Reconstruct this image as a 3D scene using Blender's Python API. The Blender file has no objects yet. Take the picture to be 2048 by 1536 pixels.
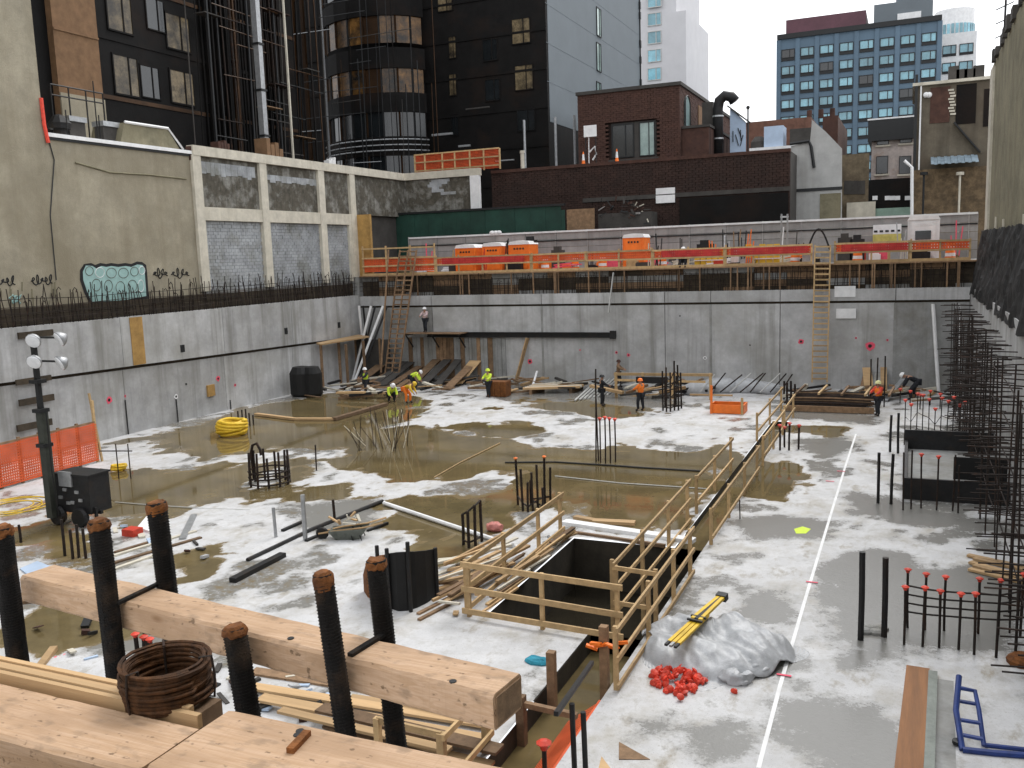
import bpy, math, random
import numpy as np
from mathutils import Vector, Matrix, noise as mnoise
random.seed(7)
C = bpy.context.scene.collection
scn = bpy.context.scene
# ------------------------------------------------------------------ camera, sky, sun, exposure
F, CH = 1815.7, 8.4
YAW, PITCH, ROLL = 0.41408, 0.139908, -0.034029
_cy, _sy = math.cos(YAW), math.sin(YAW)
FWD = Vector((-_sy*math.cos(PITCH), _cy*math.cos(PITCH), -math.sin(PITCH)))
_r0 = Vector((_cy, _sy, 0)); _u0 = _r0.cross(FWD)
RT = _r0*math.cos(ROLL) + _u0*math.sin(ROLL)
UP = -_r0*math.sin(ROLL) + _u0*math.cos(ROLL)
CAMP = Vector((0, 0, CH))
cd = bpy.data.cameras.new('camera'); cam = bpy.data.objects.new('camera', cd); C.objects.link(cam)
cd.sensor_width = 36; cd.lens = 36*F/2048; cd.clip_start = .05; cd.clip_end = 3000
mw = Matrix((RT, UP, -FWD)).transposed().to_4x4(); mw.translation = CAMP
cam.matrix_world = mw
scn.camera = cam
W = bpy.data.worlds.new('World'); scn.world = W; W.use_nodes = True
wn = W.node_tree; wn.nodes.clear()
sky = wn.nodes.new('ShaderNodeTexSky'); sky.sky_type = 'NISHITA'; sky.sun_disc = False
sky.sun_elevation = math.radians(52); sky.sun_rotation = math.radians(12)
sky.air_density = 1.0; sky.dust_density = 4.0; sky.ozone_density = 1.0
hs = wn.nodes.new('ShaderNodeHueSaturation'); hs.inputs['Saturation'].default_value = .18
bg = wn.nodes.new('ShaderNodeBackground'); bg.inputs[1].default_value = .15
wo = wn.nodes.new('ShaderNodeOutputWorld')
cl = wn.nodes.new('ShaderNodeMix'); cl.data_type = 'RGBA'; cl.inputs[0].default_value = .8; cl.inputs[7].default_value = (7.0, 7.15, 7.4, 1)   # even cloud cover over the sky
wn.links.new(sky.outputs[0], hs.inputs['Color']); wn.links.new(hs.outputs[0], cl.inputs[6]); wn.links.new(cl.outputs[2], bg.inputs[0]); wn.links.new(bg.outputs[0], wo.inputs[0])
sd = bpy.data.lights.new('sun', 'SUN'); sd.energy = .9; sd.angle = math.radians(25); sd.color = (1, .97, .92)
so = bpy.data.objects.new('sun', sd); C.objects.link(so)
so.rotation_euler = (math.radians(-38), 0, math.radians(-12)); so.location = (0, 0, 60)
scn.view_settings.view_transform = 'Standard'; scn.view_settings.look = 'None'
scn.view_settings.gamma = 1; scn.view_settings.use_curve_mapping = False
scn.view_settings.exposure = 0.75

# ------------------------------------------------------------------ helpers
def P(px, py, x=None, y=None, z=None):
    """where the line of sight through photo pixel (px, py) meets a plane of the place"""
    d = RT*((px-1024)/F) + UP*((768-py)/F) + FWD
    if x is not None: t = (x-CAMP.x)/d.x
    elif y is not None: t = (y-CAMP.y)/d.y
    else: t = (z-CAMP.z)/d.z
    return CAMP + d*t
def G(px, py, z=0.0): return P(px, py, z=z)
def up_z(px, py, Y): return P(px, py, y=Y).z
def U(a, b): return random.uniform(a, b)

def lin(c):
    return tuple(c)+(1,) if len(c) == 3 else c
MATS = {}
def M(name, c, rough=.85, metal=0.0, var=.2, scale=3.0, bump=.15, c2=None, amt=.5, streak=0.0, c3=None, rand=0.0,
      axis=None, fine=9.0, coat=0.0, spec=.4):
    """plain material: colour broken by two noises, patches of c2, vertical streaks of c3"""
    m = bpy.data.materials.new(name); m.use_nodes = True; MATS[name] = m
    nt = m.node_tree; N = nt.nodes; L = nt.links; b = N['Principled BSDF']
    geo = N.new('ShaderNodeNewGeometry'); pos = geo.outputs['Position']
    def noise(s, detail=5, vec=None, sc=(1, 1, 1)):
        mp = N.new('ShaderNodeMapping'); mp.inputs['Scale'].default_value = sc
        L.new(vec or pos, mp.inputs['Vector'])
        n = N.new('ShaderNodeTexNoise'); n.inputs['Scale'].default_value = s; n.inputs['Detail'].default_value = detail
        n.inputs['Roughness'].default_value = .65
        L.new(mp.outputs[0], n.inputs['Vector']); return n.outputs['Fac']
    def mix(fac, a, bcol, bt='MIX'):
        x = N.new('ShaderNodeMix'); x.data_type = 'RGBA'; x.blend_type = bt
        if hasattr(fac, 'links'): L.new(fac, x.inputs[0])
        else: x.inputs[0].default_value = fac
        for s, v in ((6, a), (7, bcol)):
            if hasattr(v, 'links'): L.new(v, x.inputs[s])
            else: x.inputs[s].default_value = lin(v)
        return x.outputs[2]
    def ramp(f, a, bb):
        r = N.new('ShaderNodeMapRange'); r.inputs[1].default_value = a; r.inputs[2].default_value = bb
        L.new(f, r.inputs[0]); return r.outputs[0]
    sc = {None: (1, 1, 1), 'x': (.06, 1, 1), 'y': (1, .06, 1), 'z': (1, 1, .06)}[axis]
    n1 = noise(scale, 6, sc=sc); n2 = noise(scale*fine, 4, sc=sc)
    col = mix(ramp(n1, .3, .7), [v*(1-var) for v in c], [min(1, v*(1+var)) for v in c])
    col = mix(ramp(n2, .25, .75), col, mix(1.0, col, [1-var*.6]*3, 'MULTIPLY'))
    if c2 is not None:
        n3 = noise(scale*.35, 7, sc=sc)
        col = mix(ramp(n3, .5+.2*(1-amt)-.1, .62+.2*(1-amt)), col, c2)
    if streak:
        n4 = noise(scale*1.6, 4, sc=(1, 1, .05))
        f = N.new('ShaderNodeMath'); f.operation = 'MULTIPLY'; f.inputs[1].default_value = streak
        L.new(ramp(n4, .48, .75), f.inputs[0])
        col = mix(f.outputs[0], col, c3 or [v*.35 for v in c])
    if rand:
        oi = N.new('ShaderNodeObjectInfo')
        r = ramp(oi.outputs['Random'], 0, 1); mr = N.nodes if False else None
        rr = N.new('ShaderNodeMapRange'); L.new(oi.outputs['Random'], rr.inputs[0])
        rr.inputs[3].default_value = 1-rand; rr.inputs[4].default_value = 1+rand*.6
        x = N.new('ShaderNodeVectorMath'); x.operation = 'SCALE'; L.new(col, x.inputs[0]); L.new(rr.outputs[0], x.inputs['Scale'])
        col = x.outputs[0]
    L.new(col, b.inputs['Base Color'])
    b.inputs['Roughness'].default_value = rough; b.inputs['Metallic'].default_value = metal
    b.inputs['Specular IOR Level'].default_value = spec
    if coat: b.inputs['Coat Weight'].default_value = coat
    if bump:
        bp = N.new('ShaderNodeBump'); bp.inputs['Strength'].default_value = bump; bp.inputs['Distance'].default_value = .03
        L.new(n2, bp.inputs['Height']); L.new(bp.outputs[0], b.inputs['Normal'])
    return m
def EMI(name, c, s):
    m = M(name, c, rough=.25, var=.75, scale=1.5, bump=0, c2=(.012, .011, .01), amt=.75, rand=.5); b = m.node_tree.nodes['Principled BSDF']
    src = b.inputs['Base Color'].links[0].from_socket
    m.node_tree.links.new(src, b.inputs['Emission Color']); b.inputs['Emission Strength'].default_value = s
    return m

class MB:
    def __init__(s): s.v = []; s.f = []
    def add(s, vs, fs):
        n = len(s.v); s.v += [tuple(v) for v in vs]; s.f += [tuple(i+n for i in f) for f in fs]; return s
    def box(s, a, b):
        x0, y0, z0 = [min(p, q) for p, q in zip(a, b)]; x1, y1, z1 = [max(p, q) for p, q in zip(a, b)]
        return s.add([(x0,y0,z0),(x1,y0,z0),(x1,y1,z0),(x0,y1,z0),(x0,y0,z1),(x1,y0,z1),(x1,y1,z1),(x0,y1,z1)],
                     [(0,3,2,1),(4,5,6,7),(0,1,5,4),(1,2,6,5),(2,3,7,6),(3,0,4,7)])
    def bar(s, a, b, w, h, up=(0, 0, 1)):
        a = Vector(a); b = Vector(b); d = (b-a).normalized(); u = Vector(up)
        if abs(d.dot(u)) > .95: u = Vector((1, 0, 0)) if abs(d.x) < .9 else Vector((0, 1, 0))
        sx = d.cross(u).normalized(); uu = sx.cross(d).normalized()
        sx = sx*(w/2); uu = uu*(h/2)
        return s.add([a-sx-uu, a+sx-uu, a+sx+uu, a-sx+uu, b-sx-uu, b+sx-uu, b+sx+uu, b-sx+uu],
                     [(0,1,2,3),(7,6,5,4),(0,4,5,1),(1,5,6,2),(2,6,7,3),(3,7,4,0)])
    def path(s, pts, r, n=6, r2=None, caps=True, closed=False):
        pts = [Vector(p) for p in pts]; N = len(pts); rings = []
        prev = None
        for i, p in enumerate(pts):
            if closed: d = pts[(i+1) % N]-pts[i-1]
            else: d = pts[min(i+1, N-1)]-pts[max(i-1, 0)]
            d = d.normalized() if d.length > 1e-9 else Vector((0, 0, 1))
            if prev is None:
                a = Vector((0, 0, 1)) if abs(d.z) < .9 else Vector((1, 0, 0))
                u = d.cross(a).normalized()
            else:
                u = (prev-d*prev.dot(d)).normalized()
            prev = u; w = d.cross(u)
            rr = r if not hasattr(r, '__len__') else r[i]
            if r2 is not None and not hasattr(r, '__len__'): rr = r+(r2-r)*i/(N-1)
            rings.append([p+u*(rr*math.cos(2*math.pi*k/n))+w*(rr*math.sin(2*math.pi*k/n)) for k in range(n)])
        vs = [q for ring in rings for q in ring]; fs = []
        for i in range(N if closed else N-1):
            j = (i+1) % N
            for k in range(n):
                l = (k+1) % n; fs.append((i*n+k, i*n+l, j*n+l, j*n+k))
        if caps and not closed: fs += [tuple(range(n-1, -1, -1)), tuple((N-1)*n+k for k in range(n))]
        return s.add(vs, fs)
    def tube(s, a, b, r, n=6, r2=None): return s.path([a, b], r, n, r2)
    def lathe(s, prof, c=(0, 0, 0), n=12):
        c = Vector(c); vs = []; fs = []
        for r, z in prof:
            vs += [c+Vector((r*math.cos(2*math.pi*k/n), r*math.sin(2*math.pi*k/n), z)) for k in range(n)]
        for i in range(len(prof)-1):
            for k in range(n):
                l = (k+1) % n; fs.append((i*n+k, i*n+l, (i+1)*n+l, (i+1)*n+k))
        fs += [tuple(range(n-1, -1, -1)), tuple((len(prof)-1)*n+k for k in range(n))]
        return s.add(vs, fs)
    def prism(s, poly, off):
        """closed outline (3-D points in one plane) pushed along off"""
        n = len(poly); off = Vector(off); p = [Vector(q) for q in poly]
        return s.add(p+[q+off for q in p], [tuple(range(n)), tuple(range(2*n-1, n-1, -1))]+[(i, i+n, (i+1) % n+n, (i+1) % n) for i in range(n)])
    def sphere(s, c, r, n=8, m=5, sc=(1, 1, 1)):
        prof = []
        vs = []; fs = []; c = Vector(c)
        for i in range(1, m):
            t = math.pi*i/m
            for k in range(n):
                a = 2*math.pi*k/n
                vs.append(c+Vector((r*sc[0]*math.sin(t)*math.cos(a), r*sc[1]*math.sin(t)*math.sin(a), r*sc[2]*math.cos(t))))
        vs += [c+Vector((0, 0, r*sc[2])), c-Vector((0, 0, r*sc[2]))]; T = len(vs)-2
        for i in range(m-2):
            for k in range(n): l = (k+1) % n; fs.append((i*n+k, (i+1)*n+k, (i+1)*n+l, i*n+l))
        for k in range(n): l = (k+1) % n; fs.append((T, k, l)); fs.append((T+1, (m-2)*n+l, (m-2)*n+k))
        return s.add(vs, fs)
    def mesh(s, name, mat, smooth=False):
        me = bpy.data.meshes.new(name); me.from_pydata(s.v, [], s.f); me.update()
        if mat: me.materials.append(mat)
        if smooth: me.polygons.foreach_set('use_smooth', [True]*len(me.polygons))
        return me
    def build(s, name, mat, parent=None, smooth=False, bevel=0.0):
        if parent is None and s.v:
            a = np.array(s.v); o3 = Vector(((a[:, 0].min()+a[:, 0].max())/2, (a[:, 1].min()+a[:, 1].max())/2, a[:, 2].min()))
            s.v = [tuple(Vector(v)-o3) for v in s.v]
        else: o3 = Vector((0, 0, 0))
        o = bpy.data.objects.new(name, s.mesh(name, mat, smooth)); C.objects.link(o)
        if parent is None: o.location = o3
        else:
            o.parent = parent
            if parent.type == 'EMPTY' and not parent.get('local'): o.location = -Vector(parent.location)
            elif parent.type == 'MESH' and parent.parent is None: o.location = -Vector(parent.location)
        if bevel:
            bv = o.modifiers.new('bevel', 'BEVEL'); bv.width = bevel; bv.segments = 2
        return o
def tag(o, label, cat, group=None):
    o['label'] = label; o['category'] = cat
    if group: o['group'] = group
    return o
def thing(name, label, cat, loc=(0, 0, 0), group=None, local=False):
    o = bpy.data.objects.new(name, None); C.objects.link(o); o.location = loc; o.empty_display_size = .3
    if local: o['local'] = True
    return tag(o, label, cat, group)
def struct(o): o['kind'] = 'structure'; return o
def stuff(o): o['kind'] = 'stuff'; return o
def inst(me, name, parent, loc, rot=(0, 0, 0), sc=(1, 1, 1), mat=None):
    """one piece that shares mesh data, placed in world coordinates under a thing"""
    o = bpy.data.objects.new(name, me); C.objects.link(o); o.parent = parent
    base = Vector(parent.location) if parent.parent is None else Vector((0, 0, 0))
    o.location = Vector(loc)-base; o.rotation_euler = rot; o.scale = sc; return o
def copy_tree(o, parent=None):
    c = o.copy(); C.objects.link(c)
    if parent: c.parent = parent
    for ch in list(o.children): copy_tree(ch, c)
    return c

# ------------------------------------------------------------------ materials
conc = M('pale_concrete', (.46, .46, .46), .8, var=.2, scale=.9, bump=.3, streak=.85, c3=(.19, .185, .165), c2=(.31, .305, .285), amt=.6, rand=.14)
conc_d = M('damp_concrete', (.31, .312, .305), .75, var=.25, scale=1.1, bump=.25, streak=.6, c3=(.10, .095, .08), c2=(.2, .19, .165), amt=.6, rand=.1)
conc_frame = M('frame_concrete', (.58, .54, .45), .85, var=.18, scale=1.5, bump=.2, streak=.35, c3=(.3, .27, .2))
stucco = M('beige_stucco', (.335, .30, .225), .95, var=.22, scale=.8, bump=.6, c2=(.235, .205, .145), amt=.75, streak=.5, c3=(.2, .17, .115), fine=20)
stucco_r = M('olive_stucco', (.21, .19, .125), .95, var=.35, scale=.9, bump=.8, c2=(.24, .215, .14), amt=.6, streak=.6, c3=(.17, .145, .09))
block_d = M('dark_block', (.10, .09, .07), .95, var=.4, scale=3.2, bump=.4, c2=(.30, .295, .27), amt=.62, streak=.6, c3=(.05, .045, .035))
block_w = M('whitewashed_block', (.36, .375, .39), .9, var=.3, scale=1.4, bump=.3, c2=(.17, .17, .145), amt=.6, rand=.12)
ochre = M('ochre_concrete', (.42, .25, .08), .85, var=.3, scale=1.5, streak=.4)
brick = M('red_brick', (.075, .036, .026), .9, var=.35, scale=2.2, bump=.4, c2=(.07, .035, .028), amt=.5, fine=14, rand=.1)
brick_d = M('dark_brick', (.04, .021, .016), .9, var=.4, scale=1.2, bump=.4, c2=(.028, .017, .014), amt=.6, fine=14, rand=.15)
brick_t = M('tan_brick', (.20, .115, .06), .9, var=.25, scale=2, bump=.3, fine=14)
dark_clad = M('dark_cladding', (.0065, .0058, .0055), .65, var=.5, scale=.7, bump=.3, c2=(.016, .009, .006), amt=.45, rand=.3, spec=.15)
dark_green = M('green_hoarding', (.012, .05, .035), .7, var=.3, scale=1, rand=.15)
bronze = EMI('amber_glazing', (.15, .075, .022), .07)
bronze_d = M('bronze_trim', (.06, .028, .010), .45, metal=.5, var=.4, scale=1, rand=.3)
grey_clad = M('grey_cladding', (.145, .168, .185), .7, var=.06, scale=.4, bump=.05)
white_clad = M('white_cladding', (.56, .555, .57), .7, var=.05, scale=.5, bump=.05)
blue_clad = M('blue_grey_cladding', (.105, .165, .225), .6, var=.1, scale=.4, bump=.05, rand=.1)
glass_b = M('sky_tinted_glass', (.22, .47, .56), .12, var=.4, scale=.35, bump=0, rand=.35, spec=.8)  # sky's reflection painted into the pane colour
glass_d = M('dark_glass', (.012, .015, .017), .2, var=.5, scale=.5, bump=0, rand=.5, spec=.8)
glass_w = EMI('lit_window', (.17, .13, .075), .10)
glass_g = M('pale_green_glass', (.34, .45, .42), .15, var=.3, scale=.8, bump=0, rand=.3, spec=.8)
frame_d = M('dark_frame', (.012, .013, .014), .5, var=.2, bump=0)
frame_w = M('pale_frame', (.5, .5, .48), .6, var=.15, bump=0)
white_p = M('white_paint', (.78, .78, .78), .55, var=.12, scale=2, bump=.05, rand=.06)
grey_m = M('galvanised_steel', (.42, .43, .44), .45, metal=.6, var=.2, scale=5, bump=.05, rand=.15)
steel_b = M('black_steel', (.016, .016, .017), .55, metal=.2, var=.4, scale=6, bump=.2, rand=.2, c2=(.03, .02, .014), amt=.4)
rebar = M('dark_rebar', (.028, .019, .015), .75, metal=.3, var=.5, scale=9, bump=.3, c2=(.07, .03, .014), amt=.3, rand=.35)
rust = M('rusty_steel', (.23, .085, .022), .85, metal=.15, var=.5, scale=14, bump=.4, c2=(.08, .03, .012), amt=.5, rand=.2)
thread = M('threaded_bar_steel', (.011, .009, .008), .7, metal=.3, var=.7, scale=14, bump=.7, c2=(.075, .045, .025), amt=.4)
wood = M('new_lumber', (.50, .33, .17), .75, var=.22, scale=3.5, bump=.15, axis='x', rand=.28)
wood_y = M('rail_lumber', (.50, .34, .17), .75, var=.22, scale=5, bump=.1, rand=.25)
wood_o = M('weathered_lumber', (.24, .15, .085), .85, var=.35, scale=4, bump=.2, rand=.4)
timber = M('heavy_timber', (.56, .355, .20), .7, var=.14, scale=7.0, bump=.25, axis='x', c2=(.44, .25, .12), amt=.3, fine=5, rand=.1)
def timber_mat(name, c, ca, cb):
    m = bpy.data.materials.new(name); m.use_nodes = True; nt = m.node_tree; N = nt.nodes; L = nt.links; b = N['Principled BSDF']
    g = N.new('ShaderNodeNewGeometry')
    def mp(sc):
        v = N.new('ShaderNodeMapping'); v.inputs['Scale'].default_value = sc; L.new(g.outputs['Position'], v.inputs[0]); return v.outputs[0]
    def noise(vec, s, d=5, dist=0):
        n = N.new('ShaderNodeTexNoise'); n.inputs['Scale'].default_value = s; n.inputs['Detail'].default_value = d; n.inputs['Distortion'].default_value = dist; L.new(vec, n.inputs['Vector']); return n.outputs['Fac']
    def rng(f, a, z, lo=0, hi=1):
        r = N.new('ShaderNodeMapRange'); r.inputs[1].default_value = a; r.inputs[2].default_value = z; r.inputs[3].default_value = lo; r.inputs[4].default_value = hi; L.new(f, r.inputs[0]); return r.outputs[0]
    def mix(f, a, z):
        x = N.new('ShaderNodeMix'); x.data_type = 'RGBA'; L.new(f, x.inputs[0])
        for i, v in ((6, a), (7, z)):
            if hasattr(v, 'links'): L.new(v, x.inputs[i])
            else: x.inputs[i].default_value = lin(v)
        return x.outputs[2]
    grain = noise(mp((1.2, 26, 26)), 3.0, 8, 1.2); fine = noise(mp((3, 140, 140)), 2.0, 3, .3); saw = noise(mp((90, 2, 2)), 2.0, 2); blot = noise(mp((1.4, 3, 3)), 2.2, 5); spots = noise(mp((10, 16, 16)), 3.0, 3)
    col = mix(rng(grain, .36, .62), ca, c); col = mix(rng(fine, .5, .75, 0, .5), col, ca); col = mix(rng(saw, .55, .8, 0, .28), col, cb); dirt = noise(mp((5, 9, 9)), 2.6, 8); col = mix(rng(blot, .48, .66, 0, .7), col, cb); col = mix(rng(dirt, .56, .70, 0, .6), col, (.21, .14, .085)); col = mix(rng(spots, .64, .72, 0, .85), col, (.13, .075, .035))
    vo = N.new('ShaderNodeTexVoronoi'); vo.inputs['Scale'].default_value = 1.0; L.new(mp((2.1, 5.5, 5.5)), vo.inputs['Vector'])
    col = mix(rng(vo.outputs['Distance'], .03, .10, .75, 0), col, (.20, .10, .04))
    L.new(col, b.inputs['Base Color']); b.inputs['Roughness'].default_value = .7
    bp = N.new('ShaderNodeBump'); bp.inputs['Strength'].default_value = .5; bp.inputs['Distance'].default_value = .004; L.new(grain, bp.inputs['Height'])
    b2 = N.new('ShaderNodeBump'); b2.inputs['Strength'].default_value = .35; b2.inputs['Distance'].default_value = .003; L.new(saw, b2.inputs['Height']); L.new(bp.outputs[0], b2.inputs['Normal']); L.new(b2.outputs[0], b.inputs['Normal'])
    return m
timber = timber_mat('heavy_timber_wood', (.51, .345, .225), (.42, .265, .15), (.33, .205, .115))
timber_end = M('timber_end_grain', (.22, .14, .08), .9, var=.4, scale=20, bump=.4)
orange = M('orange_plastic', (.88, .19, .02), .5, var=.15, scale=2, bump=.05, rand=.12)
orange_n = M('orange_mesh', (.70, .11, .03), .7, var=.25, scale=2, bump=0)
red_p = M('red_plastic', (.70, .06, .03), .5, var=.25, scale=6, bump=.05, rand=.25)
pink_p = M('pink_paint', (.80, .10, .16), .7, var=.2, scale=6, bump=0)
yellow = M('yellow_plastic', (.72, .47, .03), .5, var=.2, scale=3, bump=.1, rand=.12)
hivis = M('lime_vest', (.62, .80, .06), .7, var=.15, scale=8, bump=.1)
hivis_o = M('orange_vest', (.85, .20, .02), .7, var=.15, scale=8, bump=.1)
cloth_d = M('dark_workwear', (.022, .024, .03), .9, var=.3, scale=8, bump=.1, rand=.3)
cloth_p = M('pale_shirt', (.55, .42, .42), .9, var=.2, scale=8)
skin = M('skin', (.36, .2, .13), .6, var=.1, scale=10, bump=0)
blackp = M('black_sheet', (.008, .008, .008), .7, var=.4, scale=1.5, bump=.25)
plastic = M('plastic_sheet', (.43, .44, .455), .38, var=.25, scale=3.5, bump=.35, c2=(.33, .345, .36), amt=.45, spec=.6)
blue_p = M('blue_paint', (.02, .045, .19), .4, var=.25, scale=6, bump=.05)
teal = M('teal_cloth', (.03, .26, .36), .8, var=.3, scale=8)
mint = M('mint_spray', (.30, .46, .44), .85, var=.15, scale=3, bump=.1)
black_s = M('black_spray', (.015, .015, .016), .85, var=.3, scale=3, bump=0)
earth = M('dark_earth', (.055, .042, .028), .95, var=.5, scale=2, bump=.5, c2=(.07, .05, .03), amt=.35)
pave = M('grey_pavement', (.22, .215, .205), .85, var=.2, scale=.6, bump=.2)
fence_g = M('grey_hoarding', (.34, .325, .315), .8, var=.15, scale=1.5, bump=.1, streak=.3, rand=.15)
sky_b = M('light_blue_panel', (.42, .52, .66), .6, var=.12, scale=1, bump=0)
tar = M('roof_felt', (.06, .055, .05), .9, var=.3, scale=1, bump=.2)
lens = M('lamp_lens', (.75, .76, .78), .15, var=.1, bump=0, spec=.9)

# slab: pale where dry, darker where damp, silt-brown next to standing water
def slab_mat():
    m = M('floor_concrete', (.55, .55, .555), .5, var=.12, scale=1.3, bump=.22, c2=(.43, .428, .425), amt=.45, fine=12)
    nt = m.node_tree; N = nt.nodes; L = nt.links; b = N['Principled BSDF']
    src = b.inputs['Base Color'].links[0].from_socket
    def attr(n):
        a = N.new('ShaderNodeAttribute'); a.attribute_name = n; return a.outputs['Fac']
    def mix(f, a, c):
        x = N.new('ShaderNodeMix'); x.data_type = 'RGBA'; L.new(f, x.inputs[0]); L.new(a, x.inputs[6]); x.inputs[7].default_value = lin(c); return x.outputs[2]
    g = N.new('ShaderNodeNewGeometry')
    def ns(s, d, a, z, amt, sc=(1, 1, 1)):
        mp = N.new('ShaderNodeMapping'); mp.inputs['Scale'].default_value = sc; L.new(g.outputs['Position'], mp.inputs[0])
        n = N.new('ShaderNodeTexNoise'); n.inputs['Scale'].default_value = s; n.inputs['Detail'].default_value = d; n.inputs['Roughness'].default_value = .7; L.new(mp.outputs[0], n.inputs['Vector'])
        r = N.new('ShaderNodeMapRange'); r.inputs[1].default_value = a; r.inputs[2].default_value = z; r.inputs[4].default_value = amt; L.new(n.outputs['Fac'], r.inputs[0]); return r.outputs[0]
    src = mix(ns(2.2, 9, .52, .74, .75), src, (.33, .315, .28)); src = mix(ns(7, 8, .6, .72, .6), src, (.26, .235, .19)); src = mix(ns(26, 3, .66, .74, .8), src, (.17, .15, .12))
    src = mix(ns(.75, 10, .50, .70, .62, (.8, .6, 1)), src, (.30, .262, .19)); src = mix(ns(1.5, 10, .56, .68, .75, (1, .5, 1)), src, (.23, .19, .125)); src = mix(ns(48, 2, .64, .70, .7), src, (.12, .105, .085)); src = mix(ns(4.0, 6, .70, .74, .8, (.3, 1, 1)), src, (.15, .125, .09))
    def edge(name, amp, lo, hi):
        a = attr(name); out = a
        for s_, d_, k_ in ((2.6, 10, amp), (14, 4, amp*.5)):
            n = N.new('ShaderNodeTexNoise'); n.inputs['Scale'].default_value = s_; n.inputs['Detail'].default_value = d_; n.inputs['Roughness'].default_value = .72; L.new(g.outputs['Position'], n.inputs['Vector'])
            q = N.new('ShaderNodeMath'); q.operation = 'MULTIPLY_ADD'; q.inputs[1].default_value = k_; q.inputs[2].default_value = -k_*.5; L.new(n.outputs['Fac'], q.inputs[0])
            w = N.new('ShaderNodeMath'); w.operation = 'ADD'; L.new(out, w.inputs[0]); L.new(q.outputs[0], w.inputs[1]); out = w.outputs[0]
        r = N.new('ShaderNodeMapRange'); r.inputs[1].default_value = lo; r.inputs[2].default_value = hi; L.new(out, r.inputs[0]); return r.outputs[0]
    dmp, slt = edge('damp', 1.1, .30, .62), edge('silt', 1.3, .42, .66)
    col = mix(dmp, src, (.205, .20, .185)); col = mix(slt, col, (.185, .14, .073))
    L.new(col, b.inputs['Base Color'])
    r = N.new('ShaderNodeMapRange'); mx_ = N.new('ShaderNodeMath'); mx_.operation = 'MAXIMUM'; L.new(dmp, mx_.inputs[0]); L.new(slt, mx_.inputs[1]); L.new(mx_.outputs[0], r.inputs[0]); r.inputs[3].default_value = .62; r.inputs[4].default_value = .13
    L.new(r.outputs[0], b.inputs['Roughness'])
    return m
floor_m = slab_mat()
def water_mat(name, c):
    m = M(name, c, .05, var=.3, scale=.5, bump=0, c2=(c[0]*1.5, c[1]*1.45, c[2]*1.3), amt=.5, spec=.5)
    nt = m.node_tree; N = nt.nodes; b = N['Principled BSDF']; b.inputs['IOR'].default_value = 1.33
    g = N.new('ShaderNodeNewGeometry'); n = N.new('ShaderNodeTexNoise'); n.inputs['Scale'].default_value = 2.5; n.inputs['Detail'].default_value = 3
    nt.links.new(g.outputs['Position'], n.inputs['Vector'])
    bp = N.new('ShaderNodeBump'); bp.inputs['Strength'].default_value = .02; bp.inputs['Distance'].default_value = .03
    nt.links.new(n.outputs['Fac'], bp.inputs['Height']); nt.links.new(bp.outputs[0], b.inputs['Normal'])
    return m
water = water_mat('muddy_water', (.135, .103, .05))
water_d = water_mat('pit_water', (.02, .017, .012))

# ------------------------------------------------------------------ ground, slab and standing water
XL, XR, YB = -36.35, 3.1, 55.9
RING = MB()
def flat(x0, y0, x1, y1, z): RING.add([(x0,y0,z),(x1,y0,z),(x1,y1,z),(x0,y1,z)], [(0,1,2,3)])
flat(-900, 56.5, 900, 1500, 7.3); flat(-900, -200, -36.95, 56.5, 7.3); flat(3.7, -200, 900, 56.5, 7.3); flat(-36.95, -200, 3.7, 1.86, 6.975)
struct(RING.build('ground', pave))

PIT = (-9.0, 18.35, -5.15, 24.7)          # deep square pit
NEARTR = (-6.35, 9.0, -5.15, 18.35)        # trench towards the near side
FARTR = (-5.95, 24.7, -5.15, 45.0)        # narrow drain along the right rail
WATER = [  # outlines of the standing water, photo pixels
 [(222,892),(300,872),(400,842),(520,808),(640,792),(760,785),(850,796),(862,822),(800,850),(740,862),(690,900),(640,905),(570,900),(520,895),(470,905),(400,930),(385,905),(330,905),(290,882)],
 [(205,945),(300,940),(390,932),(440,925),(500,945),(495,985),(450,1000),(380,1010),(300,1040),(250,1060),(215,1040),(100,1040),(60,1010),(150,985)],
 [(575,915),(640,918),(640,945),(590,965),(530,985),(560,940)],
 [(690,875),(760,855),(830,850),(905,862),(990,878),(1080,893),(1200,898),(1330,902),(1440,893),(1490,905),(1440,960),(1400,1000),(1395,1050),(1300,1060),(1120,1040),(1108,1010),(1045,1030),(1000,1080),(930,1110),(880,1090),(850,1060),(790,1000),(830,993),(920,985),(1000,975),(1035,955),(980,940),(900,960),(840,955),(760,950),(690,940),(660,925),(700,905)],
 [(885,858),(940,848),(1040,850),(1085,868),(1030,876),(960,872)],
 [(1470,930),(1540,922),(1600,930),(1620,955),(1590,985),(1520,1000),(1465,995),(1440,975)],
 [(345,1112),(420,1105),(440,1125),(400,1150),(350,1145)], [(50,1200),(140,1185),(215,1200),(215,1250),(120,1270),(60,1250)],
 [(1090,800),(1200,812),(1290,822),(1300,832),(1200,835),(1110,822),(1030,815)],
 [(650,980),(690,972),(670,992),(610,1000)], [(1610,862),(1680,856),(1710,868),(1650,876)],
 [(130,1150),(60,1120),(20,1060),(90,1045),(170,1055),(230,1130)],
]
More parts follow.
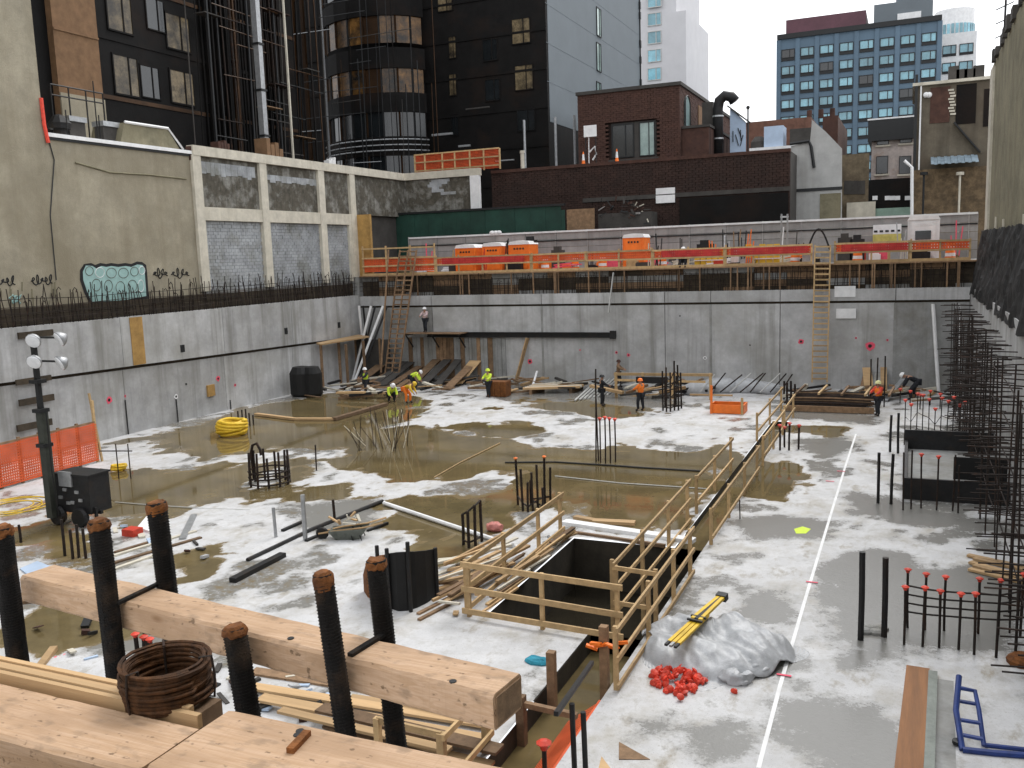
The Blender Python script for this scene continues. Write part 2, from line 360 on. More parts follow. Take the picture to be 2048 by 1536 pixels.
DAMP = [
 [(1655,1135),(1740,1110),(1800,1108),(1860,1140),(1930,1130),(2048,1150),(2048,1320),(1880,1300),(1790,1330),(1700,1330),(1640,1260)],
 [(1575,1400),(1660,1375),(1700,1420),(1790,1440),(1830,1500),(1820,1536),(1640,1536),(1600,1480)],
 [(1370,1445),(1450,1455),(1470,1500),(1400,1520),(1360,1500)], [(1480,1185),(1560,1175),(1600,1210),(1560,1260),(1470,1235)],
 [(1280,1150),(1400,1160),(1450,1190),(1330,1190)], [(1420,1040),(1560,1030),(1700,1045),(1660,1075),(1500,1080)],
 [(1700,985),(1850,1010),(2048,1050),(2048,1085),(1820,1050),(1690,1030)], [(1260,1440),(1400,1445),(1420,1470),(1280,1470)],
 [(230,1200),(330,1230),(420,1330),(300,1340),(210,1290)], [(560,1010),(760,1000),(740,1060),(640,1080)],
 [(1560,800),(1750,815),(1740,850),(1560,835)], [(1000,760),(1240,770),(1400,815),(1180,815),(1000,800)],
 [(1590,880),(1700,870),(1720,900),(1640,930)], [(1490,1290),(1570,1300),(1620,1340),(1540,1360)],
]
def build_slab():
    xs = sorted(set(np.round(np.concatenate([np.arange(-36.6, 3.2, .17), [3.2, -9.0, -6.35, -5.95, -5.15]]), 4)))
    ys = sorted(set(np.round(np.concatenate([np.arange(2.8, 56, .17), [56.0, 9.0, 18.35, 24.7, 45.0]]), 4)))
    X, Y = np.meshgrid(np.array(xs), np.array(ys)); nx, ny = len(xs), len(ys)
    def fnoise(s, seed):
        out = np.zeros(X.shape); fl = out.ravel(); xf = X.ravel(); yf = Y.ravel()
        for i in range(len(fl)): fl[i] = mnoise.fractal(Vector((xf[i]*s, yf[i]*s*.8, seed)), 1.0, 2.0, 4)
        return out
    n1 = fnoise(.30, 3.1); n2 = fnoise(1.1, 8.7)
    def sdist(polys):
        best = np.full(X.shape, 9.0)
        for pl in polys:
            w = [G(*q) for q in pl]; n = len(w); d = np.full(X.shape, 1e9); ins = np.zeros(X.shape, bool)
            for i in range(n):
                ax, ay = w[i].x, w[i].y; bx, by = w[(i+1) % n].x, w[(i+1) % n].y
                ex, ey = bx-ax, by-ay; t = np.clip(((X-ax)*ex+(Y-ay)*ey)/(ex*ex+ey*ey+1e-9), 0, 1)
                d = np.minimum(d, np.hypot(X-ax-t*ex, Y-ay-t*ey))
                cr = ((ay > Y) != (by > Y)) & (X < (bx-ax)*(Y-ay)/(by-ay+1e-12)+ax); ins ^= cr
            best = np.minimum(best, np.where(ins, -d, d))
        return best
    sw = sdist(WATER)+n1*1.6+n2*.95-.05; sp = sdist(DAMP)+n1*.8+n2*.4
    Z = np.clip(sw*.03, -.03, .03)+n2*.002
    silt = np.clip(1-(sw-.02)/.55, 0, 1)**1.5*.9
    silt = np.clip(silt+np.clip(n1*.9-.05+.5*n2, 0, .6)*np.where(X < -9, .8, .3), 0, 1)
    damp = np.clip(.5-sp/1.1, 0, 1)**.8*.85
    damp = np.maximum(damp, np.clip((n1+.8*n2-.05)*1.1, 0, .65))
    def inside(r, x, y): return r[0]-1e-4 < x < r[2]+1e-4 and r[1]-1e-4 < y < r[3]+1e-4
    faces = []; wf = []
    for j in range(ny-1):
        for i in range(nx-1):
            cx, cy = (xs[i]+xs[i+1])/2, (ys[j]+ys[j+1])/2
            if cx > -10 and cx < -5 and (inside(PIT, cx, cy) or inside(NEARTR, cx, cy) or inside(FARTR, cx, cy)): continue
            q = (j*nx+i, j*nx+i+1, (j+1)*nx+i+1, (j+1)*nx+i); faces.append(q)
            if min(Z[j, i], Z[j, i+1], Z[j+1, i+1], Z[j+1, i]) < 0: wf.append(q)
    co = np.stack([X.ravel(), Y.ravel(), Z.ravel()], 1)
    me = bpy.data.meshes.new('floor'); me.from_pydata(co.tolist(), [], faces); me.materials.append(floor_m)
    for nm, arr in (('silt', silt), ('damp', damp)):
        a = me.attributes.new(nm, 'FLOAT', 'POINT'); a.data.foreach_set('value', arr.ravel().astype(np.float32))
    me.polygons.foreach_set('use_smooth', [True]*len(faces))
    o = bpy.data.objects.new('floor', me); C.objects.link(o); struct(o)
    used = sorted({i for q in wf for i in q}); mp = {v: k for k, v in enumerate(used)}
    me = bpy.data.meshes.new('puddle_water'); me.from_pydata([(co[i][0], co[i][1], 0) for i in used], [], [tuple(mp[i] for i in q) for q in wf]); me.materials.append(water)
    o = bpy.data.objects.new('puddle_water', me); C.objects.link(o); struct(o)
build_slab()
# pit and trenches under the slab
def shaft(name, r, zb, mat_, wmat, wz, skip=()):
    m = MB(); x0, y0, x1, y1 = r; z1 = -.012
    if 'n' not in skip: m.add([(x0,y0,zb),(x1,y0,zb),(x1,y0,z1),(x0,y0,z1)], [(3,2,1,0)])
    if 'f' not in skip: m.add([(x0,y1,zb),(x1,y1,zb),(x1,y1,z1),(x0,y1,z1)], [(0,1,2,3)])
    if 'l' not in skip: m.add([(x0,y0,zb),(x0,y1,zb),(x0,y1,z1),(x0,y0,z1)], [(0,1,2,3)])
    if 'r' not in skip: m.add([(x1,y0,zb),(x1,y1,zb),(x1,y1,z1),(x1,y0,z1)], [(3,2,1,0)])
    m.add([(x0,y0,zb),(x1,y0,zb),(x1,y1,zb),(x0,y1,zb)], [(0,1,2,3)])
    struct(m.build(name, mat_))
    w = MB().add([(x0,y0,wz),(x1,y0,wz),(x1,y1,wz),(x0,y1,wz)], [(0,1,2,3)])
    struct(w.build(name+'_water', wmat))
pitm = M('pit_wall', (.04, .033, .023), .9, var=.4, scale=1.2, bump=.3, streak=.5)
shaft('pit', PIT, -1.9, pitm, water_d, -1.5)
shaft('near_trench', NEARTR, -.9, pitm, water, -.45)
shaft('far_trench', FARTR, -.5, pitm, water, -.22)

# ------------------------------------------------------------------ foundation walls
dowel_me = MB().path([(0, 0, 0), (.01, 0, .5), (.0, .01, 1.0), (.02, 0, 1.35)], .017, 5).mesh('dowel', rebar)
hook_me = MB().path([(0, 0, 0), (0, 0, .9), (.02, 0, 1.15), (.10, 0, 1.24), (.17, 0, 1.15)], .017, 5).mesh('dowel_hook', rebar)
def spray(parent, plane, px, py, r, pos, mat_=pink_p):
    """round paint mark with a dark tie hole in the middle"""
    p = P(px, py, **{plane: pos}); n = 12; m = MB(); h = MB()
    ax = (Vector((0, 1, 0)) if plane == 'x' else Vector((1, 0, 0))); nrm = Vector((1, 0, 0)) if plane == 'x' else Vector((0, -1, 0))
    p = p+nrm*.006
    ring = [p+ax*(r*U(.7, 1.15)*math.cos(k*2*math.pi/n))+Vector((0, 0, r*U(.7, 1.15)*math.sin(k*2*math.pi/n))) for k in range(n)]
    m.prism(ring, nrm*.004); o = m.build('paint_mark', mat_, parent)
    ring = [p+nrm*.006+ax*(r*.42*math.cos(k*2*math.pi/8))+Vector((0, 0, r*.42*math.sin(k*2*math.pi/8))) for k in range(8)]
    h.prism(ring, nrm*.004); h.build('tie_hole', frame_d, o)

lw = thing('foundation_wall', 'long pale concrete basement wall along the left side of the pit with a dark ledge', 'wall', (XL-.3, 30, 0))
YS = [2.2, 9, 15, 20.5, 26.0, P(245, 700, x=XL).y, P(448, 680, x=XL).y, P(585, 660, x=XL).y, YB-.02]
def ledge(y): return 3.62-(y-28.3)*.0205
for a, b in zip(YS, YS[1:]):
    a2, b2 = a+.012, b-.012
    m = MB(); z0a, z0b = ledge(a), ledge(b)
    m.add([(XL-.5,a2,z0a),(XL,a2,z0a),(XL,b2,z0b),(XL-.5,b2,z0b),(XL-.5,a2,6.0),(XL,a2,6.0),(XL,b2,5.98),(XL-.5,b2,5.98)],
          [(0,3,2,1),(4,5,6,7),(0,1,5,4),(1,2,6,5),(2,3,7,6),(3,0,4,7)])
    m.build('upper_panel', conc, lw)
    m = MB(); m.add([(XL-.5,a2,-.1),(XL-.14,a2,-.1),(XL-.14,b2,-.1),(XL-.5,b2,-.1),(XL-.5,a2,z0a-.16),(XL-.14,a2,z0a-.16),(XL-.14,b2,z0b-.16),(XL-.5,b2,z0b-.16)],
          [(0,3,2,1),(4,5,6,7),(0,1,5,4),(1,2,6,5),(2,3,7,6),(3,0,4,7)])
    m.build('lower_panel', conc if b < 36 else conc, lw)
m = MB(); m.add([(XL-.5,2.2,0),(XL-.22,2.2,0),(XL-.22,YB,0),(XL-.5,YB,0),(XL-.5,2.2,5.9),(XL-.22,2.2,5.9),(XL-.22,YB,5.9),(XL-.5,YB,5.9)], [(0,3,2,1),(4,5,6,7),(0,1,5,4),(1,2,6,5),(2,3,7,6),(3,0,4,7)])
m.build('wall_core', earth, lw)
# stuck form board and dark recess on the upper lift
a = P(263, 690, x=XL).y; b = P(288, 690, x=XL).y
MB().box((XL+.003, a, ledge(a)+.02), (XL+.035, b, 5.95)).build('form_board', ochre, lw)
for px, py in ((365, 697), (572, 662), (678, 650)):
    p = P(px, py, x=XL); MB().box((XL+.002, p.y-.16, p.z-.2), (XL+.012, p.y+.16, p.z+.2)).build('tie_pocket', frame_d, lw)
for px, py, s in ((70, 668, .28), (66, 760, .25), (72, 800, .3), (68, 850, .3)):
    p = P(px, py, x=XL); MB().box((XL+.002, p.y-.9, p.z-s*.5), (XL+.10, p.y+.9, p.z+s*.5)).build('recess_box', earth, lw)  # dark boxes set proud where the wall is recessed
for px, py, r, mt in ((218, 800, .2, pink_p), (352, 793, .16, white_p), (436, 757, .16, pink_p), (250, 792, .07, pink_p), (470, 770, .1, pink_p), (372, 768, .08, frame_d)):
    spray(lw, 'x', px, py, r, XL-.14, mt)
p = P(420, 780, x=XL-.14); MB().box((XL-.137, p.y-.28, p.z-.35), (XL-.02, p.y+.28, p.z+.3)).build('form_block', ochre, lw)
for px, y0, y1 in ((250, 800, 868), (352, 798, 842), (460, 800, 828)):
    a = P(px, y0, x=XL-.12); MB().tube((XL-.1, a.y, 0), (XL-.11, a.y, a.z), .03, 6).build('stub_pipe', steel_b, lw)
y = 21.0
while y < 55.6:
    h = U(.85, 1.45); inst(dowel_me if random.random() < .8 else hook_me, 'dowel', lw, (XL-.25+U(-.15, .15), y, 5.95), (U(-.1, .1), U(-.12, .12), U(0, 6)), (1.25, 1.25, h)); y += U(.07, .22)
for z in (6.3, 6.6, 6.9, 7.2): MB().path([(XL-.2+U(-.05,.05), 20+k*3, z+U(-.06, .06)) for k in range(13)], .016, 5).build('tie_bar', rebar, lw)
# boards holding the earth behind the wall
lag = thing('lagging_wall', 'dark timber lagging above the left basement wall under the beige building', 'wall', (-36.9, 30, 5.9))
MB().box((-37.1, 2.2, 5.5), (-36.935, 56.3, 6.75)).build('backing', earth, lag)
yy = 2.2
while yy < 56:
    L_ = U(1.6, 2.4)
    for k in range(3): MB().box((-36.93+U(0, .05), yy, 5.7+k*.38), (-36.88+U(0, .05), min(56.3, yy+L_-.02), 6.06+k*.38)).build('lagging_board', earth, lag)
    yy += L_

bw = thing('foundation_wall', 'pale concrete basement wall closing the far end of the pit', 'wall', (-16, YB+.25, 0))
XS = [XL, P(865, 640, y=YB).x, P(1085, 660, y=YB).x, P(1330, 660, y=YB).x, P(1422, 660, y=YB).x, P(1560, 660, y=YB).x, P(1790, 660, y=YB).x, XR]
for i, (a, b) in enumerate(zip(XS, XS[1:])):
    MB().box((a+.02, YB, -.1), (b-.02, YB+.5, 5.06)).build('wall_panel', conc_d if i in (0, 6) else conc, bw)
    MB().box((a+.02, YB-.06, 5.2), (b-.02, YB+.5, 5.87)).build('cap_panel', conc, bw)
MB().box((XL, YB+.12, 0), (XR, YB+.5, 5.8)).build('wall_core', earth, bw); MB().box((-37.6, YB+.02, 0), (XL-.02, 57.2, 7.28)).build('corner_pier', conc_d, bw)
for px in (1085, 1422, 1790): 
    x = P(px, 660, y=YB).x; MB().box((x-.09, YB-.02, .3), (x+.06, YB+.1, 5.05)).build('joint_post', conc_d, bw)
for px, py, r, mt in ((1602, 683, .18, pink_p), (1740, 692, .26, pink_p), (1410, 716, .12, white_p), (1257, 710, .12, pink_p), (1060, 723, .2, pink_p), (855, 690, .2, pink_p), (1712, 676, .07, pink_p), (1775, 680, .07, pink_p), (1233, 705, .1, pink_p), (1160, 700, .06, pink_p), (870, 718, .08, frame_d), (1500, 690, .05, frame_d), (1360, 632, .05, frame_d)):
    spray(bw, 'y', px, py, r, YB, mt)
for px, py, w, h in ((1690, 583, 40, 22), (1692, 627, 38, 20)):
    p = P(px, py, y=YB-.07); MB().box((p.x-w/70, YB-.09, p.z-h/70), (p.x+w/70, YB-.067, p.z+h/70)).build('notice', white_p, bw)
# steel wale left on the wall, form boards under it
a, b = P(855, 690, y=YB-.2), P(1228, 675, y=YB-.2)
wl = thing('wale_beam', 'dark steel beam held along the far wall at mid height', 'beam', (a.x, YB-.2, a.z))
MB().box((a.x, YB-.26, 3.28), (b.x, YB-.02, 3.34)).build('flange', steel_b, wl); MB().box((a.x, YB-.26, 3.0), (b.x, YB-.02, 3.06)).build('flange', steel_b, wl)
MB().box((a.x, YB-.16, 3.06), (b.x, YB-.12, 3.28)).build('web', steel_b, wl); MB().box((b.x-.25, YB-.32, 2.95), (b.x+.1, YB-.03, 3.45)).build('end_bracket', steel_b, wl)
fb = thing('wall_formwork', 'dark wet form boards standing against the far wall beneath the steel beam', 'formwork', (P(900, 740, y=YB).x, YB-.1, 0))
x = P(820, 740, y=YB).x
while x < P(1010, 740, y=YB).x: w = U(.25, .4); MB().box((x, YB-.09+U(0, .03), .02), (x+w-.02, YB-.02, 2.95)).build('form_board', wood_o if random.random() < .5 else conc_d, fb); x += w
x = XL+.6
while x < XR-.2:
    h = U(.75, 1.15); inst(dowel_me if random.random() < .8 else hook_me, 'dowel', bw, (x, YB+.2+U(-.15, .12), 5.82), (U(-.07, .07), U(-.07, .07), U(0, 6)), (1.2, 1.2, h)); x += U(.08, .26)
for z in (6.25, 6.6, 6.95): MB().path([(XL+k*3.28, YB+.15+U(-.05, .05), z+U(-.05, .05)) for k in range(13)], .016, 5).build('tie_bar', rebar, bw)
lag2 = thing('lagging_wall', 'dark timber lagging behind the bars on top of the far wall', 'wall', (-16, 56.45, 5.8))
MB().box((XL-.6, 56.5, 5.5), (XR+.6, 56.6, 7.25)).build('backing', earth, lag2)
x = XL-.5
while x < XR:
    w = U(1.8, 2.6)
    for k in range(4): MB().box((x, 56.42+U(0, .04), 5.7+k*.4), (min(XR+.5, x+w-.02), 56.5, 6.08+k*.4)).build('lagging_board', random.choice([wood_o, earth, earth, conc_d, wood_o]), lag2)
    x += w
MB().box((XL, 56.0, 7.24), (XR+.4, 56.9, 7.32))
tag(MB().box((XL, 56.0, 7.26), (XR+.4, 56.95, 7.34)).build('edge_platform', wood_o), 'long plank walkway along the top of the far wall under the orange rails', 'walkway')

rw = thing('foundation_wall', 'pale concrete basement wall on the right side behind the rebar', 'wall', (XR+.25, 30, 0))
for a, b in ((2.2, 10), (10, 18), (18, 26), (26, 34), (34, 42), (42, 50), (50, YB+.5)):
    MB().box((XR+.01, a+.015, -.1), (XR+.5, b-.015, 5.9)).build('wall_panel', conc, rw)
rm = thing('rebar_mat', 'dense dark rebar standing and sticking out along the right wall', 'rebar', (2.4, 36, 0))
rod = MB().tube((0, 0, 0), (0, 0, 1), .022, 5).mesh('vertical_bar', rebar)
hrod = MB().path([(0, 0, 0), (-.5, 0, .01), (-1, 0, -.01)], .02, 5).mesh('horizontal_bar', rebar)
yy = 18.2; k = 0
while yy < 54.5:
    d = yy/30.0; xx = 2.25+U(-.1, .1)
    inst(rod, 'vertical_bar', rm, (xx, yy, 0), (U(-.02, .02), U(-.02, .02), 0), (1, 1, U(4.6, 5.6)))
    nz = 11 if yy > 26 else 8
    for j in range(nz):
        z = .35+j*.46+U(-.08, .08)
        if yy < 23 and z > 2.6: continue
        inst(hrod, 'horizontal_bar', rm, (XR+.1, yy+U(-.3, .3), z), (U(-.03, .03), U(-.05, .05), U(-.06, .06)), (U(.9, 1.75), 1, 1))
    yy += U(.55, 1.5); k += 1
for z in (.9, 1.9, 2.9, 3.9, 4.8):
    MB().path([(2.35+U(-.05, .05), 19+j*3.5, z+U(-.06, .06)) for j in range(11)], .018, 5).build('long_bar', rebar, rm)
nw = tag(MB().box((-36.9, 1.9, -.1), (3.7, 2.85, 5.9)).build('foundation_wall', conc_d), 'near basement wall below the heavy timbers', 'wall')
# black waterproofing draped over the right rim
tarp = MB(); nY, nZ = 170, 20
tv = []
for i in range(nY+1):
    y = 4+i*(56.4-4)/nY
    for j in range(nZ+1):
        t = j/nZ; z = 5.6+t*3.3+.04*math.sin(i*1.3+j); xx = XR-.05+.16*mnoise.noise(Vector((y*.6, z*.9, 3)))+.06*mnoise.noise(Vector((y*2.1, z*2.6, 5)))+t*.5+.02*U(-1, 1)
        tv.append((xx, y, z-.04*(1-t)*abs(math.sin(i*.7))))
tarp.add(tv, [(i*(nZ+1)+j, i*(nZ+1)+j+1, (i+1)*(nZ+1)+j+1, (i+1)*(nZ+1)+j) for i in range(nY) for j in range(nZ)])
o = tarp.build('waterproofing_sheet', blackp, smooth=False); tag(o, 'black sheeting draped over the right rim under the olive wall', 'tarp')
sm = o.modifiers.new('thick', 'SOLIDIFY'); sm.thickness = .02

# ------------------------------------------------------------------ left building: stucco wing, low wing, concrete frame wing
XB = -36.9
def py_(px, py, X=XB): return P(px, py, x=X)
sb = thing('stucco_building', 'tall beige stucco building with a lower wing and graffiti, over the left wall', 'building', (-45, 30, 7.3))
y1 = py_(88, 262).y; ye = py_(380, 298).y
MB().box((-62, -30, 5.4), (XB, y1, 26)).build('wall', stucco, sb)
MB().box((-43, y1+.0, 5.4), (XB-.01, ye, 14.62)).build('wall', stucco, sb)
MB().box((-43, y1+.02, 14.62), (XB+.12, ye, 14.80)).build('coping', white_p, sb)
MB().box((-43, y1+.02, 14.50), (XB+.06, ye, 14.62)).build('flashing', frame_d, sb)
for pts in ([(83, 240), (92, 262), (108, 320), (100, 430), (112, 560)],):
    pp = [py_(*q)+Vector((.02, 0, 0)) for q in pts]
    MB().path(pp, .03, 4).build('crack', frame_d, sb)
MB().path([py_(150, 325)+Vector((.01,0,0)), py_(220, 345)+Vector((.01,0,0)), py_(300, 350)+Vector((.01,0,0)), py_(372, 358)+Vector((.01,0,0))], .05, 4).build('patch_ridge', stucco_r, sb)
q = py_(86, 250); MB().path([(XB+.05, q.y, q.z+1.2), (XB+.08, q.y, q.z), (XB+.1, q.y+.1, q.z-.8)], .09, 6).build('red_flashing', red_p, sb)
MB().box((XB-.2, ye-.12, 14.3), (XB+.1, ye+.12, 15.05)).build('corner_cap', brick, sb)
# roof clutter on the lower wing
rb = thing('roof_bulkhead', 'low rendered roof bulkhead with a sloping end on the lower wing', 'bulkhead', (-38.6, 36, 14.8))
a, b, c_, d_ = [P(*q, x=-37.6) for q in ((248, 245), (335, 258), (362, 292), (240, 278))]
MB().prism([(-37.6, d_.y, 14.8), (-37.6, c_.y, 14.8), (-37.6, b.y, b.z), (-37.6, a.y, a.z)], (-2.2, 0, 0)).build('wall', stucco_r, rb)
MB().path([(-37.55, a.y, a.z+.03), (-37.55, b.y, b.z+.03), (-37.55, c_.y+.1, 14.95)], .07, 4).build('edge_trim', white_p, rb)
for px0, px1, t in ((138, 172, 'pale'), (205, 245, 'grey')):
    a, b = P(px0, 245, x=-38), P(px1, 268, x=-38)
    o = thing('roof_unit', t+' metal ventilation box on the lower roof beside the brick chimney' if t == 'pale' else 'grey metal ventilation box on the lower roof next to the bulkhead', 'roof unit', (-38.3, (a.y+b.y)/2, 14.8))
    MB().box((-38.6, a.y, 14.8), (-38, b.y, 15.7)).build('casing', tar, o); MB().box((-38.7, a.y-.05, 15.7), (-37.9, b.y+.05, 15.95)).build('lid', grey_m, o)
p = P(118, 240, x=-38)
o = thing('roof_fan', 'black mushroom fan on the lower roof by the tall stucco wall', 'roof fan', (-38, p.y, 14.8))
MB().lathe([(.3, 14.8), (.3, 15.3)], (-38, p.y, 0), 10).build('stem', steel_b, o); MB().lathe([(.5, 15.25), (.55, 15.5), (.3, 15.85), (.05, 15.95)], (-38, p.y, 0), 10).build('hood', steel_b, o)
for px in (135, 160, 195, 200):
    p = P(px, 262, x=XB-.1)
    if px != 160: tag(MB().tube((XB-.1, p.y, 14.8), (XB-.1, p.y, 16.0+(1.6 if px == 195 else 0)), .03, 5).build('roof_post', steel_b), 'thin roof post %s on the lower wing edge' % {135: 'closest to the fan', 195: 'tall and dark', 200: 'beside the tall dark post'}[px], 'post')
ra = P(100, 168, x=-39); rb_ = P(205, 188, x=-39)
o = thing('roof_railing', 'black pipe railing on the lower roof in front of the tan brick', 'railing', (-39, ra.y, 14.8))
for dz in (0, .5): MB().tube((-39, ra.y, ra.z-dz), (-39, rb_.y, ra.z-dz), .04, 5).build('rail', steel_b, o)
for t in (0, .33, .66, 1): yy = ra.y+(rb_.y-ra.y)*t; MB().tube((-39, yy, 14.8), (-39, yy, ra.z), .04, 5).build('post', steel_b, o)
# graffiti: bubble piece with dark outline, small tags
gz = XB+.012
def gp(px, py, off=0.0): q = py_(px, py); return Vector((XB+.006+off, q.y, q.z))
out = [(178,605),(168,585),(160,560),(160,540),(168,528),(182,526),(190,530),(200,526),(212,528),(222,526),(236,528),(250,526),(262,528),(274,523),(284,524),(292,530),(294,545),(296,575),(297,592)]
gr = MB().prism([gp(*q) for q in out+[(297, 600), (178, 612)]], (.006, 0, 0)).build('graffiti', black_s, sb)
inn = [(183,604),(174,584),(166,560),(165,544),(171,531),(184,532),(192,537),(202,532),(212,534),(222,532),(236,534),(250,532),(262,534),(274,529),(284,530),(288,536),(289,550),(291,575),(292,592),(250,600)]
MB().prism([gp(*q, off=.012) for q in inn], (.006, 0, 0)).build('fill', mint, gr)
for cx, cy, rx, ry in ((178,542,8,9),(199,545,9,10),(222,546,10,10),(246,546,10,10),(268,543,8,9),(283,541,6,8),(192,570,9,12),(216,572,8,12),(240,575,9,12),(264,572,9,12),(281,572,6,12)):
    pts = [gp(cx+rx*math.cos(t), cy+ry*math.sin(t), .024) for t in [k*2*math.pi/14 for k in range(14)]]
    MB().path(pts, .016, 4, closed=True).build('outline', white_p if (cx % 2) else block_d, gr)
for x0, x1, yc, nm in ((0, 30, 562, 3), (62, 105, 560, 5), (306, 335, 546, 4), (342, 378, 546, 4)):
    t_ = MB(); n = 26
    n = nm*16; t_.path([gp(x0+(x1-x0)*(k/n)+4*math.sin(k*2*math.pi/16), yc+9*math.cos(k*2*math.pi/16+.4*math.sin(k*.21))*(.7+.5*math.sin(k*.13+nm)), .01) for k in range(n+1)], .028, 4)
    t_.build('graffiti_tag', black_s, sb)
p0 = gp(20, 595); t_ = MB(); t_.path([gp(20+20*k/12+6*math.sin(k*2.1), 598+9*math.sin(k*1.7), .01) for k in range(13)], .04, 4).build('graffiti_tag', mint, sb)
for k in range(26):
    py0 = U(560, 610); px0 = U(2, 110); MB().tube(gp(px0, py0), gp(px0+U(-1, 1), py0+U(14, 34)), U(.02, .05), 4).build('paint_drip', stucco_r, sb) if k < 12 else None
# concrete frame wing with block infill
fb_ = thing('frame_building', 'low building of pale concrete frames filled with blocks beside the stucco wing', 'building', (-45, 50, 7.3))
yE = 64.0; yL = 56.6
def zt(px, py): return py_(px, py).z
cols = [ye+.25, py_(520, 320).y, py_(637, 340).y, py_(699, 345).y, py_(832, 360).y]
ztop = 15.0
MB().box((XB-.25, ye, ztop-.42), (XB+.22, yE+.2, ztop+.12)).build('top_beam', conc_frame, fb_)
MB().box((XB-.25, ye, 11.0), (XB+.16, yL, 11.75)).build('middle_beam', conc_frame, fb_)
for i, y in enumerate(cols):
    z0 = 7.0 if i < 4 else 9.0
    MB().box((XB-.25, y-.33, z0), (XB+.19, y+.33, ztop-.42)).build('column', conc_frame, fb_)
MB().box((XB-.25, yL-.9, 7.0), (XB+.14, yL+.1, 11.0)).build('end_pier', conc_frame, fb_)
MB().box((XB-.2, yL+.1, 6.9), (XB+1.25, yL+.35, 11.72)).build('end_wall', ochre, fb_)
for i, (a, b) in enumerate(zip(cols, cols[1:])):
    MB().box((XB-.3, a+.33, 11.75), (XB-.02, b-.33, ztop-.42)).build('upper_infill', block_d, fb_)
    if i < 3:
        lo = MB(); z = 7.0; r_ = 0
        while z < 10.98:
            y = a+.33+(-.2 if r_ % 2 else 0)
            while y < b-.34:
                ya, yb2 = max(a+.33, y), min(b-.33, y+.39)
                if yb2-ya > .08: lo.box((XB-.25, ya+.008, z), (XB-.03+U(-.012, .012), yb2-.008, min(z+.187, 10.99)))
                y += .4
            z += .2; r_ += 1
        stuff(lo.build('whitewashed_blocks', block_w, fb_))
    # pale bricked patches in the upper bays
    if i in (0, 1):
        pb = MB(); y = a+.5
        while y < b-.6: w = U(.3, .6); pb.box((XB-.03, y, 13.6+U(-.12, .1)), (XB+.005, y+w-.02, 14.3 if i == 0 else 13.95)); y += w
        stuff(pb.build('pale_blocks', block_w, fb_))
XF = P(955, 350, y=yE).x
MB().box((XB, yE-.25, ztop-.42), (XF+.25, yE+.2, ztop+.12)).build('top_beam', conc_frame, fb_)
MB().box((XF-.55, yE-.26, 7.3), (XF+.2, yE+.1, ztop-.42)).build('column', white_p, fb_)
MB().box((XB+.2, yE-.02, 7.3), (XF-.5, yE+.2, ztop-.42)).build('upper_infill', block_d, fb_)
pb = MB()
for k in range(6): a = P(845+U(0, 55), 365+k*5, y=yE-.1); pb.box((a.x, yE-.05-.002*k, a.z), (a.x+U(.6, 1.6), yE-.02, a.z+.22))
stuff(pb.build('pale_blocks', block_w, fb_))
MB().box((-43, ye, 5.4), (XB-.3, yE, ztop-.2)).build('core', tar, fb_); MB().box((XB-.29, ye+.02, 5.4), (XB-.06, yL+.3, 6.98)).build('plinth', conc_d, fb_)
# small clutter along that roof
for px, py, s, mt, lb in ((540, 300, 1.0, brick_t, 'stack of rusty boards on the frame wing roof'), (660, 318, .5, white_p, 'small white box on the frame wing roof'), (440, 268, .6, brick, 'reddish bucket pile on the roof near the corner')):
    p = P(px, py, x=XB-.8); o = MB()
    for k in range(4): o.box((p.x-s*.5+U(-.1, .1), p.y-s*.8+k*s*.42, 14.9), (p.x+s*.4, p.y-s*.45+k*s*.42, 15.3+U(.2, 1)*s))
    tag(o.build('roof_clutter', mt), lb, 'clutter')

# ------------------------------------------------------------------ windows as parts
def window(parent, c, w, h, axis='y', side=-1, glass=glass_d, frame=frame_d, mull=1, dep=.1, spandrel=0):
    """frame ring with mullions standing proud of the wall, glass set back inside; axis = wall normal"""
    m = MB(); g = MB(); t = max(.05, w*.05); c = Vector(c)
    def bx(m_, u0, u1, z0, z1, d0, d1):
        if axis == 'y': m_.box((c.x+u0, c.y+side*d0, c.z+z0), (c.x+u1, c.y+side*d1, c.z+z1))
        else: m_.box((c.x+side*d0, c.y+u0, c.z+z0), (c.x+side*d1, c.y+u1, c.z+z1))
    bx(m, -w/2, -w/2+t, -h/2, h/2, 0, dep); bx(m, w/2-t, w/2, -h/2, h/2, 0, dep)
    bx(m, -w/2+t, w/2-t, -h/2, -h/2+t, 0, dep+.03); bx(m, -w/2+t, w/2-t, h/2-t, h/2, 0, dep)
    for k in range(mull): u = -w/2+w*(k+1)/(mull+1)+(w*.12 if mull == 1 else 0); bx(m, u-t*.5, u+t*.5, -h/2+t, h/2-t, 0, dep*.9)
    if spandrel: bx(m, -w/2, w/2, -h/2-spandrel, -h/2-.01, 0, dep*.8)
    o = m.build('window', frame, parent)
    bx(g, -w/2+t, w/2-t, -h/2+t, h/2-t, .01, .03); g.build('pane', glass, o)
    return o

